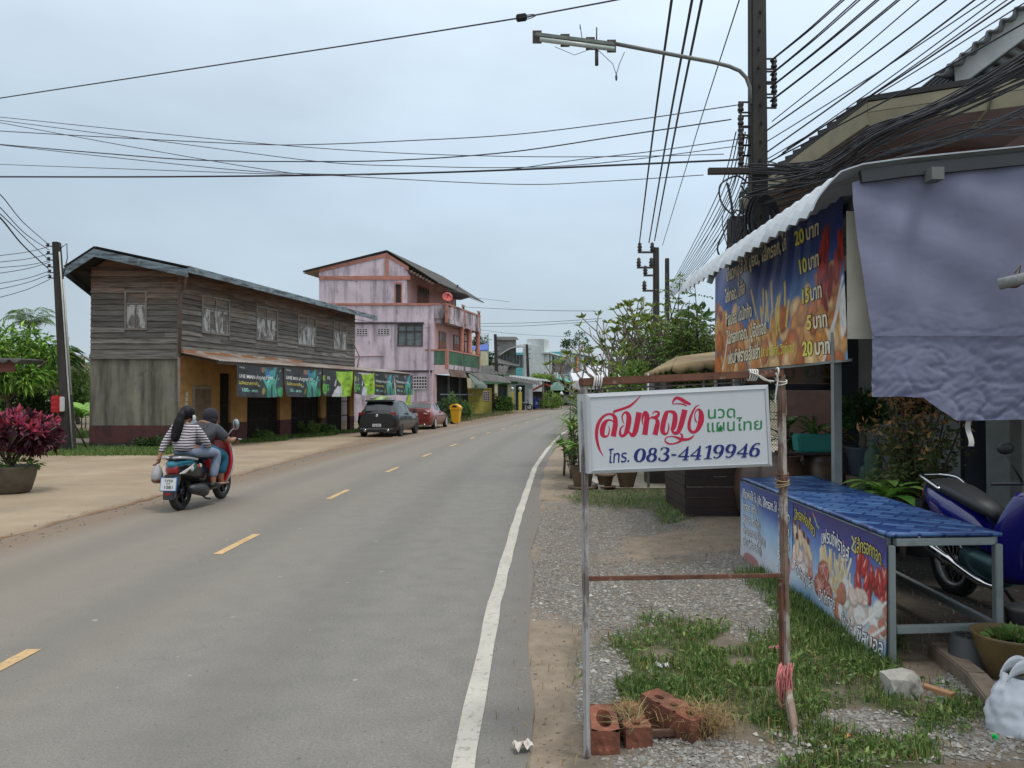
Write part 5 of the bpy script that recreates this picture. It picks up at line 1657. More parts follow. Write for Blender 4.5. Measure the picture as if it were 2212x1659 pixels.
# far poles
fp=at(1417,535,38)
t=pole('utility_pole','distant concrete pole with stacked steel brackets above the frangipani tree',(fp.x,38,0),(fp.x,38,fp.z),.34,.26)
for i,(y,xa) in enumerate(((545,1378),(578,1376),(595,1390),(628,1388))):
 k=MB();a_,b_=at(xa,y,37.8),at(1412,y,37.8);k.bar(a_,b_,.09,.09);k.build('crossarm',m_rust,t)
 for x in ((xa+4,xa+31) if i<2 else (xa+4,)):
  k=MB();c_=at(x,y,37.8);k.lathe([(.05,.05),(.13,.1),(.08,.18),(.13,.25),(.08,.33),(.10,.42),(.03,.5)],c_,8);k.build('insulator',m_ins,t)
fp2=at(1441,558,36)
pole('utility_pole','plain thinner pole just right of the bracketed distant pole',(fp2.x,36,0),(fp2.x,36,fp2.z),.22,.18)
fp3=at(1460,545,33)
# left pole with service box
lp0,lp1=gp(150,975),at(122,523,22.7)
t=pole('utility_pole','leaning dark concrete pole in front of the wooden shophouse, red box on it',tuple(lp0),tuple(lp1),.30,.19)
for i,y in enumerate((533,550,563,578,590,602)):
 k=MB();c_=lp0.lerp(lp1,(975-y)/452);k.bar(c_,c_+V((-.3,-.05,.02)),.03,.03);k.lathe([(.02,-.05),(.05,-.04),(.035,0),(.05,.04),(.02,.05)],c_+V((-.24,-.04,.05)),8);k.build('insulator',m_ins,t)
k=MB()
k.tube([lp0.lerp(lp1,s_)+V((.17-.03*s_,-.13,0)) for s_ in (0,.3,.6,.95)],.022,6);k.tube([lp0.lerp(lp1,s_)+V((.23-.05*s_,-.10,0)) for s_ in (.27,.6,.82)],.026,6)
k.build('conduit',mat('white_conduit',P(196,196,188),.6),t)
k=MB();k.tube([lp0.lerp(lp1,.97)+V((.1,0,0)),lp0.lerp(lp1,.985)+V((.3,0,.05)),lp0.lerp(lp1,.94)+V((.3,0,-.1)),lp0.lerp(lp1,.8)+V((.13,-.1,0))],.015,5);k.build('loose_wire',m_wireg,t)
mbx=thing('meter_box','red and white plastic box fixed to the leaning pole','box',lp0.lerp(lp1,.22))
c_=lp0.lerp(lp1,.225)+V((-.12,-.26,0))
k=MB();k.box(c_+V((-.02,0,0)),(.24,.22,.5));k.build('cover',mat('red_plastic',P(206,54,60),.5),mbx,bevel=.03)
k=MB()
for z in (-.12,.02,.16):k.box(c_+V((-.02,-.112,z)),(.20,.02,.05))
k.build('rib',mat('red_plastic',P(206,54,60)),mbx,bevel=.008)
k=MB();k.box(c_+V((.13,.02,0)),(.06,.2,.44));k.build('back_case',mat('white_plastic',P(226,224,220),.5),mbx,bevel=.02)
k=MB();s0=gp(190,972);k.tube([s0,s0+V((-.62,0,1.15)),s0+V((-.66,0,1.25))],.025,6);k.ball(s0+V((-.68,0,1.27)),.07)
tag(k.build('wooden_stake',mat('dark_timber',P(70,60,52))),'thin dark stake leaning between the pole and the shophouse wall','stake')
# street poles beyond
for (xa,ya,xb,yb,Y,lab) in ((996.4,693.6,1008.6,898.5,56,'slim dark pole in front of the pink house balcony'),(1069.8,722,1075.5,880,68,'dark pole with a round top beside the green house'),(1138,744,1144,868,82,'dark pole standing against the white house wall'),(1195.5,770,1192.5,860,84,'dark pole by the white house columns')):
 tp=at(xa,ya,Y);bt=at(xb,yb,Y)
 t=pole('utility_pole',lab,(bt.x,Y,gz(Y)),tuple(tp),.36,.26,None)
 k=MB()
 for z in (.5,1.0,1.5):k.bar(tp+V((0,-.1,-z)),tp+V((.42,-.1,-z)),.06,.06)
 k.build('bracket',m_rust,t)

# ---- cables, each one an object
def smooth_path(P_,n=10):
 out=[]
 m=len(P_)
 for i in range(m-1):
  p0,p1,p2,p3=P_[max(i-1,0)],P_[i],P_[i+1],P_[min(i+2,m-1)]
  for j in range(n):
   t_=j/n
   out.append(.5*((2*p1)+(p2-p0)*t_+(2*p0-5*p1+4*p2-p3)*t_*t_+(3*p1-p0-3*p2+p3)*t_**3))
 out.append(P_[-1])
 return out
def cable(px,Y,r,label,group=None,m=None,n=8,nr=5):
 """px: photo points, Y: depths at the ends (spread evenly along the cable)"""
 tot=[0.0]
 for a,b_ in zip(px,px[1:]):tot.append(tot[-1]+math.hypot(b_[0]-a[0],b_[1]-a[1]))
 y0,y1=Y
 pts=[]
 for q,s_ in zip(px,tot):
  f_=s_/tot[-1]
  pts.append(at(q[0],q[1],1/((1-f_)/y0+f_/y1)))
 k=MB();k.tube(smooth_path(pts,n),r,nr)
 return tag(k.build('power_cable',m or m_wire),label,'cable',group)
c_=cable([(-80,226),(0,212),(400,151),(800,90),(1115,40)],(13.5,9.2),.010,'topmost cable crossing the sky towards a small black splice block',m=m_wireg)
cable([(1138,37),(1160,32),(1240,17),(1330,0),(1480,-30)],(9.2,7.8),.010,'cable running from the black splice block to the top of the photo',m=m_wireg)
t=thing('splice_block','small black splice block on the topmost cable','splice',at(1126,38,9.2))
k=MB();k.bar(at(1115,39.5,9.2),at(1138,36.5,9.2),.075,.075);k.build('block',m_black,t,bevel=.012)
k=MB();k.tube([at(1137,33,9.2),at(1150,31,9.2),at(1160,32,9.2)],.006,5);k.tube([at(1137,42,9.2),at(1150,38,9.2),at(1160,32,9.2)],.006,5);k.build('wire_loop',m_wireg,t)
GX='cables crossing the street'
for px,r,lab,m in (
 ([(-60,250),(0,253),(300,284),(600,313),(850,330),(1106,338),(1350,338),(1564,333)],.008,'thin grey cable crossing the street, sagging flat at its right end',m_wireg),
 ([(-60,252),(0,260),(400,312),(700,350),(900,359),(1106,362),(1300,352),(1590,316)],.008,'thin grey cable sweeping down from the left edge to the big pole',m_wireg),
 ([(-60,255),(0,265),(300,320),(600,370),(755,381),(1106,398),(1300,392),(1520,378)],.008,'lowest thin cable ending at the timber crossarm',m_wireg),
 ([(-60,278),(0,283),(300,300),(560,312),(680,312),(860,305),(1106,291),(1350,262),(1592,227)],.010,'uppermost cable fixed to the left rack of the big pole',m_wireg),
 ([(-60,306),(0,312),(220,331),(430,346),(700,349),(880,345),(1106,328),(1350,292),(1580,258)],.012,'dark cable with a deep sag to the second insulator of the pole',m_wire),
 ([(-60,305),(0,313),(300,346),(560,371),(800,378)],.008,'thin cable joining the thick black cable from the left',m_wireg),
 ([(-60,352),(0,355),(300,366),(650,378)],.007,'faint thin cable just above the thick black cable',m_wireg),
 ([(-60,382),(0,382),(330,382),(660,379),(900,374),(1106,367),(1350,356),(1595,345)],.019,'thickest black cable crossing nearly level to the big pole',m_wire),
 ([(1000,372),(1106,365),(1250,345),(1400,328),(1598,300)],.009,'cable rising from the thick black cable to the pole',m_wireg)):
 cable(px,(17.5 if px[0][0]<100 else 15,PY-.1),r,lab,GX,m)
GH='high voltage lines above the street'
for xa,ya,xb,r,lab in ((1381,527,1451,.030,'leftmost overhead line'),(1402,524,1495,.030,'middle overhead line'),(1414,520,1516,.030,'right one of the close pair of overhead lines'),(1431,530,1597,.014,'thin overhead line nearest to the big pole')):
 cable([(xa,ya),((xa*.55+xb*.45)-2,ya*.55),(xb,0),(xb+(xb-xa)*.35,-190)],(37.8,12.2),r,lab+' running up out of the photo',GH)
GL='twin lines from the right insulator rack'
for i,(y,e) in enumerate(((131,1817),(133,1823),(161,1850),(163,1857),(188,1892),(190,1898),(218,1937),(220,1943))):
 cable([(1664,y),((1664+e)/2,y*.5+3),(e,0),(e+60,-50)],(PY,10.0),.011,'paired line from the pole up to the top right of the photo',GL,n=6)
rnd=random.Random(8)
GB='tangled cable bundle on the right'
for i in range(40):
 f_=(i%34)/33
 thick=i%5==0
 y0=372+rnd.uniform(-25,55);x0=rnd.uniform(1600,1690)
 if i%34<24:
  ye=165-60*f_+rnd.uniform(-28,28);ym=330+rnd.uniform(-22,22)+(y0-380)*.3
  px=[(x0,y0),(1770+rnd.uniform(-20,20),ym+40),(1890,ym-35),(2060,(ym-35+ye)/2+2),(2260,ye-25)]
  lab='black cable in the thick tangled bundle running to the right edge'
 else:
  ye=240+rnd.uniform(0,110)
  px=[(x0,y0+25),(1760,y0-6),(1900,345+rnd.uniform(-18,10)),(2060,290+rnd.uniform(-20,20)),(2260,ye-60)]
  lab='thin cable under the thick bundle in front of the brown house'
 cable(px,(PY-.2-rnd.uniform(0,.3),8.2+rnd.uniform(0,.5)),.017 if thick else .010,lab,GB if i%34<24 else 'thin cables under the bundle',n=6,nr=4)
for i,(x0,y0,x1,y1) in enumerate(((1650,310,2130,0),(1655,330,2105,0),(1690,330,2150,0),(1652,285,2070,-20),(1655,345,2215,5),(1660,350,2230,40),(1668,262,1985,0),(1700,322,2190,0),(1660,352,2175,0))):
 cable([(x0,y0),((x0+x1)/2-6,(y0+y1)/2+9),(x1,y1),(x1+(x1-x0)*.15,y1-(y0-y1)*.15)],(PY,8.8),.013 if i%2 else .009,'single cable fanning out above the thick bundle to the top right','cables fanning out above the bundle',n=6)
for i in range(11):
 x0=1560+i*6;y0=395+(i%4)*8
 cable([(x0+30-i,y0-110),(x0-8,y0+20),(1480+i*5,560),(1441-6+i*2,640)],(PY,35.5),.011,'thin telephone line slanting down from the pole to the distant pole','telephone lines to the distant pole',n=6)
for i,px in enumerate(([(1590,470),(1560,440),(1556,400),(1590,380),(1612,392)],[(1612,470),(1590,455),(1565,500),(1550,540),(1575,570),(1600,520),(1606,440)],[(1571,395),(1580,440),(1585,500),(1575,560),(1562,640)],[(1605,430),(1585,520),(1570,600)],[(1600,400),(1620,440),(1600,500),(1570,570),(1560,610)])):
 cable(px,(PY-.3,PY-.2),.016 if i !=2 else .022,'loose black cable loop hanging beside the big pole','loose loops by the big pole')
k=MB()
for i in range(22):
 x,y=rnd.uniform(1565,1630),rnd.uniform(400,600)
 k.tube(smooth_path([at(x,y,PY-.1),at(x+rnd.uniform(-25,25),y+rnd.uniform(20,60),PY-.25),at(x+rnd.uniform(-30,30),y+rnd.uniform(60,140),PY-.1)],5),.008,4)
tag(k.build('wire_tangle',m_wire),'dense tangle of fine black wires hanging down the pole','wires',kind='stuff')
pole('utility_pole','short dark post wrapped in cables just behind the tin roof edge',(at(1592,470,14).x,14,0),tuple(at(1592,470,14)),.34,.3)
# wires at the left pole
for i,(px,lab) in enumerate((([(-40,405),(0,420),(50,480),(105,528)],'upper cable sagging steeply to the leaning pole'),([(-40,415),(0,448),(55,505),(106,540)],'second cable sagging steeply to the leaning pole'),([(-40,450),(0,470),(50,530),(104,580)],'thickest cable sagging to the leaning pole'),([(-40,440),(0,462),(60,520),(104,560)],'faint cable sagging to the leaning pole'))):
 cable(px,(12,22.5),.016 if i==2 else .010,lab,'cables sagging to the leaning pole',m_wire if i==2 else m_wireg)
for i,(ya,yb) in enumerate(((552,532),(566,548),(578,563),(590,566),(612,585),(624,592),(642,603))):
 cable([(-40,ya+5),(0,ya),(60,(ya+yb)/2+2),(108,yb)],(20,22.6),.010,'thin line running level from the leaning pole to the left edge','level lines left of the leaning pole',m_wireg)
for px,Y,lab in (([(700,598),(800,612),(960,635),(1100,652)],(48,62),'thin wire slanting across the pink gable wall'),([(1000,663),(1150,670),(1300,672)],(56,40),'upper wire between the pink house and the tree'),([(1030,699),(1150,697),(1300,688)],(60,40),'middle wire between the pink house and the tree'),([(1030,705),(1130,704),(1290,694)],(60,40),'lower wire between the pink house and the tree'),([(1035,712),(1120,722),(1240,728)],(60,75),'lowest faint wire over the white house'),([(768,690),(900,708),(1000,705)],(40,56),'wire across the pink house under the vents')):
 cable(px,Y,.014,lab,None,m_wireg)
# ------------------------------------------------------------------ massage sign in its rusty frame
CAMP=V((0,0,1.6))
def onplane(x,y,O,d,w=0.0):
 """photo point -> (u, z) on the upright plane through O along d, pushed w towards the camera"""
 d=V((d[0],d[1],0)).normalized();n=V((d.y,-d.x,0));r=at(x,y,1.0)-CAMP
 O=V(O)+n*w
 t_=(O-CAMP).dot(n)/r.dot(n)
 p=CAMP+r*t_
 return (p-O).dot(d),p.z
SL,SR=gp(1266,1640),gp(1700,1548)
SDIR=V((SR.x-SL.x,SR.y-SL.y,0)).normalized()
sfn=plane((SL.x,SL.y,0),SDIR)
m_rustp=mat('rusty_pipe_paint',P(146,124,108),.8,[(P(96,58,42),(5,5,2.2),.44,.60,.9),(P(196,188,178),(9,9,3),.56,.64,.85),(P(60,44,38),14,.6,.7,.7)],bump=(40,.3,.004))
m_rustr=mat('brown_rust',P(120,78,58),.85,[(P(84,52,40),12,.42,.64,.85),(P(170,150,134),20,.62,.70,.6)],bump=(50,.35,.004))
m_greyflake=mat('flaking_grey_paint',P(186,182,178),.8,[(P(108,96,90),(12,12,3),.48,.56,.9),(P(84,60,50),(16,16,4),.60,.66,.8)],bump=(40,.3,.004))
sf=thing('sign_frame','rusty steel frame standing on the verge with the massage sign hung in it','frame',(SL.x,SL.y,0))
def sp(x,y,w=0.0):
 u,z=onplane(x,y,SL,SDIR,w)
 return sfn(u,z,w)
k=MB();k.bar(sp(1268,1635),sp(1261,820),.026,.026,up=SDIR);k.build('post',m_greyflake,sf,bevel=.004)
k=MB();k.bar(sp(1699,1490),sp(1687,808),.033,.033,up=SDIR);k.build('post',m_rustp,sf,bevel=.004)
k=MB();k.bar(sp(1690,1505,.03),sp(1686,1250,.03),.02,.02,up=SDIR);k.build('brace_rod',m_rustr,sf,bevel=.003)
k=MB();k.bar(sp(1699,1478,.02),gp(1722,1606),.034,.034,up=SDIR);k.build('bent_foot',m_rustp,sf,bevel=.004)
k=MB();k.bar(sp(1253,826),sp(1690,806),.034,.036,up=(0,0,1));k.build('top_rail',m_rustr,sf,bevel=.004)
k=MB();k.bar(sp(1270,1250),sp(1686,1243),.016,.02);k.build('middle_rail',m_rustr,sf,bevel=.002)
k=MB();k.bar(sp(1395,1585),sp(1700,1570),.03,.03);k.build('bottom_rail',mat('wet_rust',P(92,66,52),.8),sf,bevel=.004)
def lash(x,y,n,m,ax=0,r=.026,hang=None,name='lashing'):
 k=MB()
 for i in range(n):
  c_=sp(x+(i*5 if ax==0 else 0),y+(i*7 if ax else 0))
  if ax==0:k.tube([c_+V((0.004*math.sin(a),r*math.cos(a),r*math.sin(a))) for a in [j*math.pi/6 for j in range(12)]],.0045,5,closed=True)
  else:k.tube([c_+V((r*math.cos(a),r*math.sin(a),.008*math.sin(a+i))) for a in [j*math.pi/6 for j in range(12)]],.0035,5,closed=True)
 if hang:
  for h in hang:k.tube(smooth_path([sp(*q,.03) for q in h],5),.0045,5)
 k.build(name,m,sf)
m_cord=mat('white_cord',P(226,222,214),.8)
lash(1283,825,2,m_cord);lash(1293,824,2,m_cord);lash(1618,810,4,m_cord,hang=[[(1620,804),(1640,812),(1665,826)],[(1633,806),(1650,820),(1672,824)]])
lash(1678,806,1,m_cord,hang=[[(1676,806),(1680,820),(1676,850),(1674,872)]]);lash(1688,822,2,m_cord,1)
lash(1690,1022,4,m_rustr,1,.03);lash(1690,1036,3,mat('yellow_wire',P(176,150,110),.6),1,.032)
m_pinkr=mat('pink_raffia',P(226,138,134),.8,rnd=.15)
k=MB()
rnd=random.Random(4)
for i in range(26):
 x=1692+rnd.uniform(-8,16);y0=1437+rnd.uniform(-6,12);L=rnd.uniform(40,95)
 k.tube(smooth_path([sp(x+rnd.uniform(-3,8),y0,.035),sp(x+rnd.uniform(-10,6),y0+L*.5,.05+rnd.uniform(0,.02)),sp(x+rnd.uniform(-12,6),y0+L,.03+rnd.uniform(0,.02))],4),.003,4)
for y in (1445,1452,1530):
 c_=sp(1696,y);k.tube([c_+V((.032*math.cos(a),.032*math.sin(a),.01*math.sin(2*a))) for a in [j*math.pi/6 for j in range(12)]],.005,5,closed=True)
tag(k.build('raffia_tie',m_pinkr),'frayed pink raffia string tied round the right post of the sign frame','string')

# the lit-box style sign hanging from the top rail
def s7(cx,cy):return 1209.6+.23436*cx,777.6+.23436*cy
SW=.045
def q7(cx,cy,w=SW):
 u,z=onplane(*s7(cx,cy),SL,SDIR,w)
 return sfn(u,z,w)
def q7b(cx,cy,w):       # same spot on the board, at another depth
 u,z=onplane(*s7(cx,cy),SL,SDIR,SW)
 return sfn(u,z,w)
sg=thing('hanging_sign','white boxed sign reading a massage name and phone number in red, green and blue','sign',tuple(q7(1100,650)))
O4=[(240,315),(1918,228),(1957,978),(268,1050)]
I4=[(272,345),(1885,265),(1922,955),(300,1018)]
m_alu=mat('white_aluminium',P(206,208,210),.45,[(P(160,160,160),6,.55,.72,.5)],spec=.5)
k=MB()
fo=[q7b(*p,SW) for p in O4];fi=[q7b(*p,SW+.006) for p in I4];bo=[q7b(*p,SW-.085) for p in O4];fl=[q7b(*p,SW-.001) for p in I4]
k.add(fo+fi+bo+fl,[(i,(i+1)%4,4+(i+1)%4,4+i) for i in range(4)]+[(4+i,4+(i+1)%4,12+(i+1)%4,12+i) for i in range(4)]+[(8+i,8+(i+1)%4,(i+1)%4,i) for i in range(4)]+[(11,10,9,8)])
k.build('sign_box',m_alu,sg,recalc=True)
k=MB();k.poly([q7b(*p,SW+.001) for p in I4]);fa_=k.build('sign_face',mat('sign_face',P(214,218,222),.4,[(P(188,190,192),(4,4,1.2),.5,.68,.55),(P(140,136,130),(22,22,9),.68,.74,.5),(P(160,158,154),(2.5,2.5,1.2),.62,.75,.35)],var=.03),sg)
k=MB();k.tube([q7b(380,290,.0),q7b(420,268,.0),q7b(1700,205,.0),q7b(1720,225,.0)],.004,5);k.build('hanger_wire',m_rust,sg)
k=MB()
for x,y0,y1 in ((370,190,300),(1722,140,235)):k.tube([q7b(x,y0,.0),q7b(x-18,(y0+y1)/2,.02),q7b(x+10,y1,.0)],.004,5);k.tube([q7b(x,y0,.0),q7b(x+20,(y0+y1)/2,.02),q7b(x+10,y1,.0)],.004,5)
k.build('hook',m_rust,sg)
# brush lettering: strokes as (x, y, width) in the sign's own drawing grid
ZW=[SW+.0014]
def brush(k,pts,n=7):
 P2=[V(p) for p in pts]
 pa=smooth_path(P2,n)
 vs,fs=[],[]
 for i,p in enumerate(pa):
  a,b_=pa[max(0,i-1)],pa[min(len(pa)-1,i+1)]
  d=V((b_.x-a.x,b_.y-a.y))
  d=d.normalized() if d.length>1e-6 else V((1,0))
  nx,ny=-d.y,d.x
  h=max(p.z,2.0)/2
  w=ZW[0]+i*1.5e-6
  vs+=[q7b(p.x+nx*h,p.y+ny*h,w),q7b(p.x-nx*h,p.y-ny*h,w)]
 for i in range(len(pa)-1):fs.append((2*i,2*i+2,2*i+3,2*i+1))
 k.add(vs,fs)
 ZW[0]+=.00006
def glyph(strokes,m):
 k=MB()
 for s_ in strokes:brush(k,s_)
 k.build('lettering',m,sg)
m_crim=mat('crimson_paint',P(196,20,64,.85),.45,var=.04)
m_gre=mat('green_paint',P(36,132,72,.85),.45,var=.04)
m_nav=mat('navy_paint',P(22,36,116,.85),.45,var=.04)
glyph([[(400,887,3),(366,830,18),(342,750,26),(336,670,30),(350,595,32),(385,535,26),(432,502,20),(475,502,22),(505,530,38),(510,590,46),(500,650,48),(490,706,50)],
       [(444,608,4),(455,640,10),(444,690,14),(418,706,22),(392,690,40),(390,640,48),(408,585,42),(440,556,22),(480,560,12),(502,600,8)],
       [(494,500,10),(503,474,24),(560,456,24),(640,425,24),(700,376,16),(746,326,3)]],m_crim)
glyph([[(592,590,3),(578,560,10),(572,520,14),(590,488,18),(618,488,30),(634,530,46),(628,600,48),(612,660,42),(590,694,28),(564,698,26),(552,670,22),(560,630,16),(590,600,8)],
       [(622,640,8),(645,676,22),(670,694,36),(692,660,48),(708,590,50),(728,482,52)]],m_crim)
glyph([[(766,602,3),(757,560,14),(766,508,24),(786,486,36),(800,520,46),(794,590,48),(780,690,50)],
       [(812,560,8),(840,530,16),(880,530,36),(908,500,24),(900,478,20),(868,478,12),(850,500,6)],
       [(880,530,20),(898,570,38),(890,620,46),(874,690,48)]],m_crim)
glyph([[(996,578,4),(1002,620,12),(990,668,16),(966,682,26),(944,652,42),(950,590,46),(968,520,44),(982,478,34)],
       [(968,478,14),(1010,474,22),(1052,490,36),(1060,540,46),(1048,610,46),(1030,650,30)],
       [(1026,640,12),(1050,672,28),(1086,664,36),(1110,610,48),(1130,540,50),(1150,458,52)],
       [(1108,676,14),(1126,702,20),(1112,742,24),(1062,768,14),(1004,772,16),(968,746,12),(978,716,10),(1022,704,10),(1070,712,18),(1126,732,28),(1188,728,22),(1222,706,14),(1236,688,4)],
       [(1036,404,6),(1046,372,20),(1072,350,26),(1112,360,32),(1156,388,32),(1204,408,18)],
       [(1036,406,8),(1090,402,10),(1130,408,12),(1166,422,10)]],m_crim)
glyph([[(1286,412,3),(1248,434,14),(1214,496,22),(1192,566,28),(1190,630,30),(1214,662,26),(1246,660,28),(1276,624,42),(1298,560,52),(1300,500,46),(1284,460,24),(1258,462,12),(1240,506,8),(1248,556,12),(1262,576,5)]],m_crim)
def on7(x0,y0,slope,size):
 return lambda u,v,w=0:q7b(x0+u,y0+slope*u-v,ZW[0]+w*0)
letter(sg,m_gre,on7(1350,540,-.045,0),'นวด',150,0,0,off=.007,fit=262)
letter(sg,m_gre,on7(1342,664,-.05,0),'แผน',152,0,0,off=.007,fit=266)
letter(sg,m_gre,on7(1628,650,-.05,0),'ไทย',146,0,0,off=.007,fit=232)
letter(sg,m_nav,on7(440,950,-.06,0),'โทร.',158,0,0,off=.008,shear=.1,fit=196)
DG={
 '0':[[(.38+.27*math.cos(a),.5+.44*math.sin(a),.07+.15*abs(math.cos(a))**1.3) for a in [i*math.pi/10 for i in range(21)]]],
 '8':[[(.38+.19*math.cos(a),.74+.2*math.sin(a),.06+.10*abs(math.cos(a))) for a in [i*math.pi/8 for i in range(17)]],[(.38+.25*math.cos(a),.28+.24*math.sin(a),.06+.13*abs(math.cos(a))) for a in [i*math.pi/8 for i in range(17)]]],
 '3':[[(.14,.78,.13),(.16,.90,.08),(.36,.95,.06),(.56,.84,.17),(.54,.64,.15),(.34,.52,.06)],[(.30,.52,.05),(.54,.46,.12),(.64,.28,.2),(.52,.08,.14),(.30,.04,.07),(.12,.12,.10),(.12,.24,.14)]],
 '4':[[(.58,.96,.06),(.36,.62,.07),(.06,.30,.07)],[(.03,.27,.09),(.40,.27,.09),(.74,.27,.09)],[(.55,.97,.10),(.54,.5,.17),(.53,.05,.17)],[(.34,.03,.06),(.53,.03,.06),(.72,.03,.06)]],
 '1':[[(.14,.80,.05),(.28,.86,.08),(.42,.95,.08)],[(.43,.96,.17),(.42,.5,.18),(.41,.06,.18)],[(.16,.03,.06),(.41,.03,.06),(.66,.03,.06)]],
 '9':[[(.38+.25*math.cos(a),.66+.27*math.sin(a),.06+.13*abs(math.cos(a))) for a in [i*math.pi/8 for i in range(17)]],[(.63,.66,.16),(.60,.38,.16),(.46,.12,.10),(.26,.05,.07),(.14,.14,.12)]],
 '6':[[(.38+.25*math.cos(a),.32+.27*math.sin(a),.06+.13*abs(math.cos(a))) for a in [i*math.pi/8 for i in range(17)]],[(.13,.32,.16),(.18,.62,.16),(.32,.86,.10),(.52,.95,.07),(.62,.86,.12)]],
 '-':[[(.10,.40,.11),(.3,.40,.11),(.5,.40,.11)]]}
xx=672.0
for ch in '083-4419946':
 cw,H=(70 if ch=='-' else (92 if ch=='1' else 112)),132
 yb=944-.0485*(xx-672)
 glyph([[(xx+(x+(y-.1)*.16)*150*(1 if ch !='-' else .8)*.96,yb-y*H,w_*150) for x,y,w_ in st] for st in DG[ch]],m_nav)
 xx+=cw

# ------------------------------------------------------------------ blue table with printed skirts
NL,NR,FL,FR=V((2.24,4.59,0)),V((2.95,4.64,0)),V((2.32,7.79,0)),V((3.12,8.0,0))
TZ=.765
tb=thing('vendor_table','long grey steel framed vendor table with a blue patterned plastic top','table',(2.6,4.6,0))
m_tf=mat('grey_table_frame',P(150,158,156),.5,[(P(108,112,110),6,.55,.72,.7)],metal=.2)
for nm,p in (('leg',NL+V((.02,.02,0))),('leg',NR+V((-.02,.02,0))),('leg',FL+V((.02,-.02,0))),('leg',FR+V((-.02,-.02,0))),('leg',NL.lerp(FL,.5)+V((.02,0,0))),('leg',NR.lerp(FR,.5)+V((-.02,0,0)))):
 k=MB();k.bar(p+V((0,0,-.03)),p+V((0,0,TZ-.05)),.045,.045,up=(0,1,0));k.build(nm,m_tf,tb,bevel=.004)
def rail(a,b_,z,nm):
 k=MB();k.bar(V((a.x,a.y,z)),V((b_.x,b_.y,z)),.045,.045);k.build(nm,m_tf,tb,bevel=.004)
e=V((.045,.02,0))
rail(NL+e,NR+V((-.045,.02,0)),TZ-.03,'rail');rail(NL+e,NR+V((-.045,.02,0)),.215,'rail');rail(NL+V((.02,.05,0)),FL+V((.02,-.05,0)),TZ-.03,'rail');rail(NR+V((-.02,.05,0)),FR+V((-.02,-.05,0)),TZ-.03,'rail')
rail(NR+V((-.02,.05,0)),FR+V((-.02,-.05,0)),.215,'rail');rail(NL+V((.02,.05,0)),FL+V((.02,-.05,0)),.215,'rail')
rail(NL.lerp(FL,.5)+e,NR.lerp(FR,.5)-V((.045,0,0)),.215,'rail')
m_top=bpy.data.materials.new('blue_patterned_vinyl');m_top.use_nodes=True
b=NB(m_top)
mp=b.n('ShaderNodeMapping');mp.inputs['Rotation'].default_value=(0,0,R(38));b.l(b.obj(),mp.inputs[0])
br=b.n('ShaderNodeTexBrick');br.offset=.5
br.inputs['Scale'].default_value=1.0;br.inputs['Mortar Size'].default_value=.012;br.inputs['Mortar Smooth'].default_value=.6;br.inputs['Brick Width'].default_value=.20;br.inputs['Row Height'].default_value=.10
br.inputs['Color1'].default_value=(*P(30,60,120),1);br.inputs['Color2'].default_value=(*P(98,140,194),1);br.inputs['Mortar'].default_value=(*P(24,52,110),1)
b.l(mp.outputs[0],br.inputs['Vector'])
c=b.mix(b.rng(b.noise(2.2,4),.4,.7,0,.5),br.outputs['Color'],P(36,64,122))
b.l(c,b.bs.inputs['Base Color']);b.bs.inputs['Roughness'].default_value=.32
b.bump(b.noise(9,3),.06,.004)
def topf(u,v):
 p=NL.lerp(NR,u).lerp(FL.lerp(FR,u),v)
 return V((p.x,p.y,TZ+.002*math.sin(9*v+4*u)))
k=MB();k.sheet(topf,16,40);k.build('table_top',m_top,tb,thick=-.02)
def skirt_fn(Y0,Y1,zt,zb,seed):
 r_=random.Random(seed);p1,p2=r_.uniform(0,6),r_.uniform(0,6)
 def fn(u,v,w=0.0):
  Y=Y0+(Y1-Y0)*u
  x=2.24+.025*(Y-4.59)-.012
  out=.012*math.sin(6*u+p1)*(1-v)+.006*math.sin(15*u+p2+3*v)+.02*(1-v)**2
  return V((x-out-w,Y,zb+(zt-zb)*v+.006*math.sin(11*u+p2)*(1-v)))
 return fn
m_w2=mat('white_lettering',P(242,242,244,.95),.5,var=.02)
m_y2=mat('pale_yellow_lettering',P(228,214,110),.5,var=.02)
m_n2=mat('black_navy_outline',P(20,24,50),.5,var=.02)
def outlined(parent,g,body,size,x,y,fit,m,off=.048,arch=0.0,rot=0.0):
 letter(parent,m_n2,lambda u,v,w=0:g(u,v,.002),body,size,x,y,off=off,fit=fit,arch=arch,rot=rot)
 letter(parent,m,lambda u,v,w=0:g(u,v,.004),body,size,x,y,off=.012,fit=fit,arch=arch,rot=rot)
# far skirt: price list
cv=Canvas(110,56,P(150,190,224))
cv.grad(1-cv.y+.12*np.sin(cv.x*5+1)*cv.y,[(0,P(44,62,132)),(.18,P(64,96,166)),(.4,P(156,190,222)),(.7,P(206,218,230)),(1,P(214,206,212))])
cv.ell(.25,.06,.35,.09,P(176,120,120));cv.ell(.93,.22,.12,.2,P(196,120,130));cv.ell(.98,.1,.12,.14,P(226,180,180))
cv.noise(.15,3,5);cv.a=np.clip(cv.a*1.15,0,.85)
f1=skirt_fn(7.78,6.23,TZ-.01,-.02,5)
s1=printed_sheet('table_skirt',cv,f1,m_vinyl2);tag(s1,'pale blue printed skirt with white price list at the far end of the table','banner')
g1=lambda u,v,w=.003:f1(u/1.55,v/.775,w)
for body,y,fit in (('เกี๊ยวห่อไส้, ไข่, ปูอัด, ไส้กรอก, ไก่',.63,1.05),('ไก่ทอด, ไก่จ๊อ',.51,.46),('ชีสบอล, โดนัทกุ้ง',.395,.58),('ไส้กรอกทอด, ปูอัดทอด',.28,.78),('เฟรนช์ฟรายส์เขย่า',.165,.64)):
 outlined(s1,g1,body,.105,.10,y,fit,m_w2)
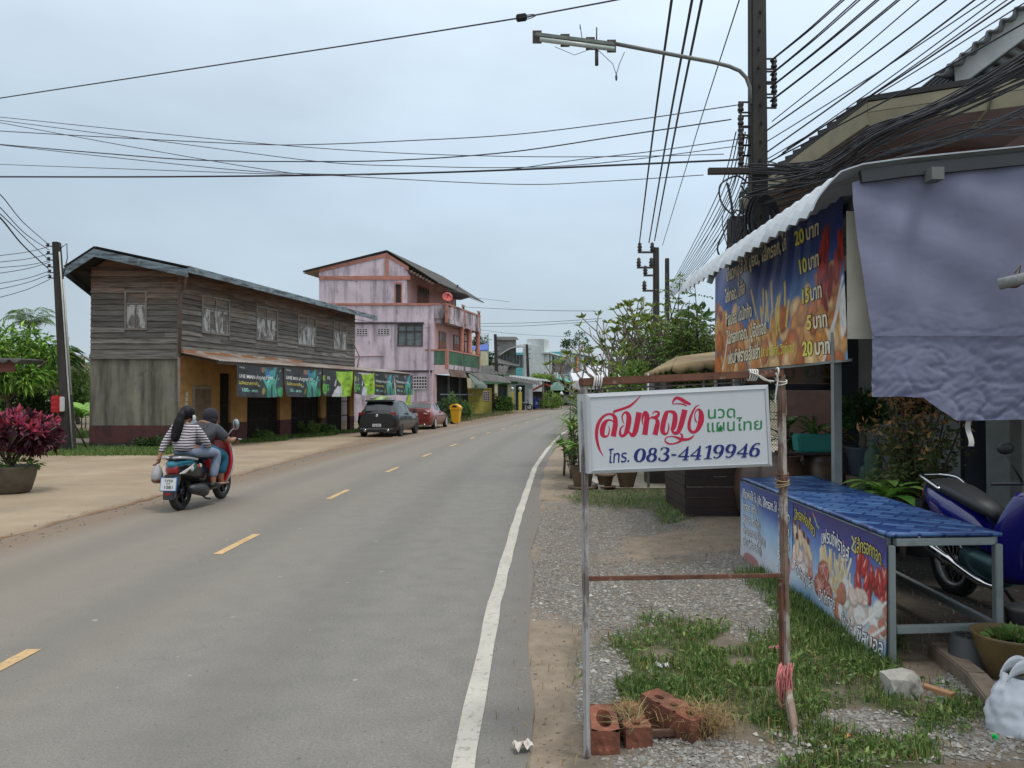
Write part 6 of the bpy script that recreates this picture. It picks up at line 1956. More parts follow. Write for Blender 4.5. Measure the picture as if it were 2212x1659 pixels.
for i,nb in enumerate(('20','10','15','5','20')):outlined(s1,g1,nb+' บาท',.105,1.20,.60-i*.117,.29,m_w2)
# near skirt: pictures of snacks
cv=Canvas(230,116,P(120,160,210))
cv.grad(1-cv.y+.1*np.sin(cv.x*7)*(1-cv.y),[(0,P(40,36,108)),(.16,P(62,66,146)),(.36,P(104,138,200)),(.55,P(150,184,220)),(.8,P(200,214,226)),(1,P(90,130,180))])
rs=random.Random(21)
def nug(x,y,r_,c_,ro=0.0,e=1.2):
 cv.ell(x,y,r_*e,r_,tuple(q*.5 for q in c_),ro,.2);cv.ell(x-.003,y+.01,r_*e*.9,r_*.86,c_,ro,.3)
 for _ in range(5):cv.ell(x+rs.uniform(-1,1)*r_*.35,y+rs.uniform(-1,1)*r_*.6,r_*.35,r_*.13,rs.choice((tuple(min(1,q*1.35) for q in c_),tuple(q*.72 for q in c_))),ro+rs.uniform(-.8,.8),.7,.7)
for i in range(16):nug(rs.uniform(.0,.3),rs.uniform(.30,.56),rs.uniform(.06,.085),rs.choice((P(226,176,168),P(236,210,200),P(206,140,130),P(244,228,220))),rs.uniform(-.8,.8))
for (x,y,ro) in ((.04,.74,1.9),(.11,.72,1.8),(.17,.66,2.2),(.23,.62,2.3),(.07,.6,1.6)):
 cv.ell(x,y-.04,.13,.055,P(150,110,80),ro,.15);cv.ell(x,y-.04,.12,.045,P(236,212,176),ro,.3);cv.ell(x-.005,y+.05,.04,.035,P(110,36,30),ro,.2)
for i in range(60):
 x=rs.uniform(.36,.70);y=rs.uniform(.30,.66);L=rs.uniform(.10,.22);a_=rs.uniform(-.9,.9)
 q=[(x-.1*L*math.sin(a_),y-L/2),(x+.25*L*math.sin(a_),y+L/2)]
 c_=rs.choice((P(240,220,176),P(232,200,140),P(246,234,206)))
 cv.line(q,.017,tuple(t_*.62 for t_ in c_));cv.line([(a-.002,b_+.003) for a,b_ in q],.012,c_)
for x,y in ((.40,.44),(.44,.26),(.36,.30)):
 nug(x,y,.11,P(176,96,84),.2,1.1)
 for _ in range(8):cv.line([(x+rs.uniform(-.05,.03),y+rs.uniform(-.09,.09)),(x+rs.uniform(-.02,.05),y+rs.uniform(-.09,.09))],.005,P(232,196,180),.7)
for i in range(30):
 x,y=.74+rs.random()*.27,.46+rs.random()*.34*(1-abs(rs.random()-.5));ro=rs.uniform(1.1,2.0)
 cv.ell(x,y,.105,.043,P(112,18,26),ro,.2);cv.ell(x-.003,y+.01,.09,.032,P(198,46,46),ro,.4);cv.ell(x-.008,y+.035,.04,.010,P(244,170,160),ro,.5)
for i in range(26):nug(.55+rs.random()*.43,.16+rs.random()*.30,rs.uniform(.06,.10),rs.choice((P(226,176,160),P(238,214,200),P(246,236,230),P(206,132,110))),rs.uniform(-1.2,1.2))
for q in ([(.80,.20),(.9,.36),(.99,.5)],[(.86,.14),(.98,.30)]):cv.line(q,.014,P(244,240,236))
for q,c_ in (([(.70,.90),(.72,.86),(.70,.80),(.73,.78)],P(220,220,90)),([(.30,.92),(.32,.86),(.34,.84)],P(160,200,110)),([(.62,.82),(.64,.78)],P(226,140,90)),([(.28,.96),(.29,.93)],P(226,120,90))):cv.line(q,.008,c_)
cv.noise(.12,9,3);cv.a=np.clip(cv.a*1.18,0,.85)
f2=skirt_fn(6.25,4.575,TZ-.01,.0,9)
s2=printed_sheet('table_skirt',cv,f2,m_vinyl2);tag(s2,'navy and white printed skirt with snack pictures at the near end of the table','banner')
g2=lambda u,v,w=.003:f2(u/1.67,v/.775,w)
outlined(s2,g2,'ไส้กรอกห่อเกี๊ยว',.115,.05,.625,.46,m_y2,arch=.05,rot=-.12)
outlined(s2,g2,'เฟรนช์ฟรายส์',.14,.62,.545,.52,m_w2,arch=.045,rot=-.06)
outlined(s2,g2,'ไส้กรอกทอด',.125,1.22,.60,.38,m_y2,arch=.03)
outlined(s2,g2,'โดนัทกุ้งชีส',.105,.06,.22,.42,m_w2,arch=-.02,rot=-.1)
outlined(s2,g2,'ปีกไก่ทอด',.11,.60,.125,.29,m_w2)
outlined(s2,g2,'นักเก็ต',.115,1.0,.075,.24,m_w2,rot=-.12)
outlined(s2,g2,'ชีสบอล',.14,1.31,.055,.33,m_w2)

# ------------------------------------------------------------------ bricks, rubble, pots, bag near the camera
m_brick=mat('orange_brick',P(146,88,66),.95,[(P(88,64,52),9,.45,.68,.7),(P(206,130,96),16,.55,.7,.6),(P(52,52,34),(5,5,3),.5,.66,.7)],bump=(45,.6,.008))
def hollow(name,label,c,rz,L,W,H,holes,tilt=0.0,group='hollow bricks at the foot of the sign frame'):
 t=bpy.data.objects
 k=MB()
 x0=-L/2
 cells=[]
 for i,(cx,rx,ry) in enumerate(holes):
  x1=L/2 if i==len(holes)-1 else (holes[i][0]+holes[i+1][0])/2
  cells.append((x0,x1,cx,rx,ry));x0=x1
 n=20
 rr=random.Random(int(L*1000+c[0]*77))
 for (a,b_,cx,rx,ry) in cells:
  o_,i_,d_=[],[],[]
  for j in range(n):
   an=2*math.pi*j/n+.157
   ca,sa=math.cos(an),math.sin(an)
   s_=min(((b_-cx) if ca>0 else (cx-a))/max(abs(ca),1e-6),(W/2)/max(abs(sa),1e-6))
   o_.append(V((cx+ca*s_,sa*s_,H)))
   q=1+rr.uniform(-.06,.06)
   i_.append(V((cx+rx*q*ca,ry*q*sa,H-.004)));d_.append(V((cx+rx*.85*ca,ry*.85*sa,H*.35)))
  k.add(o_+i_+d_,[(j,(j+1)%n,n+(j+1)%n,n+j) for j in range(n)]+[(n+j,n+(j+1)%n,2*n+(j+1)%n,2*n+j) for j in range(n)]+[tuple(range(2*n,3*n))])
 nx=12
 for s_ in (-1,1):
  k.sheet(lambda u,v:V(((u-.5)*L,s_*W/2,v*H)),nx,4,sm=False);k.sheet(lambda u,v:V((s_*L/2,(u-.5)*W,v*H)),6,4,sm=False)
 M=Matrix.Rotation(rz,3,'Z') @ Matrix.Rotation(tilt,3,'Y')
 k.v=[tuple(M @ (V(p)+V((0,0,0))+V((1,1,1))*0+V((mnoise.noise(V(p)*30)*.004,mnoise.noise(V(p)*30+V((5,5,5)))*.004,mnoise.noise(V(p)*22+V((9,0,0)))*.005)))+V(c)) for p in k.v]
 o=k.build(name,m_brick,weld=.002,recalc=True)
 return tag(o,label,'brick',group)
b1=gp(1308,1616);b2=gp(1366,1605);b3=gp(1455,1590)
hollow('hollow_brick','mossy orange brick with one long hollow beside the left frame post',(b1.x,b1.y+.06,-.02),R(86),.30,.125,.135,[(0,.10,.036)])
hollow('hollow_brick','middle orange brick with small round holes and dry straw on it',(b2.x+.004,b2.y+.05,-.02),R(95),.29,.122,.13,[(-.09,.02,.02),(0,.022,.02),(.09,.022,.022)])
hollow('hollow_brick','tilted orange brick with three holes on the right, dry grass over its end',(b3.x,b3.y+.04,-.02),R(128),.31,.125,.16,[(-.095,.02,.02),(0,.022,.018),(.095,.024,.022)],tilt=R(-6))
m_chunk=mat('pale_rubble',P(186,180,168),.95,[(P(120,112,100),12,.45,.68,.8),(P(70,66,58),7,.58,.7,.8)],bump=(30,.6,.01))
def rock(name,label,c,s_,seed,m,cat='stone',sub=2,group=None):
 bm=bmesh.new();bmesh.ops.create_icosphere(bm,subdivisions=sub,radius=1)
 for v in bm.verts:
  n_=mnoise.noise(v.co*1.1+V((seed,0,0)))*.35+mnoise.noise(v.co*2.7+V((0,seed,0)))*.16
  q=v.co*(1+n_);v.co=V((max(-.8,min(.8,q.x))*s_[0],max(-.8,min(.8,q.y))*s_[1],max(-.6,min(.75,q.z))*s_[2]))
 me=bpy.data.meshes.new(name);bm.to_mesh(me);bm.free();me.materials.append(m)
 o=bpy.data.objects.new(name,me);COL.objects.link(o);o.location=c
 return tag(o,label,cat,group)
p=gp(1960,1515);rock('rubble_block','pale broken concrete lump in the grass in front of the table',(p.x,p.y+.05,.06),(.12,.09,.11),3,m_chunk)
p0,p1=gp(1985,1493),gp(2060,1517)
k=MB();k.bar(V((p0.x,p0.y,.03)),V((p1.x,p1.y,.03)),.05,.035);tag(k.build('wood_offcut',mat('raw_timber',P(184,140,104),.85,[(P(140,100,72),(20,20,3),.5,.7,.7)]),bevel=.003),'short raw timber offcut lying beside the concrete lump','wood')
k=MB();q=[gp(2025,1420),gp(2110,1490),gp(2172,1572)]
for a,b_ in zip(q,q[1:]):k.bar(V((a.x,a.y,.045)),V((b_.x,b_.y,.045)),.11,.10)
tag(k.build('concrete_edging',mat('dirty_edging',P(136,120,102),.95,[(P(96,86,74),8,.45,.68,.8)],bump=(25,.5,.01)),bevel=.008),'low dirty concrete edging strip running past the pots to the right corner','kerb')
m_ppot=mat('old_black_plastic',P(66,66,66),.6,[(P(100,96,90),6,.5,.75,.6)])
p=gp(2115,1462)
t=thing('nursery_pot','black plastic nursery pot upside down with a slotted base','pot',(p.x,p.y+.1,0))
k=MB();k.lathe([(.125,0),(.125,.02),(.118,.025),(.092,.20),(.085,.205)],(0,0,0),24);k.build('body',m_ppot,t,world=False)
k=MB()
for i in range(12):
 a=i*math.pi/6;k.box((.05*math.cos(a),.05*math.sin(a),.2065),(.045,.012,.002),rz=a)
k.build('drain_slot',m_black,t,world=False)
p=gp(2195,1495)
m_bowl=mat('glazed_bowl',P(120,100,62),.45,[(P(84,72,48),(3,3,1),.45,.7,.8),(P(160,120,86),5,.6,.75,.6)])
t=thing('planter_bowl','broad brown glazed planter bowl with low green weeds at the right edge','pot',(p.x+.08,p.y+.16,0))
k=MB();k.lathe([(.10,0),(.12,.02),(.175,.17),(.198,.255),(.204,.27),(.19,.27),(.16,.17),(.08,.1)],(0,0,0),32);k.build('body',m_bowl,t,world=False)
k=MB();k.lathe([(.0,.19),(.168,.19)],(0,0,0),24);k.build('soil',mat('pot_soil',P(70,60,50),.95),t,world=False)
PB=t
p=gp(2215,1440);t=thing('small_pot','small dark pot standing behind the planter bowl','pot',(p.x+.06,p.y+.1,0))
k=MB();k.lathe([(.07,0),(.10,.3),(.115,.32),(.10,.33)],(0,0,0),20);k.build('body',m_ppot,t,world=False)
# white carrier bag
p=gp(2205,1590)
m_bag=mat('white_plastic_bag',P(226,230,236,.85),.35,[(P(196,204,216),9,.45,.65,.7)],trans=.12)
t=thing('carrier_bag','full white plastic carrier bag with an orange and blue print at the lower right corner','bag',(p.x+.03,p.y+.04,0))
def bagf(u,v):
 a=2*math.pi*u
 r_=(.13+.03*math.sin(3.1*v+.5))*(1-.25*v)
 w=.016*mnoise.noise(V((math.cos(a)*2,math.sin(a)*2,v*4)))+.010*mnoise.noise(V((math.cos(a)*6,math.sin(a)*6,v*9)))
 sq=.35+.65*(1-v)**.5
 return V(((r_+w)*math.cos(a)*1.05,(r_+w)*math.sin(a)*sq*.8,.005+v*.27+.02*math.cos(2*a)*v))
k=MB();k.sheet(bagf,48,24);bo_=k.build('bag',m_bag,t,world=False)
k=MB()
for s_ in (-1,1):
 k.sheet(lambda u,v,s_=s_:V((.085*math.cos(math.pi*u)*(1-.1*v),s_*.03+.01*math.sin(6*u),.25+.075*math.sin(math.pi*u)*(.55+.45*v)+.03*v)),16,3)
k.build('handle',m_bag,t,world=False,thick=.003)
def pf_(mm,z0,z1,a0,a1):
 k=MB();k.sheet(lambda u,v:(lambda q:V((q.x*1.012,q.y*1.02-.002,q.z)))(bagf(a0+(a1-a0)*u,z0+(z1-z0)*v)),12,8);k.build('print',mm,t,world=False)
pf_(mat('blue_bag_print',P(120,170,220),.4),.05,.50,.70,.86);pf_(mat('orange_bag_print',P(226,150,120),.4),.26,.42,.72,.84) if False else None
k=MB();k.sheet(lambda u,v:(lambda q:V((q.x*1.02,q.y*1.035-.004,q.z)))(bagf(.72+.12*u,.26+.16*v)),10,6);k.build('print',mat('orange_bag_print',P(226,150,120),.4),t,world=False)
# litter
def litter(name,label,x,y,L,W,m,cat='litter',h=.012,rz=.3,seed=0):
 p=gp(x,y);k=MB()
 k.sheet(lambda u,v:V((p.x,p.y,.012))+Matrix.Rotation(rz,3,'Z') @ V(((u-.5)*L,(v-.5)*W,h*(1+mnoise.noise(V((u*4,v*4,seed)))*1.6))),8,6)
 return tag(k.build(name,m),label,cat)
m_lit=mat('white_scrap',P(226,226,228),.6)
litter('wrapper','crumpled pink and white wrapper by the right post of the sign frame',1676,1412,.07,.045,mat('pink_wrapper',P(222,110,120),.5,[(P(230,220,220),30,.5,.6,.9)]),h=.025)
litter('plastic_scrap','white plastic scrap in the bare patch of the grass',1432,1448,.07,.06,m_lit,h=.02,seed=4)
litter('paper_scrap','crumpled paper scrap on the dirt at the road edge',1130,1623,.085,.06,mat('grey_scrap',P(216,208,200),.8,[(P(170,150,130),30,.5,.6,.8)]),h=.02,seed=9)
litter('wrapper','yellow and white torn wrapper between the bricks',1452,1568,.06,.03,mat('yellow_wrapper',P(220,214,130),.6,[(P(236,236,232),24,.48,.55,.9)]),h=.02,seed=6)
litter('bottle_cap','white bottle lid lying among stones at the bottom edge',1786,1628,.035,.03,m_lit,h=.014,seed=2)
litter('wrapper','red and yellow scrap of wrapper right of the bricks',1828,1602,.045,.025,mat('red_wrapper',P(200,90,60),.6,[(P(220,190,80),24,.48,.55,.9)]),h=.015,seed=8)
p=gp(2145,1608)
k=MB()
for i in range(7):
 a=R(-10+i*22);k.tube([V((p.x,p.y,.03)),V((p.x+.022*math.cos(a),p.y-.01,.03+.024*math.sin(a)))],[.006,.002],5)
tag(k.build('green_scrap',mat('bright_green_plastic',P(50,226,110),.5)),'tiny bright green plastic scrap near the carrier bag','litter')
# ------------------------------------------------------------------ parked cars
m_tyre=mat('tyre_rubber',(.018,.018,.018),.85,[((.06,.055,.05),8,.5,.75,.6)])
m_glass=mat('tinted_car_glass',(.012,.014,.016),.06,spec=.7,var=0)
m_chrome=mat('chrome',(.6,.6,.6),.15,metal=1,var=0)
m_alloyd=mat('dark_alloy',(.05,.05,.055),.35,metal=.6)
m_alloyw=mat('bright_alloy',(.62,.62,.6),.3,metal=.4)
m_trim=mat('black_trim',(.014,.014,.015),.5)
m_tail=mat('red_lamp',P(150,24,34),.15,var=.1,coat=.6)
m_clear=mat('clear_lamp',P(210,204,200),.15,coat=.6)
m_plate=mat('plate_white',P(226,226,224),.4,var=0)
m_ink=mat('plate_ink',(.015,.015,.02),.5,var=0)
def car(name,label,loc,rz,st,nglass,paint,wheels,wr,m_rim,track,spokes=5,group=None):
 """st: stations (x, [(y, z) x7]) from the tail forward; nglass: dict of glass patches {(i0, i1): ring segments}"""
 t=thing(name,label,'car',loc,rz,group)
 nr=len(st[0][1])
 def P_(i,j,s_):
  y,z=st[i][1][j];return V((st[i][0],s_*y,z))
 body=MB();glass={}
 for s_ in (-1,1):
  for i in range(len(st)-1):
   for j in range(nr-1):
    q=[P_(i,j,s_),P_(i+1,j,s_),P_(i+1,j+1,s_),P_(i,j+1,s_)]
    body.add(q if s_<0 else q[::-1],[(0,1,2,3)],0,True)
  for i in (0,len(st)-1):
   q=[P_(i,j,s_) for j in range(nr)]+[V((st[i][0],0,st[i][1][0][1]))]
   body.add(q if (s_<0)==(i>0) else q[::-1],[tuple(range(len(q)))],0,False)
 bo_=body.build('body',paint,t,world=False,weld=.003,recalc=True)
 def patch(nm,quads,m,off=.006,inset=.05):
  k=MB()
  for q in quads:
   c_=sum(q,V())/4
   n_=(q[1]-q[0]).cross(q[3]-q[0]).normalized()
   if n_.dot(c_-V((c_.x*.6+1.0,0,.7)))<0:n_=-n_
   k.add([p+n_*off for p in q],[(0,1,2,3)],0,False)
  return k.build(nm,m,t,world=False)
 for nm,i0,i1,j in nglass:
  for s_ in ((-1,1)):
   if nm=='side_window':
    for i in range(i0,i1):
     lo,hi=.10,.90
     a,b_,c_,d_=P_(i,j,s_),P_(i+1,j,s_),P_(i+1,j+1,s_),P_(i,j+1,s_)
     f0,f1=(.08 if i==i0 else .02),(.92 if i==i1-1 else .98)
     qq=[a.lerp(b_,f0).lerp(d_.lerp(c_,f0),lo),a.lerp(b_,f1).lerp(d_.lerp(c_,f1),lo),a.lerp(b_,f1).lerp(d_.lerp(c_,f1),hi),a.lerp(b_,f0).lerp(d_.lerp(c_,f0),hi)]
     patch(nm,[qq],m_glass)
  if nm !='side_window':
   L_,R_=[],[]
   a=P_(i0,j,1).lerp(P_(i1,j,1),.10);b_=P_(i0,j,-1).lerp(P_(i1,j,-1),.10)
   c_=P_(i0,j,-1).lerp(P_(i1,j,-1),.92);d_=P_(i0,j,1).lerp(P_(i1,j,1),.92)
   am,cm=P_(i0,j+1,1).lerp(P_(i1,j+1,1),.10),P_(i0,j+1,1).lerp(P_(i1,j+1,1),.92)
   patch(nm,[[a,am,cm,d_],[am,b_,c_,cm]],m_glass,.010)
 for x in wheels:
  for s_ in (-1,1):
   M=Matrix.Rotation(R(-90*s_),3,'X')
   k=MB();k.lathe([(wr*1.16,-.12),(wr*1.16,.008),(wr*.2,.010)],(x,s_*(track+.012),wr+.02),24,M=M);k.build('wheel_arch',m_black,t,world=False)
   k=MB();k.lathe([(wr*.66,-.1),(wr*.96,-.1),(wr,-.06),(wr,.05),(wr*.95,.075),(wr*.68,.07),(wr*.66,.04)],(x,s_*(track-.035),wr),26,M=M)
   w_=k.build('wheel',m_tyre,t,world=False)
   k=MB();k.lathe([(wr*.70,.05),(wr*.70,.072),(wr*.62,.075),(wr*.58,.03),(wr*.2,.02),(.02,.025)],(x,s_*(track-.035),wr),26,M=M)
   for a in range(spokes):
    an=a*2*math.pi/spokes+.3
    k.bar(V((x+.03*math.cos(an),s_*(track+.02),wr+.03*math.sin(an))),V((x+wr*.64*math.cos(an),s_*(track+.03),wr+wr*.64*math.sin(an))),.045,.02,up=(0,1,0))
   k.build('rim',m_rim,w_,world=False)
 return t
def plate(t,x,z,body,w=.36,h=.12,sub=None):
 k=MB();k.box((x,0,z),(.012,w,h));pl=k.build('number_plate',m_plate,t,world=False,bevel=.004)
 k=MB();put_text(k,body,h*.72,lambda u,v,w_=0:V((x-.0075,-(u-w*.42),z-h*.22+v)),0,0,fit=w*.84,off=.01);k.build('plate_lettering',m_ink,pl,world=False)
 if sub:k=MB();put_text(k,sub,h*.2,lambda u,v,w_=0:V((x-.0075,-(u-w*.3),z-h*.44+v)),0,0,fit=w*.6);k.build('plate_lettering',m_ink,pl,world=False)
m_dgrey=mat('dark_grey_car_paint',(.009,.010,.012),.25,spec=.4,coat=.35,var=.05)
hatch=[(0.0,[(.42,.30),(.62,.36),(.70,.60),(.66,.84),(.60,.90),(.40,.93),(0,.94)]),
         (.09,[(.50,.24),(.74,.30),(.825,.60),(.79,.86),(.72,.95),(.52,1.0),(0,1.01)]),
         (.32,[(.55,.20),(.80,.26),(.855,.62),(.82,.88),(.75,.99),(.56,1.22),(0,1.25)]),
         (.50,[(.55,.20),(.82,.26),(.855,.64),(.825,.88),(.755,1.0),(.55,1.40),(0,1.455)]),
         (1.1,[(.55,.20),(.82,.26),(.845,.64),(.82,.86),(.765,.98),(.575,1.46),(0,1.505)]),
         (1.8,[(.55,.20),(.81,.26),(.84,.62),(.82,.84),(.77,.95),(.575,1.44),(0,1.49)]),
         (2.35,[(.55,.20),(.81,.26),(.84,.62),(.82,.82),(.77,.93),(.55,1.36),(0,1.41)]),
         (3.05,[(.55,.20),(.82,.26),(.85,.62),(.82,.80),(.75,.90),(.62,.96),(0,1.0)]),
         (3.7,[(.55,.20),(.80,.28),(.83,.58),(.78,.74),(.68,.80),(.5,.84),(0,.87)]),
         (4.05,[(.45,.25),(.60,.30),(.66,.5),(.62,.62),(.55,.68),(.4,.70),(0,.71)])]
hg=R(-6.5)
ht=car('hatchback_car','dark grey hatchback parked first in the row beside the shop fronts',(-5.42,30.85,0),R(90)+hg,hatch,[('rear_window',1,3,5),('side_window',3,6,4),('windscreen',6,7,5)],m_dgrey,(.72,3.30),.30,m_alloyd,.80)
k=MB();k.prism([(.34,1.47),(.62,1.50),(.60,1.46),(.36,1.43)],lambda u,v,w_:V((u,w_,v)),-.60,.60);k.build('spoiler',m_dgrey,ht,world=False,bevel=.012)
k=MB();k.box((.345,0,1.425),(.02,1.1,.03));k.build('spoiler_edge',m_trim,ht,world=False)
for s_ in (-1,1):
 k=MB()
 pl=[(.30,.90),(.56,.99),(.78,.985),(.80,.90),(.70,.84),(.42,.855)]
 k.prism([(a*s_,z) for a,z in (pl if s_>0 else pl[::-1])],lambda u,v,w_:V((w_+.12*max(0,abs(u)-.5)*1.0+.0,u*.99,v)),.015,.20);k.build('tail_light',m_tail,ht,world=False,recalc=True,bevel=.01)
 k=MB();k.lathe([(.035,-.06),(.048,-.06),(.048,.1),(.02,.1)],(.0,s_*.47,.27),14,M=Matrix.Rotation(R(90),3,'Y'));k.build('exhaust',m_chrome,ht,world=False)
 k=MB();k.prism([(2.35,.95),(2.62,.94),(2.60,1.08),(2.40,1.10)],lambda u,v,w_:V((u,s_*w_,v)),.86,1.02);k.build('mirror',m_trim,ht,world=False,recalc=True,bevel=.03)
 k=MB();k.box((1.45,s_*.845,.80),(.16,.02,.03));k.box((2.25,s_*.845,.78),(.16,.02,.03));k.build('door_handle',m_dgrey,ht,world=False,bevel=.006)
k=MB();k.prism([(-.72,.18),(.72,.18),(.80,.40),(.55,.44),(.42,.36),(-.42,.36),(-.55,.44),(-.80,.40)],lambda u,v,w_:V((w_,u,v)),-.015,.35);k.build('bumper_skirt',m_trim,ht,world=False,bevel=.015)
k=MB();k.box((-.02,0,.33),(.02,1.34,.03));k.build('bumper_strip',mat('satin_grey',(.25,.25,.26),.35,metal=.5),ht,world=False,bevel=.005)
k=MB();k.lathe([(.045,0),(.058,0),(.058,.012),(.045,.012)],(-.003,0,.86),20,M=Matrix.Rotation(R(-90),3,'Y'));k.tube([V((-.012,.04,.875)),V((-.013,0,.845)),V((-.012,-.04,.875))],.007,5);k.build('badge',m_chrome,ht,world=False)
k=MB();k.tube([V((.17,.02,1.06)),V((.18,-.2,1.05)),V((.22,-.34,1.01))],.012,5);k.tube([V((.07,-.30,.98)),V((.2,-.22,1.06)),V((.24,.12,1.12))],.012,5);k.build('wiper',m_trim,ht,world=False)
k=MB();k.tube([V((.025,-.66,.70)),V((.015,-.52,.58)),V((.0,-.3,.555)),V((0,.3,.555)),V((.015,.52,.58)),V((.025,.66,.70))],.008,5);k.build('tailgate_seam',m_black,ht,world=False)
plate(ht,-.012,.47,'1ขญ 4793',sub='กรุงเทพมหานคร')
m_dred=mat('maroon_car_paint',P(136,52,50),.3,[(P(170,120,110),2,.55,.75,.35)],spec=.6,coat=.7,var=.06)
sedan=[(0.0,[(.45,.26),(.66,.30),(.74,.60),(.72,.86),(.64,.90),(.40,.915),(0,.92)]),
         (.12,[(.52,.20),(.78,.24),(.86,.58),(.83,.88),(.72,.945),(.45,.965),(0,.97)]),
         (.60,[(.55,.17),(.84,.22),(.88,.60),(.85,.86),(.76,.95),(.62,.98),(0,1.0)]),
         (.72,[(.55,.17),(.84,.22),(.88,.60),(.85,.86),(.76,.95),(.66,1.0),(0,1.03)]),
         (1.35,[(.55,.17),(.84,.22),(.88,.60),(.86,.84),(.78,.92),(.58,1.31),(0,1.36)]),
         (2.0,[(.55,.17),(.84,.22),(.88,.60),(.86,.82),(.79,.90),(.59,1.34),(0,1.40)]),
         (2.55,[(.55,.17),(.84,.22),(.88,.60),(.86,.80),(.79,.88),(.57,1.28),(0,1.34)]),
         (3.30,[(.55,.17),(.84,.22),(.88,.58),(.85,.76),(.76,.84),(.62,.88),(0,.92)]),
         (4.2,[(.55,.17),(.82,.24),(.86,.52),(.80,.66),(.68,.72),(.5,.76),(0,.79)]),
         (4.6,[(.45,.2),(.62,.26),(.68,.42),(.62,.54),(.55,.6),(.4,.62),(0,.63)])]
sd=car('sedan_car','dark red sedan with white wheels parked ahead of the grey hatchback',(-4.83,38.0,0),R(90)-R(6.5),sedan,[('rear_window',3,4,5),('side_window',4,6,4),('windscreen',6,7,5)],m_dred,(.98,3.72),.30,m_alloyw,.845,8)
for s_ in (-1,1):
 k=MB();pl=[(.46,.66),(.80,.66),(.79,.84),(.70,.89),(.46,.89)]
 k.prism([(a*s_,z) for a,z in (pl if s_>0 else pl[::-1])],lambda u,v,w_:V((w_+.15*max(0,abs(u)-.55),u,v)),-.012,.14);tl=k.build('tail_light',m_tail,sd,world=False,recalc=True,bevel=.008)
 k=MB();k.box((-.014,s_*.58,.80),(.012,.2,.07));k.build('lamp_panel',m_clear,tl,world=False)
 k=MB();k.prism([(2.75,.86),(2.98,.86),(2.95,1.0),(2.8,1.0)],lambda u,v,w_:V((u,s_*w_,v)),.86,1.02);k.build('mirror',m_trim,sd,world=False,recalc=True,bevel=.03)
k=MB();k.box((-.01,0,.50),(.03,1.5,.05));k.build('bumper_moulding',m_dred,sd,world=False,bevel=.01)
k=MB();k.lathe([(.05,-.08),(.065,-.08),(.065,.1),(.03,.1)],(.02,-.5,.22),14,M=Matrix.Rotation(R(90),3,'Y'));k.build('exhaust',m_chrome,sd,world=False)
k=MB();k.box((.10,0,1.0),(.12,1.1,.03));k.build('spoiler',m_dred,sd,world=False,bevel=.01)
plate(sd,-.02,.74,'กท 2815',w=.34)
# a pale van far down the street
van=[(x,[(y*1.0,z*1.22) for y,z in pr]) for x,pr in hatch]
vp=c3(1610,1225,92)
vn=car('estate_car','silver estate car far away under the turquoise awning',(vp.x,92,gz(92)),R(80),van,[('rear_window',1,3,5),('side_window',3,6,4)],mat('silver_paint',P(190,184,178),.35,metal=.3),(.72,3.30),.32,m_alloyd,.80)
for s_ in (-1,1):
 k=MB();k.box((.08,s_*.74,1.05),(.1,.12,.34));k.build('tail_light',m_tail,vn,world=False,bevel=.01)

# ------------------------------------------------------------------ people: bodies grown on a skeleton
def skin(name,nodes,edges,m,parent,root,sub=2,smooth=True):
 bm=bmesh.new();L=bm.verts.layers.skin.verify();vm={}
 for kx,(p,r) in nodes.items():
  v=bm.verts.new(p);r=r if isinstance(r,tuple) else (r,r);v[L].radius=r;vm[kx]=v
 vm[root][L].use_root=True
 for a,b_ in edges:bm.edges.new((vm[a],vm[b_]))
 me=bpy.data.meshes.new(name);bm.to_mesh(me);bm.free();me.materials.append(m)
 o=bpy.data.objects.new(name,me);COL.objects.link(o);o.parent=parent
 s_=o.modifiers.new('skin','SKIN');s_.use_smooth_shade=True
 d=o.modifiers.new('sub','SUBSURF');d.levels=d.render_levels=sub
 return o
m_skin=mat('warm_skin',P(168,118,92),.55,sub=.1,var=.06)
m_hair=mat('black_hair',(.006,.005,.006),.6,[((.018,.016,.017),(60,60,5),.5,.7,.8)],spec=.25,var=0)
m_jean=mat('pale_jeans',P(138,150,172),.85,[(P(110,122,146),5,.45,.7,.7),(P(170,180,196),7,.56,.7,.6)],bump=(22,.25,.01))
m_tealt=mat('teal_trousers',P(44,116,146),.85,[(P(28,84,112),6,.45,.68,.8)],bump=(14,.3,.02))
m_tee=mat('charcoal_tshirt',P(78,80,86),.9,[(P(54,56,60),6,.45,.68,.8)],bump=(14,.25,.02))
m_stripe=bpy.data.materials.new('striped_jersey');m_stripe.use_nodes=True
b=NB(m_stripe)
zz=b.math('ADD',b.math('MULTIPLY',b.xyz()[2],165.0),b.math('MULTIPLY',b.noise(6,3),5.0))
sn=b.math('SINE',zz)
c=b.mix(b.rng(sn,-.15,.25),P(220,214,216),P(84,66,84))
b.l(c,b.bs.inputs['Base Color']);b.bs.inputs['Roughness'].default_value=.9
b.bump(b.noise(14,4),.25,.02)

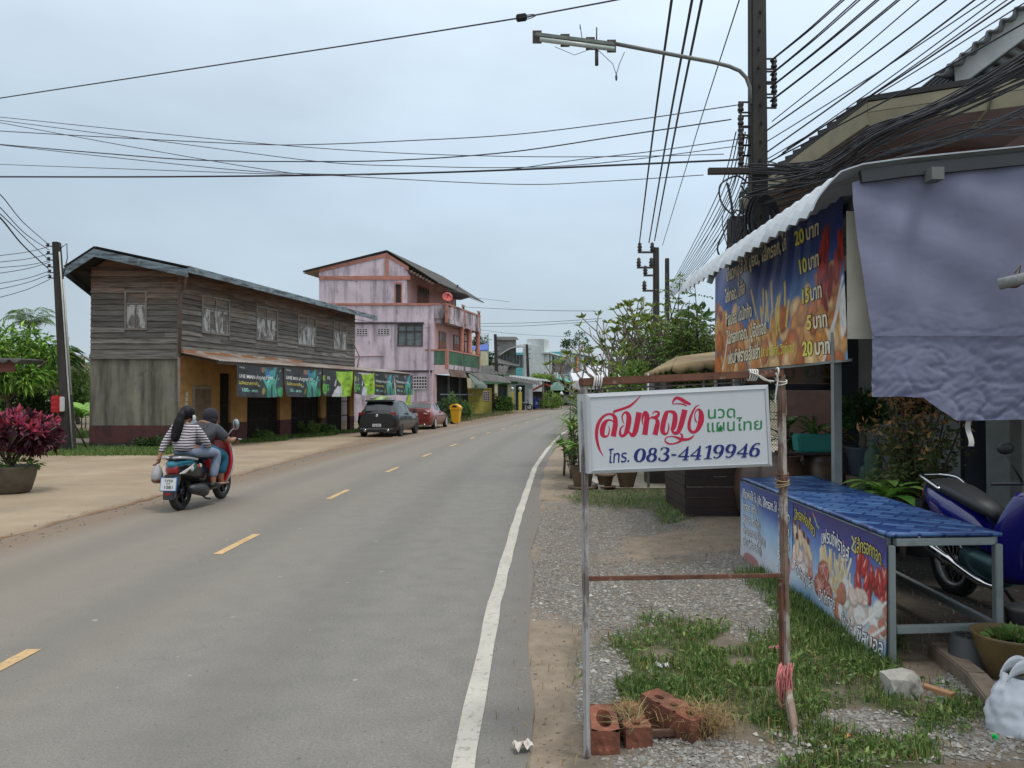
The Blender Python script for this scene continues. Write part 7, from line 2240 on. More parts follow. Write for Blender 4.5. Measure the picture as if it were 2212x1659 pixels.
RW=gp(389,1102);FW_=gp(478,1077)
HD=V((FW_.x-RW.x,FW_.y-RW.y,0)).normalized()
HA=math.atan2(HD.y,HD.x)
SLOC=(RW.x,RW.y,0)
sc=thing('motor_scooter','teal, black and red motor scooter riding along the far lane with two people','scooter',SLOC,HA)
m_sblk=mat('gloss_black_plastic',(.012,.012,.014),.25,spec=.6,coat=.4)
m_steal=mat('teal_scooter_paint',P(24,124,146),.25,coat=.6,var=.05)
m_sred=mat('red_scooter_paint',P(196,34,34),.25,coat=.6,var=.05)
def wheel(t,x,r,wd,m_rim,y=0,spokes=5,wire=False):
 M=Matrix.Rotation(R(90),3,'X')
 k=MB();k.lathe([(r*.70,-wd*.4),(r*.88,-wd/2),(r,-wd*.25),(r,wd*.25),(r*.88,wd/2),(r*.70,wd*.4),(r*.70,-wd*.4)],(x,y,r),32,M=M);w_=k.build('wheel',m_tyre,t,world=False)
 k=MB();k.lathe([(r*.72,-wd*.42),(r*.72,wd*.42),(r*.62,wd*.36),(r*.62,-wd*.36),(r*.72,-wd*.42)],(x,y,r),32,M=M);k.lathe([(.03,-wd*.5),(.05,-wd*.4),(.05,wd*.4),(.03,wd*.5)],(x,y,r),14,M=M)
 if wire:
  for i in range(28):
   a=i*2*math.pi/28;k.tube([V((x+.045*math.cos(a+.5*(-1)**i),y+(-1)**i*.03,r+.045*math.sin(a+.5*(-1)**i))),V((x+r*.66*math.cos(a),y,r+r*.66*math.sin(a)))],.0016,3)
 else:
  for i in range(spokes):
   a=i*2*math.pi/spokes;k.bar(V((x+.03*math.cos(a),y,r+.03*math.sin(a))),V((x+r*.66*math.cos(a),y,r+r*.66*math.sin(a))),.035,.03,up=(0,1,0))
 k.build('rim',m_rim,w_,world=False)
def loft(k,st,n=16,mi=0,sq=.8):
 """st: (x, y-centre, z-centre, half width, half height)"""
 vs=[]
 for x,y,z,a,b_ in st:
  for j in range(n):
   an=2*math.pi*j/n
   c_,s_=math.cos(an),math.sin(an)
   vs.append(V((x,y+a*math.copysign(abs(c_)**sq,c_),z+b_*math.copysign(abs(s_)**sq,s_))))
 fs=[(i*n+j,(i+1)*n+j,(i+1)*n+(j+1)%n,i*n+(j+1)%n) for i in range(len(st)-1) for j in range(n)]
 fs+=[tuple(range(n)),tuple(range((len(st)-1)*n+n-1,(len(st)-1)*n-1,-1))]
 k.add(vs,fs,mi,True)
wheel(sc,0,.262,.105,m_alloyd);wheel(sc,1.25,.262,.095,m_alloyd)
k=MB();loft(k,[(-.24,0,.60,.05,.05),(-.20,0,.60,.10,.10),(-.08,0,.59,.15,.13),(.15,0,.56,.175,.16),(.40,0,.52,.17,.18),(.58,0,.46,.14,.16),(.62,0,.42,.08,.10)]);k.build('side_panel',m_sblk,sc,world=False)
k=MB();loft(k,[(-.26,0,.655,.045,.03),(-.20,0,.665,.105,.055),(-.05,0,.665,.155,.07),(.12,0,.655,.165,.06),(.25,0,.63,.12,.04)]);k.build('tail_cowl',m_steal,sc,world=False)
k=MB();loft(k,[(-.255,0,.59,.04,.045),(-.235,0,.59,.085,.078),(-.20,0,.592,.092,.082)]);k.build('tail_light',m_tail,sc,world=False)
for s_ in (-1,1):
 k=MB();k.prism([(-.235,.535),(-.12,.60),(-.02,.665),(-.08,.60),(-.16,.53)],lambda u,v,w_:V((u,s_*(.09+.55*(u+.235)+w_),v)),.0,.03);k.build('indicator',m_clear,sc,world=False,recalc=True,bevel=.008)
k=MB();loft(k,[(-.22,0,.735,.09,.02),(-.1,0,.745,.14,.04),(.2,0,.74,.155,.045),(.45,0,.715,.14,.05),(.62,0,.69,.10,.04)]);k.build('seat',mat('black_seat_vinyl',(.02,.02,.021),.6),sc,world=False)
k=MB()
for s_ in (-1,1):k.tube(smooth_path([V((-.25,s_*.03,.755)),V((-.23,s_*.12,.76)),V((-.1,s_*.18,.745)),V((.12,s_*.19,.71))],5),.018,8)
k.build('grab_rail',mat('silver_grab_rail',P(190,192,196),.3,metal=.5),sc,world=False)
k=MB();k.prism([(-.30,.52),(-.10,.58),(-.14,.40),(-.26,.20),(-.33,.18)],lambda u,v,w_:V((u,w_,v)),-.08,.08);k.build('rear_mudguard',m_sblk,sc,world=False,bevel=.012)
PM=Matrix.Rotation(R(10),3,'Y')
k=MB();k.box((-.31,0,.40),(.012,.245,.20),M=PM);pl_=k.build('number_plate',mat('plate_blue_border',P(66,140,204),.4,var=0),sc,world=False,bevel=.012)
k=MB();k.box((-.317,0,.40),(.006,.215,.17),M=PM);k.build('plate_face',m_plate,pl_,world=False)
for tx,sz,v0,f_ in (('1กจ',.062,.030,.12),('อุบล',.026,.001,.06),('1081',.062,-.062,.13)):
 k=MB();put_text(k,tx,sz,lambda u,v,w=0:PM @ V((-.0045,-(u-f_/2),v0+v))+V((-.318,0,.40)),0,0,fit=f_,off=.015);k.build('plate_lettering',m_ink,pl_,world=False)
k=MB();k.box((-.325,0,.265),(.02,.09,.04));k.build('reflector',m_tail,sc,world=False,bevel=.006)
k=MB();loft(k,[(-.05,-.17,.30,.05,.05),(-.02,-.17,.30,.065,.062),(.28,-.17,.26,.085,.095),(.40,-.16,.24,.075,.09),(.46,-.15,.24,.03,.04)],sq=1);k.build('silencer',mat('matt_black_exhaust',(.025,.025,.026),.5,[((.07,.065,.06),12,.5,.7,.6)]),sc,world=False)
k=MB();k.lathe([(.022,0),(.036,0),(.036,.05),(.022,.05)],(-.07,-.17,.305),14,M=Matrix.Rotation(R(90),3,'Y'));k.build('exhaust_outlet',m_alloyd,sc,world=False)
k=MB();loft(k,[(.02,.10,.28,.05,.06),(.2,.08,.28,.08,.09),(.5,0,.27,.12,.10),(.68,0,.26,.11,.08)]);k.build('engine',mat('oily_engine',(.03,.03,.03),.5),sc,world=False)
k=MB();loft(k,[(.50,0,.255,.15,.05),(.7,0,.245,.16,.05),(.95,0,.26,.15,.06)]);k.build('footboard',m_sblk,sc,world=False)
k=MB();k.tube([V((.45,-.05,.2)),V((.42,-.16,.12)),V((.5,-.2,.10))],.014,6);k.build('kickstand',m_alloyd,sc,world=False)
k=MB()
k.sheet(lambda u,v:V((1.02+.05*v-.22*(2*u-1)**2*(.6-.1*v),(2*u-1)*(.21+.13*math.sin(math.pi*min(1,v*1.05))**.8),.28+v*.72)),14,12);k.build('leg_shield',m_sred,sc,world=False,thick=.03)
k=MB();k.sheet(lambda u,v:V((1.045+.05*v-.22*(2*u-1)**2*(.6-.1*v),(2*u-1)*(.225+.135*math.sin(math.pi*min(1,v*1.05))**.8),.28+v*.72)),14,12);k.build('front_panel',mat('white_front_edge',P(220,220,216),.3),sc,world=False,thick=.02)
k=MB();loft(k,[(1.0,0,.99,.10,.05),(1.06,0,1.0,.16,.07),(1.14,0,1.0,.15,.08),(1.2,0,.99,.08,.06)]);k.build('handlebar_cowl',m_sred,sc,world=False)
k=MB();k.tube([V((1.02,-.36,.955)),V((1.06,-.15,.985)),V((1.06,.15,.985)),V((1.02,.36,.955))],.014,6);hb=k.build('handlebar',m_alloyd,sc,world=False)
for s_ in (-1,1):
 k=MB();k.tube([V((1.03,s_*.25,.965)),V((1.01,s_*.37,.952))],.022,8);k.build('grip',m_tyre,hb,world=False)
 k=MB();k.tube([V((1.05,s_*.25,.97)),V((1.09,s_*.40,.945))],.008,5);k.build('brake_lever',m_alloyw,hb,world=False)
 k=MB();k.tube([V((1.05,s_*.19,.99)),V((1.04,s_*.25,1.08)),V((1.03,s_*.32,1.13))],.008,5);mr_=k.build('mirror_stem',m_alloyw,sc,world=False)
 k=MB();k.lathe([(.01,-.02),(.045,-.015),(.062,0),(.060,.006),(.0,.006)],(1.02,s_*.34,1.18),18,M=Matrix.Rotation(R(-90),3,'Y') @ Matrix.Diagonal((1.35,.9,1)));k.build('mirror',mat('mirror_glass',(.3,.34,.36),.1,metal=.8),mr_,world=False)
k=MB();k.tube([V((1.25,.06,.26)),V((1.1,.07,.9))],.025,6);k.tube([V((1.25,-.06,.26)),V((1.1,-.07,.9))],.025,6);k.build('fork',m_alloyd,sc,world=False)
k=MB();k.sheet(lambda u,v:V((1.25+.29*math.cos(R(30+130*u)),(v-.5)*.13,.262+.29*math.sin(R(30+130*u)))),12,3);k.build('front_mudguard',m_sred,sc,world=False,thick=.012)
# floral style sticker patches on the side panel (plain shapes)
for i,(x,z,r_,c_) in enumerate(((.02,.585,.05,P(210,214,206)),(.10,.60,.055,P(40,120,96)),(.19,.60,.045,P(200,60,50)),(.27,.60,.055,P(222,214,190)),(.34,.57,.05,P(196,160,50)),(.42,.52,.045,P(150,160,60)))):
 k=MB();k.ball((x,-.165+.004*i,z),(r_,.016,r_*.8),10,6);k.build('sticker',mat('sticker_paint%d'%i,c_,.4),sc,world=False)

def hand(nodes,edges,tag_,wrist,tip,side,r=.011,curl=.4,spread=(0,1,0)):
 """palm with four fingers and a thumb as branches of the same body skeleton"""
 w_,d=V(wrist),(V(tip)-V(wrist)).normalized()
 s_=(V(spread)-d*V(spread).dot(d)).normalized();n_=d.cross(s_)
 nodes[tag_+'p']=(w_+d*.045,(.026,.016));edges.append((tag_,tag_+'p'))
 for i,(o_,L) in enumerate(((-.028,.062),(-.010,.072),(.010,.068),(.028,.052))):
  b_=w_+d*.085+s_*o_;kx=tag_+'f%d'%i
  nodes[kx]=(b_,.0095);nodes[kx+'m']=(b_+d*L*.55-n_*curl*.03,.0085);nodes[kx+'t']=(b_+d*L*.8-n_*curl*.075,.007)
  edges+=[(tag_+'p',kx),(kx,kx+'m'),(kx+'m',kx+'t')]
 b_=w_+d*.035+s_*side*.03
 nodes[tag_+'h']=(b_,.011);nodes[tag_+'ht']=(b_+d*.04+s_*side*.022-n_*.012,.009);edges+=[(tag_+'p',tag_+'h'),(tag_+'h',tag_+'ht')]

# pillion rider
pr=thing('person','pillion rider in striped top and pale jeans with long black ponytail, holding a plastic bag','person',SLOC,HA,'two people on the scooter')
N_={'pel':((.10,0,.84),(.13,.10)),'ab':((.11,0,.96),(.115,.085)),'ch':((.13,0,1.10),(.135,.09)),'nk0':((.145,0,1.20),.055),'nk':((.16,-.005,1.265),.046),
      'sr':((.13,-.16,1.145),.052),'er':((.26,-.255,.93),.040),'wr':((.46,-.20,.845),.028),'sl':((.13,.16,1.145),.052),'el':((.06,.27,.93),.038),'wl':((.0,.31,.765),.026),
      'hr':((.16,-.10,.83),.09),'kr':((.57,-.265,.775),.066),'ar':((.49,-.235,.37),.042),'fr':((.50,-.235,.30),.038),'tr':((.62,-.245,.285),.03),
      'hl':((.16,.10,.83),.09),'kl':((.57,.265,.775),.066),'al':((.49,.235,.37),.042),'fl':((.50,.235,.30),.038),'tl':((.62,.245,.285),.03)}
E_=[('pel','ab'),('ab','ch'),('ch','nk0'),('nk0','nk'),('ch','sr'),('sr','er'),('er','wr'),('ch','sl'),('sl','el'),('el','wl'),('pel','hr'),('hr','kr'),('kr','ar'),('ar','fr'),('fr','tr'),('pel','hl'),('hl','kl'),('kl','al'),('al','fl'),('fl','tl')]
def fat(keys,g):
 o={}
 for kx in keys:
  p,r=N_[kx];r=r if isinstance(r,tuple) else (r,r)
  o[kx]=(p,(r[0]+g,r[1]+g))
 return o
def sube(keys):return [(a,b_) for a,b_ in E_ if a in keys and b_ in keys]
def head(N_,E_,c,r=.095,look=(1,0,0)):
 """skull, jaw and nose joined to the neck of the same body"""
 c=V(c);lk=V(look).normalized()
 N_['hd0']=(tuple(c+V((0,0,-.055))),.068);N_['hd1']=(tuple(c),r*.92);N_['hd2']=(tuple(c+V((0,0,.055))),r*.78)
 N_['jaw']=(tuple(c+lk*.052+V((0,0,-.075))),.045);N_['nose']=(tuple(c+lk*.10+V((0,0,-.02))),.014);N_['brow']=(tuple(c+lk*.045+V((0,0,.02))),.06)
 E_+=[('nk','hd0'),('hd0','hd1'),('hd1','hd2'),('hd0','jaw'),('hd1','brow'),('brow','nose')]
 sd_=lk.cross(V((0,0,1)))
 for s_,t_ in ((-1,'ea'),(1,'eb')):
  N_[t_]=(tuple(c+sd_*s_*.09+V((0,0,-.015))),.018);E_.append(('hd1',t_))
def face(t,c,look):
 c=V(c);lk=V(look).normalized();sd_=lk.cross(V((0,0,1)))
 for s_ in (-1,1):
  k=MB();k.ball(c+lk*.094+sd_*s_*.032+V((0,0,.005)),.011,8,6);k.build('eye',m_ink,t,world=False)
lk1=V((.82,-.57,-.05))
HC1=(.175,-.01,1.355)
T_keys=['pel','ab','ch','nk0','sr','er','wr','sl','el','wl']
L_keys=['pel','hr','kr','ar','hl','kl','al']
shirtN=fat(T_keys,.020);shirtN['pel']=((.085,0,.80),(.185,.155));shirtN['ab']=((.10,0,.95),(.155,.125));shirtN['ch']=((.12,0,1.10),(.155,.11));shirtN['sr']=((.125,-.16,1.15),(.074,.074));shirtN['sl']=((.125,.16,1.15),(.074,.074));shirtN['wr']=((.42,-.205,.86),(.042,.042));shirtN['wl']=((.015,.305,.80),(.038,.038));shirtN['nk0']=((.145,0,1.22),(.078,.07))
shirtE=sube(T_keys)
pantsN=fat(L_keys,.012);pantsN['pel']=((.12,0,.79),(.125,.09));pantsN['ar']=((.49,-.235,.40),(.062,.062));pantsN['al']=((.49,.235,.40),(.062,.062))
pantsE=sube(L_keys)
bN,bE=dict(N_),list(E_)
head(bN,bE,HC1,look=lk1)
hand(bN,bE,'wr',N_['wr'][0],(.58,-.17,.80),1,curl=.5);hand(bN,bE,'wl',N_['wl'][0],(-.01,.315,.68),-1,curl=1.0,spread=(1,0,0))
body=skin('body',bN,bE,m_skin,pr,'pel')
skin('striped_top',shirtN,shirtE,m_stripe,pr,'pel');skin('jeans',pantsN,pantsE,m_jean,pr,'pel')
face(pr,HC1,lk1)
k=MB();k.ball(V(HC1)+V((-.012,.004,.022)),(.112,.106,.108),18,12);k.build('hair',m_hair,pr,world=False)
k=MB();k.tube(smooth_path([V((.085,0,1.40)),V((.055,.01,1.36)),V((.02,.03,1.26)),V((.0,.055,1.13)),V((-.01,.075,1.02)),V((.0,.085,.985))],5),[.05]*5+[.062]*5+[.072]*6+[.066]*5+[.05]*4+[.02],12)
for i in range(16):
 a=i*.4;k.tube(smooth_path([V((.05+.03*math.cos(a),.01+.04*math.sin(a),1.36)),V((.0+.05*math.cos(a),.045+.06*math.sin(a),1.2)),V((-.01+.05*math.cos(a),.07+.06*math.sin(a+.3),1.05-.05*math.sin(i*2.1)))],5),.010,4)
k.build('ponytail',m_hair,pr,world=False)
k=MB();k.tube([V((.062,-.035,1.385)),V((.048,0,1.395)),V((.055,.035,1.385))],.012,6);k.build('hair_clip',mat('gold_clip',P(196,176,110),.4),pr,world=False)
k=MB();c_=V(HC1);sd_=lk1.cross(V((0,0,1))).normalized();ln=lk1.normalized()
k.sheet(lambda u,v:c_+V((0,0,-.095+.085*v))+(ln*math.cos((u-.5)*2.6)+sd_*math.sin((u-.5)*2.6))*(.092+.018*math.cos((u-.5)*2.6)*math.sin(math.pi*v)),12,8);k.build('face_mask',mat('white_mask',P(222,222,220),.8),pr,world=False,thick=.004)
for s_ in (-1,1):
 k=MB();loft(k,[(.43,s_*.235,.305,.035,.03),(.5,s_*.237,.315,.045,.045),(.6,s_*.243,.295,.05,.036),(.68,s_*.247,.285,.032,.024)]);k.build('shoe',m_trim,pr,world=False)
bg_=thing('carrier_bag','translucent white plastic bag of shopping held low by the pillion rider','bag',SLOC,HA)
k=MB()
def sbag(u,v):
 a=2*math.pi*u;r_=.085*math.sin(math.pi*min(.98,.12+v*.86))**.7*(1.05-.45*v)
 return V((-.02+(r_+.01*mnoise.noise(V((math.cos(a)*3,math.sin(a)*3,v*5))))*math.cos(a),.33+(r_*1.1+.012*mnoise.noise(V((math.cos(a)*3,4+math.sin(a)*3,v*5))))*math.sin(a),.38+v*.28))
k.sheet(sbag,20,14);k.build('bag',mat('milky_plastic',P(222,220,220),.35,trans=.35),bg_,world=False)
k=MB();k.ball((-.02,.33,.425),(.075,.085,.045),12,8);k.build('contents',mat('packed_food',P(120,104,78),.7,[(P(150,60,50),12,.5,.56,.9)]),bg_,world=False)
k=MB();k.tube([V((-.02,.33,.64)),V((-.01,.322,.70)),V((-.01,.315,.72))],.012,6);k.build('handle',mat('milky_plastic',(.7,.7,.7)),bg_,world=False)

# rider in front
dr_=thing('person','rider in a charcoal t-shirt, teal trousers and dark knit cap steering the scooter','person',SLOC,HA,'two people on the scooter')
N_={'pel':((.50,0,.83),(.14,.11)),'ab':((.55,-.01,.96),(.135,.10)),'ch':((.64,-.02,1.09),(.15,.11)),'nk0':((.72,-.02,1.17),.062),'nk':((.77,-.02,1.21),.055),
      'sr':((.68,-.20,1.10),.064),'er':((.80,-.34,.93),.048),'wr':((.965,-.335,.955),.032),'sl':((.68,.18,1.10),.064),'el':((.86,.25,.98),.046),'wl':((.985,.10,1.13),.030),
      'hr':((.54,-.11,.81),.10),'kr':((.90,-.21,.72),.074),'ar':((.84,-.185,.37),.046),'fr':((.85,-.19,.315),.038),'tr':((.97,-.20,.30),.03),
      'hl':((.54,.11,.81),.10),'kl':((.90,.19,.72),.074),'al':((.84,.16,.37),.046),'fl':((.85,.16,.315),.038),'tl':((.97,.17,.30),.03)}
HC2=(.83,-.03,1.295);lk2=V((.9,-.2,-.35))
shirtN=fat(T_keys,.026);shirtN['sr']=((.67,-.20,1.11),(.098,.098));shirtN['sl']=((.67,.18,1.11),(.098,.098));shirtN['ch']=((.62,-.02,1.09),(.18,.135));shirtN['nk0']=((.71,-.02,1.18),(.09,.08))
for kx,p in (('wr',(.77,-.31,.965)),('wl',(.80,.225,1.02))):shirtN[kx]=(p,(.078,.078))
shirtE=[('pel','ab'),('ab','ch'),('ch','nk0'),('ch','sr'),('sr','wr'),('ch','sl'),('sl','wl')]
for kx in ('er','el'):shirtN.pop(kx)
pantsN=fat(L_keys,.02);pantsN['ar']=((.84,-.185,.42),(.085,.08));pantsN['al']=((.84,.16,.42),(.085,.08));pantsN['kr']=((.90,-.21,.71),(.10,.095))
bN,bE=dict(N_),list(E_)
head(bN,bE,HC2,r=.10,look=lk2)
hand(bN,bE,'wr',N_['wr'][0],(1.06,-.325,.965),1,curl=1.2);hand(bN,bE,'wl',N_['wl'][0],(.985,-.03,1.22),-1,curl=.9,spread=(0,.4,1))
skin('body',bN,bE,m_skin,dr_,'pel');skin('tshirt',shirtN,shirtE,m_tee,dr_,'pel');skin('trousers',pantsN,pantsE,m_tealt,dr_,'pel')
face(dr_,HC2,lk2)
m_knit=mat('dark_knit',P(44,42,50),.95,bump=(60,.4,.006))
k=MB();k.ball(V(HC2)+V((-.012,0,.018)),(.128,.118,.128),18,12);k.ball(V(HC2)+V((-.03,0,-.04)),(.105,.108,.11),16,10);k.build('knit_cap',m_knit,dr_,world=False)
k=MB();k.tube(smooth_path([V((.66,-.11,1.19)),V((.66,.02,1.225)),V((.70,.11,1.19)),V((.80,.10,1.15)),V((.84,-.02,1.13)),V((.78,-.12,1.15)),V((.66,-.11,1.19))],5),.032,8);k.build('scarf',mat('brown_scarf',P(140,104,90),.9),dr_,world=False)
k=MB();k.tube(smooth_path([V((.56,.12,1.13)),V((.50,.0,1.06)),V((.44,-.06,.94))],5),.014,5);k.tube(smooth_path([V((.60,-.10,1.19)),V((.53,-.06,1.10)),V((.47,.04,.98))],5),.014,5);k.build('bag_strap',m_trim,dr_,world=False)
for s_,yy in ((-1,-.195),(1,.165)):
 k=MB();loft(k,[(.79,yy,.293,.035,.018),(.86,yy,.29,.045,.016),(.98,yy,.285,.05,.015),(1.04,yy,.285,.03,.012)]);k.tube([V((.92,yy-.045,.295)),V((.93,yy,.335)),V((.92,yy+.045,.295))],.012,5);k.build('sandal',mat('pale_sandal',P(186,150,130),.7),dr_,world=False)

# ------------------------------------------------------------------ blue motorbike behind the table
rwb=gp(2043,1287)
mbk=thing('motorbike','dark blue step-through motorbike parked behind the vendor table, nose to the camera','motorbike',(rwb.x+.07,rwb.y,0),R(-84))
m_blue=mat('deep_blue_paint',P(22,20,120,.8),.22,spec=.6,coat=.9,var=.05)
m_seat=mat('black_vinyl_seat',(.02,.022,.024),.5,bump=(60,.1,.003))
wheel(mbk,0,.275,.08,m_alloyw,wire=True);wheel(mbk,1.23,.275,.075,m_alloyw,wire=True)
k=MB();loft(k,[(-.31,0,.80,.03,.06),(-.27,0,.79,.075,.09),(-.12,0,.73,.12,.13),(.10,0,.66,.13,.15),(.32,0,.58,.10,.13),(.45,0,.50,.06,.08)]);k.build('side_cowl',m_blue,mbk,world=False)
k=MB();loft(k,[(-.24,0,.885,.08,.025),(-.12,0,.885,.125,.05),(.1,0,.85,.135,.06),(.35,0,.78,.11,.06),(.52,0,.72,.07,.04)]);k.build('seat',m_seat,mbk,world=False)
k=MB();loft(k,[(.0,0,.60,.136,.06),(.2,0,.58,.128,.07),(.36,0,.54,.10,.06)]);k.build('lower_cowl',m_seat,mbk,world=False)
k=MB();k.tube(smooth_path([V((.02,-.13,.86)),V((-.14,-.15,.93)),V((-.27,-.10,.945)),V((-.30,0,.945)),V((-.27,.10,.945)),V((-.14,.15,.93)),V((.02,.13,.86))],6),.016,8);k.build('grab_rail',m_chrome,mbk,world=False)
k=MB();loft(k,[(-.325,0,.76,.03,.03),(-.31,0,.79,.06,.06),(-.28,0,.80,.07,.07)]);k.build('tail_light',m_tail,mbk,world=False)
k=MB();k.tube(smooth_path([V((-.30,-.16,.46)),V((-.05,-.16,.38)),V((.15,-.15,.32)),V((.45,-.12,.22)),V((.6,-.05,.2))],6),[.045]*7+[.05]*6+[.03]*6+[.022]*6,12);k.build('silencer',m_chrome,mbk,world=False)
k=MB();loft(k,[(.18,0,.34,.10,.10),(.35,0,.32,.12,.12),(.55,0,.30,.10,.10)])
for i in range(5):k.box((.62+.0*i,0,.26+.03*i),(.16,.2,.008))
k.build('engine',mat('teal_grey_engine',P(52,84,88),.4,metal=.5),mbk,world=False)
for y in (-.13,.13):
 k=MB();k.tube([V((-.06,y,.30)),V((.02,y,.66))],.016,6);k.tube([V((-.05+.006*i,y+.0,.34+.03*i)) for i in range(10)],.028,8);k.build('shock_absorber',m_chrome,mbk,world=False)
k=MB();k.bar(V((0,-.1,.275)),V((.45,-.08,.3)),.03,.05);k.bar(V((0,.1,.275)),V((.45,.08,.3)),.03,.05);k.build('swingarm',m_alloyd,mbk,world=False)
k=MB();k.sheet(lambda u,v:V((.80+.16*v+.10*(2*u-1)**2*-1,(2*u-1)*(.15+.12*math.sin(math.pi*min(1,v*1.02))**.8),.28+v*.66)),14,12);k.build('leg_shield',m_blue,mbk,world=False,thick=.03)
k=MB();loft(k,[(.45,0,.48,.05,.05),(.62,0,.44,.07,.06),(.80,0,.50,.08,.10)]);k.build('step_through_frame',m_blue,mbk,world=False)
k=MB();loft(k,[(.88,0,1.0,.09,.05),(.96,0,1.01,.15,.07),(1.06,0,1.0,.13,.08),(1.12,0,.98,.06,.05)]);k.build('handlebar_cowl',m_blue,mbk,world=False)
k=MB();k.tube([V((.86,-.34,1.0)),V((.95,-.12,1.01)),V((.95,.12,1.01)),V((.86,.34,1.0))],.014,6);hb=k.build('handlebar',m_alloyd,mbk,world=False)
for s_ in (-1,1):
 k=MB();k.tube([V((.95,s_*.18,1.02)),V((.93,s_*.27,1.2))],.008,5);k.ball((.92,s_*.28,1.25),(.02,.065,.045));k.build('mirror',m_trim,hb,world=False)
 k=MB();k.tube([V((1.23,s_*.07,.275)),V((1.02,s_*.07,.85))],.024,6);k.build('fork',m_chrome,mbk,world=False)
k=MB();k.sheet(lambda u,v:V((1.23+.30*math.cos(R(30+130*u)),(v-.5)*.12,.275+.30*math.sin(R(30+130*u)))),12,3);k.build('front_mudguard',m_blue,mbk,world=False,thick=.012)
k=MB();k.prism([(-.40,.74),(-.28,.72),(-.30,.50),(-.38,.38),(-.42,.40)],lambda u,v,w_:V((u,w_,v)),-.07,.07);k.build('rear_mudguard',m_trim,mbk,world=False,bevel=.01)
k=MB();k.tube([V((.3,.1,.25)),V((.32,.26,.02))],.014,6);k.build('side_stand',m_alloyd,mbk,world=False)
# ------------------------------------------------------------------ foliage
def leaf_mat(name,c,rnd=.35,hue=.02,rough=.55,two=None,trans=.25):
 if name in MATS:return MATS[name]
 m=mat(name,c,rough,rnd=rnd,hue=hue,var=.0,two=two,spec=.35)
 b=NB(m)      # light also comes through the leaf
 tr=b.n('ShaderNodeBsdfTranslucent');src=b.bs.inputs['Base Color']
 if src.is_linked:b.l(src.links[0].from_socket,tr.inputs['Color'])
 else:tr.inputs['Color'].default_value=src.default_value
 mx_=b.n('ShaderNodeMixShader');mx_.inputs[0].default_value=trans
 o_=[n for n in m.node_tree.nodes if n.type=='OUTPUT_MATERIAL'][0]
 b.l(b.bs.outputs[0],mx_.inputs[1]);b.l(tr.outputs[0],mx_.inputs[2]);b.l(mx_.outputs[0],o_.inputs['Surface'])
 return m
def leaves(name,m,parent,pts,dirs,L,W,seed=0,jit=.5,fold=.25,droop=0.0,lvar=.35,world=True):
 """one small folded leaf per point, pointing roughly along dirs"""
 rs=np.random.RandomState(seed)
 p=np.asarray(pts,dtype=np.float64);d=np.asarray(dirs,dtype=np.float64)+rs.normal(0,jit,p.shape)
 d[:,2]-=droop
 d/=np.linalg.norm(d,axis=1)[:,None]+1e-9
 r_=rs.normal(0,1,p.shape);r_[:,2]*=.4
 s_=np.cross(d,r_+np.array([0,0,1.2]));s_/=np.linalg.norm(s_,axis=1)[:,None]+1e-9
 n_=np.cross(s_,d)
 sc_=(1+rs.uniform(-lvar,lvar,len(p)))[:,None]
 a=p;t_=p+d*L*sc_
 t_[:,2]-=droop*.25*L
 mid=p+d*L*.45*sc_
 r1=mid+s_*W*.5*sc_+n_*W*fold*sc_;l1=mid-s_*W*.5*sc_+n_*W*fold*sc_
 v=np.stack([a,r1,t_,l1],1).reshape(-1,3)
 f=np.arange(len(p)*4).reshape(-1,4)
 return np_mesh(name,v,f,m,parent,world=world)
def blobpts(c,r,n,seed,shell=.55):
 """points in an ellipsoid, denser towards its skin, with outward directions"""
 rs=np.random.RandomState(seed)
 d=rs.normal(0,1,(n,3));d/=np.linalg.norm(d,axis=1)[:,None]
 k=(shell+(1-shell)*rs.rand(n))**.8
 return np.asarray(c)+d*np.asarray(r)*k[:,None],d
def clumps(c,r,nc,per,cr,seed,lift=.2):
 """leaf points in many separate clumps spread through a crown, gaps between them"""
 rs=np.random.RandomState(seed)
 P_,D_=[],[]
 for i in range(nc):
  d=rs.normal(0,1,3);d/=np.linalg.norm(d)
  if d[2]<-.5:d[2]*=.4
  cc=np.asarray(c)+d*np.asarray(r)*rs.uniform(.45,1.0)
  q,dd=blobpts(cc,np.asarray(cr)*rs.uniform(.6,1.25),int(per*rs.uniform(.6,1.3)),seed*100+i,.3)
  dd=dd*.8+d*.5;dd[:,2]+=lift
  P_.append(q);D_.append(dd)
 return np.concatenate(P_),np.concatenate(D_)
def limbs(k,base,c,r,n,r0,seed):
 rnd=random.Random(seed)
 top=V(base).lerp(V(c),.55)
 k.tube(smooth_path([V(base),V(base).lerp(top,.5)+V((rnd.uniform(-.1,.1),0,0)),top],5),[r0]*4+[r0*.8]*4+[r0*.6]*3,8)
 for i in range(n):
  d=V((rnd.gauss(0,1),rnd.gauss(0,1),rnd.gauss(.3,.7))).normalized()
  e=V(c)+V((d.x*r[0],d.y*r[1],d.z*r[2]))*rnd.uniform(.6,.95)
  m_=top.lerp(e,.5)+V((0,0,.15))
  k.tube(smooth_path([top,m_,e],4),[r0*.45]*4+[r0*.28]*4+[r0*.1],5)
m_bark=mat('grey_brown_bark',P(112,98,84),.95,[(P(74,64,54),(5,5,1.5),.45,.68,.8)],bump=(20,.5,.02))
def tree(label,base,c,r,m,nc,per,cr,L,W,seed,trunk=.14,droop=.3,cat='tree',name='leafy_tree',group=None,nl=9):
 t=thing(name,label,cat,base,0,group)
 k=MB();limbs(k,base,c,r,nl,trunk,seed);k.build('trunk',m_bark,t)
 p,d=clumps(c,r,nc,per,cr,seed)
 leaves('crown',m,t,p,d,L,W,seed,droop=droop)
 return t
g_mango=leaf_mat('mango_leaf',P(96,134,50,.95),two=(P(150,186,78,.95),.6,1.0))
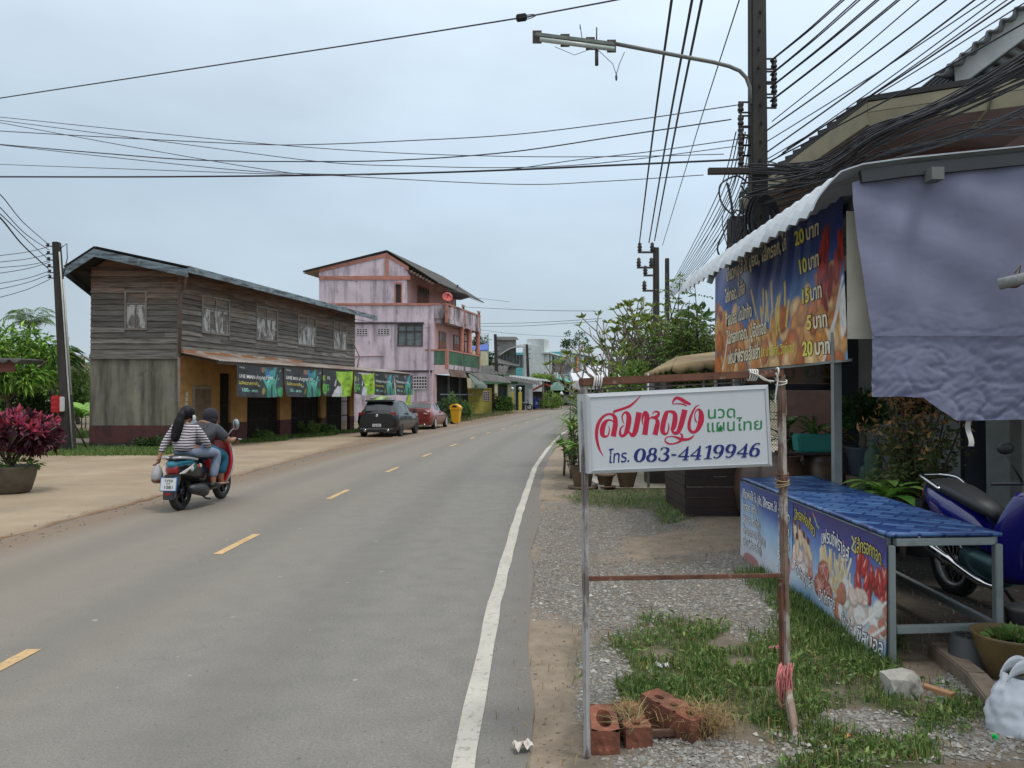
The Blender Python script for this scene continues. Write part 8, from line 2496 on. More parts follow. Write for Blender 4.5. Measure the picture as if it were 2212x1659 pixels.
g_dark=leaf_mat('dark_leaf',P(72,98,54,.85))
g_mid=leaf_mat('mid_leaf',P(98,126,62,.9))
g_pale=leaf_mat('pale_leaf',P(136,164,80,.9))
g_frang=leaf_mat('frangipani_leaf',P(112,130,60,.95),two=(P(160,164,90,.95),.7,1.0))
g_palm=leaf_mat('palm_leaf',P(116,140,96,.9),rnd=.25)
g_ban=leaf_mat('banana_leaf',P(128,170,78,.95),rnd=.3)
# far wood on the horizon
rs=np.random.RandomState(2)
n=9000
xx=rs.uniform(-190,260,n);yy=175+rs.uniform(-8,8,n);hh=4.5+2.0*np.sin(xx*.11)+1.5*np.sin(xx*.37+1)
pts=np.stack([xx,yy,1.0+rs.rand(n)**.8*hh],1)
o=leaves('far_wood',g_dark,None,pts,rs.normal(0,1,(n,3)),2.2,1.6,3);tag(o,'far line of trees closing the view at the horizon','trees',kind='stuff')
def TC(x,y,Y):return tuple(at(x,y,Y))
def TB(x,Y):p=at(x,858,Y);return (p.x,Y,gz(Y))
# left garden
tree('large bright green mango tree at the left edge behind the pink shrub',TB(20,30),TC(20,800,30),(1.95,1.7,1.55),g_mango,80,70,(.5,.5,.42),.30,.085,11,.16,.7)
tree('lower dark bush under the mango tree',TB(60,31),TC(70,880,31),(1.3,.9,.6),g_dark,30,50,(.35,.3,.28),.24,.09,12,.06,cat='bush',name='leafy_bush')
for i,(x,y,Y,r,mm,lab) in enumerate(((-60,800,42,(2.6,2,2.6),g_dark,'dark tree half cut off by the left edge of the photo'),(170,850,46,(1.2,1.2,1.5),g_mid,'small green tree between the leaning pole and the shophouse'),(155,870,60,(2.2,1.5,1.7),g_dark,'darker tree further back behind the lane'),(250,850,62,(2.4,1.5,2.0),g_mid,'green tree mostly hidden by the wooden shophouse'),(110,880,52,(2.0,1.2,1.4),g_pale,'pale green tree beyond the banana plants'),(20,875,55,(3,1.5,1.8),g_mid,'mid green trees mass behind the mango tree'),(-200,840,55,(4,2,3),g_dark,'dark tree far out beyond the left edge'))):
 tree(lab,TB(x,Y),TC(x,y,Y),r,mm,34,55,(.62,.55,.5),.40,.16,30+i,.14)
def frond(k_pts,k_dirs,base,tip,sag,n,Ll,rnd,side0=None):
 b_,t_=V(base),V(tip);ctrl=b_.lerp(t_,.5)+V((0,0,sag))
 ax=(t_-b_)
 sd=ax.cross(V((0,0,1))).normalized()
 path=[]
 for i in range(n+1):
  f=i/n;path.append((b_*(1-f)**2+ctrl*2*f*(1-f)+t_*f*f))
 for i in range(2,n+1):
  f=i/n;tg=(path[i]-path[i-1]).normalized()
  for s_ in (-1,1):
   k_pts.append(path[i]);k_dirs.append(sd*s_*.9+tg*.7+V((0,0,-.35))+V((rnd.gauss(0,.08),rnd.gauss(0,.08),rnd.gauss(0,.08))))
 return path
def palm(label,base,top,nf,R_,Ll,W,seed,m,name='coconut_palm',trunk=.14,rise=.5):
 t=thing(name,label,'palm',base)
 rnd=random.Random(seed)
 k=MB();k.tube(smooth_path([V(base),V(base).lerp(V(top),.5)+V((.1,0,0)),V(top)],6),trunk,8);k.build('trunk',m_bark,t)
 p,d=[],[];k=MB()
 for i in range(nf):
  a=i*2.4+rnd.uniform(-.2,.2);el=rnd.uniform(-.35,.9)
  e=V(top)+V((math.cos(a)*math.cos(el),math.sin(a)*math.cos(el),math.sin(el)))*R_*rnd.uniform(.8,1.1)
  path=frond(p,d,top,e,R_*rise*rnd.uniform(.6,1.0),22,Ll,rnd)
  k.tube(path,.02,4)
 k.build('frond_rib',m,t)
 leaves('crown',m,t,[tuple(q) for q in p],[tuple(q) for q in d],Ll,W,seed,jit=.06,fold=.1,droop=.25)
 return t
palm('coconut palm showing above the mango tree',TB(62,70),TC(62,705,70),17,2.2,.75,.07,3,g_palm)
palm('broad fan palm right of the mango tree behind the pole',TB(110,38),TC(108,770,38),20,1.1,.8,.10,4,leaf_mat('fan_palm_leaf',P(74,106,50,.6)),'fan_palm',.16,.35)
palm('pale feathery palm just right of the leaning pole',TB(150,44),TC(146,790,44),10,1.0,.6,.06,5,leaf_mat('faded_palm_leaf',P(176,172,140,.6)),'feather_palm',.1,.5)
def bigleaf(k,base,dirv,L,W,bend,rnd,n=8,fold=.15,wav=.0):
 """a long arching leaf blade"""
 b_=V(base);d=V(dirv).normalized();sd=d.cross(V((0,0,1)))
 if sd.length<.05:sd=V((rnd.uniform(-1,1),rnd.uniform(-1,1),0))
 sd.normalize()
 vs=[];p=b_.copy();dd=d.copy()
 for i in range(n+1):
  f=i/n
  w_=W*.5*max(.02,math.sin(math.pi*min(1,.08+f*.92))**.75)
  nn_=sd.cross(dd)
  vs+=[p-sd*w_-nn_*w_*fold*-1+V((0,0,wav*math.sin(f*9))),p,p+sd*w_-nn_*w_*fold*-1+V((0,0,-wav*math.sin(f*9+1)))]
  dd=(dd+V((0,0,-bend/n))).normalized();p=p+dd*(L/n)
 fs=[]
 for i in range(n):
  for j in range(2):fs.append((3*i+j,3*i+j+1,3*i+j+4,3*i+j+3))
 k.add(vs,fs,0,True)
def rosette(label,base,n,L,W,up,bend,m,seed,cat='plant',name='leafy_plant',stem=0.0,group=None,t=None,wav=0.0,spread=1.0):
 rnd=random.Random(seed)
 if t is None:t=thing(name,label,cat,base,0,group)
 top=V(base)+V((0,0,stem))
 if stem:
  k=MB();k.tube([V(base),V(base).lerp(top,.5)+V((.02,0,0)),top],[.03,.025,.02],6);k.build('stem',m_bark,t)
 k=MB()
 for i in range(n):
  a=i*2.4+rnd.uniform(-.3,.3);e=up+rnd.uniform(-.35,.35)
  bigleaf(k,top+V((0,0,rnd.uniform(-.1,.1)*stem)),(math.cos(a)*spread,math.sin(a)*spread,e),L*rnd.uniform(.7,1.15),W*rnd.uniform(.8,1.2),bend*rnd.uniform(.7,1.3),rnd,wav=wav)
 k.build('leaf_cluster',m,t)
 return t
for i,(x,Y) in enumerate(((118,34),(150,37),(176,36),(185,40))):
 b_=TB(x,Y);rosette('banana plant '+('left of the leaning pole','right behind the leaning pole','close to the shophouse wall','furthest back by the shophouse wall')[i],(b_[0],b_[1],0),8,1.5,.42,1.3,1.3,g_ban,60+i,name='banana_plant',stem=.7,group='banana plants in the left garden',wav=.03)
# small roof at the left edge, water tanks
t=thing('garden_hut','brown hut with a scalloped tile roof edge at the left border','hut',TB(-60,18))
k=MB();A_,B_=at(-150,775,17),at(45,779,18)
corr(k,A_,B_,B_+V((-1.3,3,.12)),A_+V((0,3,.12)),.22,.045,1);k.build('roof',m_tilew,t,thick=.03)
k=MB();k.bar(at(-150,792,17.1),at(32,791,18.1),.06,.26);k.build('fascia',mat('red_brown_board',P(122,74,66),.8),t)
k=MB();k.box((at(-190,858,19).x,19.6,1.1),(2.2,2,2.2));k.build('wall',m_wood_d,t)
for i,x in enumerate((92,112)):
 b_=TB(x,37);k=MB();k.lathe([(.42,0),(.44,.1),(.44,.75),(.4,.85),(.15,.95)],(0,0,0),18);o=k.build('water_barrel',mat('black_barrel',P(44,50,58),.5));o.location=b_
 tag(o,('left one of two black water barrels in the garden','right one of two black water barrels in the garden')[i],'barrel','black barrels in the garden')
t=thing('garden_table','pale plastic crate stand in front of the banana plants','stand',TB(85,36))
b_=TB(85,36)
k=MB()
for dx in (-.4,.4):k.tube([V((b_[0]+dx,b_[1],0)),V((b_[0]+dx,b_[1],1.0))],.03,5)
k.build('leg',m_steel,t);k=MB()
for i in range(4):k.box((b_[0],b_[1],1.05+i*.12),(.9,.3,.07))
k.build('slat',m_lw,t)
# pink-leaved shrub in a big pot
pb=V((-8.42,12.95,0))
t=thing('potted_shrub','bushy pink and dark purple leaved shrub in a big brown pot at the left edge','shrub',tuple(pb))
k=MB();k.lathe([(.27,0),(.30,.04),(.36,.25),(.385,.40),(.40,.43),(.385,.45),(.35,.44)],tuple(pb),30);k.build('pot',mat('dark_clay_pot',P(104,94,78),.8,[(P(76,68,58),4,.45,.7,.8)]),t)
k=MB()
rnd=random.Random(6)
for i in range(14):
 a=rnd.uniform(0,6.28);k.tube(smooth_path([pb+V((0,0,.4)),pb+V((.2*math.cos(a),.2*math.sin(a),.7)),pb+V((.55*math.cos(a)+.2,.5*math.sin(a),1.0+rnd.uniform(-.1,.2)))],4),.015,5)
k.build('stem',m_bark,t)
m_purp=leaf_mat('dark_purple_leaf',P(84,44,58,.6),rnd=.4,two=(P(116,48,66,.6),.5,1.0));m_pinkl=leaf_mat('hot_pink_leaf',P(220,100,128,.75),rnd=.3,two=(P(180,62,84,.75),.5,1.0))
cc=pb+V((.18,0,.92))
p,d=clumps(tuple(cc),(.58,.55,.38),84,26,(.14,.14,.12),5);leaves('crown',m_purp,t,p,d,.13,.062,5,droop=.35)
p,d=clumps(tuple(cc+V((0,0,.17))),(.54,.5,.22),56,16,(.09,.09,.07),6)
up=p[:,2]>cc.z+.08;leaves('pink_leaf_tip',m_pinkl,t,p[up],d[up]+np.array([0,0,.7]),.13,.05,6,droop=-.2)
leaves('ground_cover',g_mid,t,*blobpts(tuple(pb+V((.15,0,.47))),(.3,.3,.06),120,8),.09,.05,8)

# frangipani by the street
def frangipani(label,base,seed,L0,dirs,depth=4):
 t=thing('frangipani_tree',label,'tree',base)
 rnd=random.Random(seed);k=MB();tips=[]
 def grow(p,d,L,r,lev):
  e=p+d*L
  k.tube(smooth_path([p,p.lerp(e,.5)+V((rnd.uniform(-.04,.04),rnd.uniform(-.04,.04),-.03))*L,e],3),[r]*3+[r*.85]*3+[r*.72],6)
  if lev==0:tips.append((e,d));return
  for i in range(rnd.choice((2,3,3))):
   a=i*2.2+rnd.uniform(0,1.2);s_=V((math.cos(a),math.sin(a),rnd.uniform(-.15,.55)))
   nd=(d*1.0+s_*.62+V((0,0,.16))).normalized()
   grow(e,nd,L*rnd.uniform(.62,.86),r*.68,lev-1)
 for d,L in dirs:grow(V(base),V(d).normalized(),L,.06,depth)
 k.build('trunk',mat('grey_frangipani_bark',P(160,148,132),.9,[(P(112,100,88),6,.45,.68,.7)]),t)
 P_,D_=[],[]
 for e,d in tips:
  if rnd.random()<(.5 if e.x<base[0]-.7 else .2):continue
  for i in range(rnd.randint(6,11)):
   a=i*2.4;P_.append(tuple(e));D_.append((d.x*.7+math.cos(a),d.y*.7+math.sin(a),d.z*.5+.35))
 leaves('crown',g_frang,t,P_,D_,.17,.058,seed,jit=.12,fold=.12,droop=.15)
 fl=[(e,d) for e,d in tips if rnd.random()<.05]
 if fl:leaves('blossom',m_pinkl,t,[tuple(e) for e,d in fl for _ in range(4)],[(rnd.gauss(0,1),rnd.gauss(0,1),.6) for _ in range(4*len(fl))],.07,.05,seed)
 return t
frangipani('bare-branched frangipani tree with leaf tufts at its tips behind the massage sign',(2.95,17.5,.2),14,1.1,[((-.62,0,.8),.95),((-.3,-.2,1),1.0),((.05,.25,1),1.1),((.35,-.1,1),1.05),((-.55,.4,.7),.85)])
frangipani('second smaller frangipani tree behind the first one',(3.7,19.5,.2),23,1.0,[((.2,0,1),1.3),((-.3,.2,1),1.2),((.5,.1,.9),1.1)],3)
g_fine=leaf_mat('fine_leaf',P(100,128,60,.95),two=(P(138,162,84,.95),.6,1.0))
def feathery(label,base,c,r,nb,seed,tall=()):
 t=thing('feathery_tree',label,'tree',base)
 rnd=random.Random(seed);k=MB();P_,D_=[],[]
 for i in range(nb):
  d=V((rnd.gauss(0,1),rnd.gauss(0,1),rnd.gauss(.15,.7))).normalized()
  e=V(c)+V((d.x*r[0],d.y*r[1],d.z*r[2]))*rnd.uniform(.55,1.05)
  if i<len(tall):e=V(tall[i])
  m_=V(base).lerp(e,.55)+V((rnd.uniform(-.15,.15),0,.2));path=smooth_path([V(base)+V((0,0,.3)),m_,e],7)
  k.tube(path,[.03-.025*j/len(path) for j in range(len(path))],4)
  for q,q2 in zip(path[4:],path[5:]):
   tg=(q2-q)
   for _ in range(3):
    a=rnd.uniform(0,6.28);sd=V((math.cos(a),math.sin(a),rnd.uniform(-.5,.3)))
    tip=q+sd*rnd.uniform(.15,.4)
    for s_ in range(1,7):
     w_=q.lerp(tip,s_/6);pr_=sd.cross(V((0,0,1))).normalized()
     for z in (-1,1):P_.append(tuple(w_));D_.append(tuple(pr_*z+sd*.5))
 k.build('trunk',m_bark,t)
 leaves('crown',g_fine,t,P_,D_,.085,.034,seed,jit=.15,fold=.1,droop=.2)
 return t
b_=TB(1480,16.5);c_=at(1475,715,16.5)
feathery('feathery leaved shrub tree beside the menu banner with long twigs above',(b_[0],b_[1],0),tuple(c_),(1.05,.8,.75),36,31,(tuple(at(1470,585,16)),tuple(at(1500,600,16)),tuple(at(1440,590,16.5))))
b_=TB(1530,17.5);c_=at(1530,740,17.5)
feathery('darker feathery shrub close behind the banner edge',(b_[0],b_[1],0),tuple(c_),(.9,.7,.8),28,32)
tree('dense green bush under the feathery trees',TB(1420,19),tuple(at(1425,790,19)),(1.3,.8,.75),g_mid,40,55,(.34,.3,.28),.16,.06,33,.06,cat='bush',name='leafy_bush')
tree('low yellow-green bush at the foot of the frangipani',TB(1375,16.5),tuple(at(1378,830,16.5)),(.6,.5,.5),g_pale,26,50,(.2,.2,.2),.11,.045,34,.04,cat='bush',name='leafy_bush')
for i,(x,Y,z) in enumerate(((1305,17,.75),(1345,18,1.1),(1290,15.5,.35),(1330,16,.3))):
 b_=TB(x,Y);rosette(('spiky dracaena left of the frangipani trunk','taller spiky dracaena behind the frangipani','low spiky dracaena above the sign','low spiky clump under the frangipani branches')[i],(b_[0],b_[1],.1),34,.62,.05,.9,.8,g_mid,70+i,name='dracaena',stem=z,group='spiky dracaenas behind the sign')
# trees closing the right of the street further on
for i,(x,y,Y,r,mm,lab) in enumerate(((1300,835,60,(2.5,2,1.6),g_dark,'dark tree behind the white canopy tent'),(1262,845,95,(3.5,2,1.8),g_mid,'tree on the inside of the street bend'),(1420,830,45,(2.5,2,1.6),g_mid,'green tree far behind the frangipani'),(1245,775,125,(3,2,5),g_dark,'tall dark tree behind the turquoise shophouse'),(1020,760,110,(3,2,3),g_dark,'dark tree behind the roof terrace'),(1052,780,105,(2,2,3),g_dark,'tree crown showing left of the stair tower'),(1560,800,30,(2,2,2.5),g_dark,'dark tree behind the food stall'))):
 tree(lab,TB(x,Y),TC(x,y,Y),r,mm,34,55,(.7,.6,.55),.42,.2,80+i,.16)
# white canopy tent and brown canvas canopy
t=thing('canopy_tent','white pop-up canopy tent on thin legs behind the sign frame','tent',TB(1290,30))
a,b_,e,c_=at(1238,822,29),at(1345,820,28),at(1300,800,33),at(1232,806,33)
pk=(a+b_+e+c_)/4+V((0,0,.55))
k=MB()
for q0,q1 in ((a,b_),(b_,e+V((1.3,0,0))),(e+V((1.3,0,0)),c_),(c_,a)):k.sheet(lambda u,v,q0=q0,q1=q1:q0.lerp(q1,u).lerp(pk,v)+V((0,0,-.16*math.sin(math.pi*v))),6,6);k.sheet(lambda u,v,q0=q0,q1=q1:q0.lerp(q1,u)+V((0,0,-.34*v)),6,1)
k.build('canopy',mat('white_tent_cloth',P(222,224,226),.8),t)
for q in (a,b_,c_):
 k=MB();k.tube([q,V((q.x,q.y,gz(q.y)))],.025,6);k.build('leg',m_steel,t)
t=thing('canvas_canopy','sagging tan canvas canopy with a scalloped edge behind the banner','canopy',TB(1470,14.8))
m_tan=mat('tan_canvas',P(182,158,116),.85,[(P(140,120,88),1.5,.45,.7,.8),(P(110,96,74),(3,3,.8),.6,.74,.6)])
A_,B_,C_,D_=at(1392,806,13.6),at(1452,789,13.2),at(1600,772,13.2),at(1600,765,16)
pk0,pk1=at(1462,770,15.2),at(1600,752,15.2)
k=MB()
k.sheet(lambda u,v:B_.lerp(C_,u).lerp(pk0.lerp(pk1,u),v)+V((0,0,-.012*math.sin(math.pi*v))),14,6);k.sheet(lambda u,v:A_.lerp(B_,u).lerp(at(1420,792,15.8).lerp(pk0,u),v)+V((0,0,-.012*math.sin(math.pi*v))),8,6)
k.build('roof_cloth',m_tan,t,thick=.012)
k=MB()
k.sheet(lambda u,v:B_.lerp(C_,u)+V((0,-.01,-v*(.10+.06*abs(math.sin(u*13)))) ),40,2);k.sheet(lambda u,v:A_.lerp(B_,u)+V((0,-.01,-v*(.05+.05*abs(math.sin(u*16))))),30,2)
k.build('valance',m_tan,t,thick=.012)
for x,y in ((1400,806),(1520,785)):
 q=at(x,y,13.4);k=MB();k.tube([q,V((q.x,q.y,0))],.025,6);k.build('pole',m_steel,t)
k=MB();k.sheet(lambda u,v:at(1395,820,13.9).lerp(at(1450,812,13.9),u)+V((0,.03*math.sin(14*u),-v*.9)),16,4);k.build('side_sheet',mat('grey_plastic_sheet',P(150,150,148),.6),t)
k=MB();k.box((at(1470,858,14).x,14.2,.95),(1.4,.6,.06));k.box((at(1470,858,14).x,14.2,.45),(1.2,.4,.9));k.build('counter',m_wood_d,t)
k=MB();k.box((at(1530,858,16).x,17.0,1.15),(2.8,.1,2.3));k.build('back_panel',mat('green_grey_panel',P(96,108,92),.9),t)

# wooden box, jars and potted plants round the stall
m_box=mat('dark_stained_planks',P(62,44,42),.6,[(P(40,28,28),(2,2,7),.4,.65,.8)])
t=thing('plank_box','dark stained plank box standing behind the massage sign','box',(2.9,10.6,0))
bx0,bx1,by0,by1=2.32,3.55,10.25,11.6
k=MB();rnd=random.Random(2)
z=.0
while z<.8:
 j=rnd.uniform(-.004,.004)
 k.box(((bx0+bx1)/2,by0+j,z+.066),(bx1-bx0,.03,.128));k.box((bx0+j,(by0+by1)/2+.0,z+.066),(.03,by1-by0-.04,.128));k.box((bx1,(by0+by1)/2,z+.066),(.03,by1-by0-.04,.128))
 z+=.136
k.build('plank_side',m_box,t);k=MB();k.box(((bx0+bx1)/2,(by0+by1)/2,.83),(bx1-bx0+.06,by1-by0+.06,.03));k.build('top',m_box,t)
m_clay=mat('brown_clay',P(112,90,68),.7,[(P(80,64,50),5,.45,.7,.8),(P(150,128,100),9,.6,.75,.4)])
m_jar=mat('dark_glazed_jar',P(84,64,50),.4,[(P(120,92,66),(1.5,1.5,5),.5,.7,.7)])
def pot(name,label,c,r,h,kind=0,m=None,group=None):
 t=thing(name,label,'pot',c,0,group)
 k=MB()
 if kind==0:pr_=[(r*.62,0),(r*.68,.02),(r*.92,h*.75),(r,h*.92),(r*1.06,h),(r*.94,h),(r*.86,h*.85)]
 elif kind==1:pr_=[(r*.78,0),(r*.80,.03),(r*.55,.04),(r*.62,.06),(r*.86,h*.85),(r*1.08,h*.9),(r*1.08,h),(r*.92,h)]
 else:pr_=[(r*.6,0),(r*.85,h*.15),(r,h*.45),(r*.95,h*.7),(r*.7,h*.9),(r*.62,h*.94),(r*.68,h),(r*.6,h)]
 k.lathe(pr_,c,26,wob=(lambda a,z:1+(.025*math.cos(9*a) if z>c[2]*0+h*.88 else 0)) if kind==1 else None);k.build('body',m or m_clay,t)
 if kind<2:
  k=MB();k.lathe([(0,h*.9),(r*.88,h*.9)],c,18);k.build('soil',mat('pot_soil',P(70,60,50),.95),t)
 return t
def gpt(x,y):p=gp(x,y);return (p.x,p.y,.03 if p.y>13.2 else 0.0)
m_band=mat('green_yellow_leaf',(.1,.1,.02),.5)
p1=(1.22,13.35,.03)
t=pot('plant_pot','tall brown pot with drooping yellow-green leaves beside the left frame post',p1,.21,.38,0);rosette('',(p1[0]-.06,p1[1]-.05,.38),22,.42,.10,.9,1.5,g_ban,91,t=t,stem=.32)
k=MB();k.lathe([(.16,0),(.24,.02),(.26,.06),(.2,.06)],(p1[0],p1[1],.0),22);k.build('saucer',m_clay,t)
rosette('',(p1[0]+.05,p1[1]+.3,.05),60,.5,.035,1.0,.7,g_mid,92,t=t,stem=1.25)
p2=gpt(1310,1060);t=pot('plant_pot','small scalloped clay pot on a saucer, left of two under the sign',(p2[0],p2[1]+.16,p2[2]),.165,.27,1,None,'clay pots under the sign')
k=MB();k.lathe([(.1,0),(.18,.015),(.19,.04),(.15,.04)],(p2[0],p2[1]+.16,.03),22);k.build('saucer',m_clay,t)
p3=gpt(1357,1058);t=pot('plant_pot','rounder scalloped clay bowl pot, right of two under the sign',(p3[0],p3[1]+.17,p3[2]),.185,.27,0,None,'clay pots under the sign')
leaves('seedling_leaf',g_mid,t,*blobpts((p3[0],p3[1]+.17,.3),(.14,.14,.03),60,5),.06,.03,5)
t=thing('street_bush','tall loose bush of spiky and small leaves at the kerb left of the sign','bush',(1.2,15.2,.03))
for i,(x,y,z,n,L) in enumerate(((1.15,15.0,.95,30,.5),(1.35,15.6,1.3,34,.55),(1.05,15.6,.6,30,.5),(1.45,14.6,.5,26,.5),(1.3,16.3,1.0,26,.5))):
 rosette('',(x,y,.02),n,L,.045,.75,.9,(g_pale,g_mid)[i%2],100+i,t=t,stem=z)
k=MB();P_,D_=[],[]
rnd=random.Random(12)
for i in range(12):
 e=V((1.15+rnd.uniform(-.3,.4),15.1+rnd.uniform(-.3,.5),rnd.uniform(.5,1.5)));path=smooth_path([V((1.15,15.1,.05)),V((1.15,15.1,.05)).lerp(e,.6)+V((0,0,.15)),e],6);k.tube(path,.008,4)
 for q in path[3:]:
  for _ in range(3):P_.append(tuple(q));D_.append((rnd.gauss(0,1),rnd.gauss(0,1),rnd.gauss(.2,.6)))
k.build('twig',m_bark,t);leaves('foliage',g_mid,t,P_,D_,.09,.04,12)
# inside the stall
JY=9.9
for i,(x,Y) in enumerate(((1690,9.7),(1772,9.9),(1640,10.1))):
 c_=at(x,858,Y);pot('water_jar',('big brown water jar behind the table, left of the grey stall post','big brown water jar right behind the grey stall post','big brown water jar nearest the plank box')[i],(c_.x,Y,0),.33,.86,2,m_jar,'big brown water jars')
t=thing('board_shelf','dark board lying across the jars','board',(4.0,JY,.87));k=MB();k.box((at(1765,858,JY).x,JY,.885),(.95,.45,.03));k.build('board',m_box,t)
c_=at(1757,858,JY);
t=thing('window_box','teal plastic planter box standing on the jars with grassy leaves','planter',(c_.x,JY-.05,.9))
k=MB();k.prism([(-.24,.9),(.24,.9),(.27,1.13),(-.27,1.13)],lambda u,v,w_:V((c_.x+u,JY-.05+w_,v)),-.12,.12);k.build('box',mat('teal_plastic',P(44,140,130),.45),t,bevel=.02)
rosette('',(c_.x,JY,1.1),26,.5,.03,1.2,1.0,g_mid,111,t=t)
for i,(x,Y,z,n,L,W,mm,lab) in enumerate(((1715,10.6,.9,30,.75,.06,g_dark,'dark arching dracaena in the shade behind the sign post'),(1800,10.8,.95,26,.7,.05,leaf_mat('yellow_palm_leaf',P(150,142,56,.6)),'yellowish palm seedling arching over the teal planter'),(1700,11.4,1.2,9,.45,.16,g_mid,'broad lobed green plant hanging beside the right frame post'),(1830,11.9,1.0,14,.6,.13,g_pale,'bright broad leaved climber by the navy corner post'))):
 c2=at(x,858,Y);rosette(lab,(c2.x,Y,0.0),n,L,W,.9,1.3,mm,120+i,stem=z,name='shade_plant')
c2=at(1862,858,9.6)
t=pot('bonsai_pot','blue-grey pot on a stump holding a small round dark green tree',(c2.x,9.6,.62),.2,.36,0,mat('blue_grey_pot',P(66,76,90),.6))
k=MB();k.lathe([(.2,0),(.18,.3),(.2,.62)],(c2.x,9.6,0),14);k.build('stump',m_bark,t)
k=MB();k.tube([V((c2.x,9.6,.9)),V((c2.x+.03,9.6,1.2))],.035,6);k.build('trunk',m_bark,t)
p,d=clumps((c2.x,9.6,1.38),(.36,.3,.27),40,30,(.1,.1,.09),41);leaves('crown',g_dark,t,p,d,.07,.05,41)
for i,(x,Y,h_,r_) in enumerate(((1878,9.0,1.0,.055),(1888,8.9,1.12,.06),(1866,9.1,.8,.05),(1895,9.0,1.05,.05))):
 c2=at(x,858,Y);k=MB();k.lathe([(r_,0)]+[(r_*(1+.06*math.sin(j*2)),h_*j/8) for j in range(1,8)]+[(r_*.7,h_*.97),(.005,h_)],(0,0,0),16,wob=lambda a,z:1+.14*math.cos(7*a));o=k.build('cactus',mat('cactus_green',P(62,92,72),.6));o.location=(c2.x,Y,0)
 tag(o,('cactus column second from the left in the shade','tallest cactus column in the shade of the stall','shortest cactus column at the left of the group','rightmost cactus column beside the brown-leaved shrub')[i],'cactus','columnar cacti')
c2=at(1975,858,7.9)
t=pot('shrub_pot','wide black pot with a tall shrub of small bronze and green leaves',(c2.x,7.9,0),.33,.2,0,m_ppot)
k=MB();rnd=random.Random(3);P_,D_=[],[]
for i in range(46):
 e=V((c2.x-.08+rnd.gauss(0,.24),7.9+rnd.gauss(0,.22),rnd.uniform(.6,1.95)));path=smooth_path([V((c2.x,7.9,.15)),V((c2.x,7.9,.15)).lerp(e,.55)+V((rnd.uniform(-.05,.05),0,.1)),e],6);k.tube(path,[.016-.012*j/len(path) for j in range(len(path))],4)
 for q in path[4:]:
  for _ in range(7):P_.append(tuple(q+V((rnd.gauss(0,.06),rnd.gauss(0,.06),rnd.gauss(0,.05)))));D_.append((rnd.gauss(0,1),rnd.gauss(0,1),rnd.gauss(.1,.6)))
k.build('trunk',m_bark,t)
P_=np.array(P_);D_=np.array(D_);br_=P_[:,2]+np.random.RandomState(1).normal(0,.2,len(P_))>1.35
leaves('green_foliage',leaf_mat('olive_leaf',P(96,106,60,1.0)),t,P_[~br_],D_[~br_],.075,.035,3);leaves('bronze_foliage',leaf_mat('bronze_leaf',P(196,152,100,1.0)),t,P_[br_],D_[br_],.08,.035,4)
for i,(x,Y,z,n,L,W,mm,lab) in enumerate(((1912,7.7,.62,15,.46,.15,leaf_mat('dumbcane_leaf',P(150,192,96,1.1)),'bright green broad leaved dumbcane behind the blue table'),(1945,7.5,.42,13,.36,.12,leaf_mat('speckled_leaf',P(150,176,116,1.0)),'speckled low dumbcane beside the bronze shrub'),(1838,8.2,.06,24,.26,.11,g_dark,'low dark leafy clump behind the table'),(1872,8.0,.05,24,.26,.1,g_dark,'second low dark leafy clump next to the dumbcane'),(1800,8.7,.05,20,.25,.1,g_dark,'dark leafy clump by the foot of the grey post'))):
 c2=at(x,858,Y);rosette(lab,(c2.x,Y,.0),n,L,W,.9,1.2,mm,140+i,stem=z,name='shade_plant')
leaves('weed',g_mid,PB,*blobpts((PB.location.x,PB.location.y,.22),(.14,.14,.05),260,77),.045,.03,77)

# street plants on the far side
for i,(x,y,Y,r,mm,L,lab) in enumerate(((c3(660,1200,66).x,c3(660,1200,66).z,66,(.95,.6,1.0),leaf_mat('dark_red_leaf',P(92,62,56,.7),two=(P(70,88,52,.7),.4,1.0)),.16,'dark reddish shrub in front of the yellow wall'),(c3(795,1230,66).x,c3(795,1230,66).z,66,(.75,.5,.65),g_mid,.3,'clump of broad striped leaves right of the reddish shrub'),(c3(1390,1190,76).x,c3(1390,1190,76).z,76,(1.1,.8,1.15),g_pale,.2,'light green conical bush under the pale signboard'))):
 t=thing('leafy_shrub',lab,'shrub',(x,Y,gz(Y)));p,d=clumps((x,Y,y),r,40,40,(.25,.22,.22),160+i);leaves('crown',mm,t,p,d,L,L*.4,160+i)
 k=MB();limbs(k,(x,Y,gz(Y)),(x,Y,y),r,6,.05,160+i);k.build('trunk',m_bark,t)
for i,(x,Y,h_) in enumerate(((962,47,1.5),(975,48.5,1.9),(990,49,1.6),(1003,50,1.2))):
 b_=TB(x,Y);t=thing('weedy_shrub',('weedy shrub behind the red sedan','tallest weedy shrub left of the yellow bin','weedy shrub behind the yellow bin','weedy shrub at the foot of the slim pole')[i],'shrub',b_);p,d=clumps((b_[0],Y,h_*.5),(.5,.4,h_*.5),26,40,(.16,.15,.2),170+i);leaves('crown',(g_dark,g_mid)[i%2],t,p,d,.15,.05,170+i)
pp=c3(1283,1230,78);pt=c3(1283,915,78)
t=thing('papaya_tree','slender papaya tree with a flat leaf crown beside the blue bin','tree',(pp.x,78,gz(78)))
k=MB();k.tube([V((pp.x,78,gz(78))),pt],[.14,.08],8);k.build('trunk',mat('pale_trunk',P(150,142,124),.9),t)
p,d=clumps((pt.x,78,pt.z+.25),(1.15,.8,.28),26,22,(.28,.25,.12),181);leaves('crown',g_pale,t,p,d,.32,.16,181)

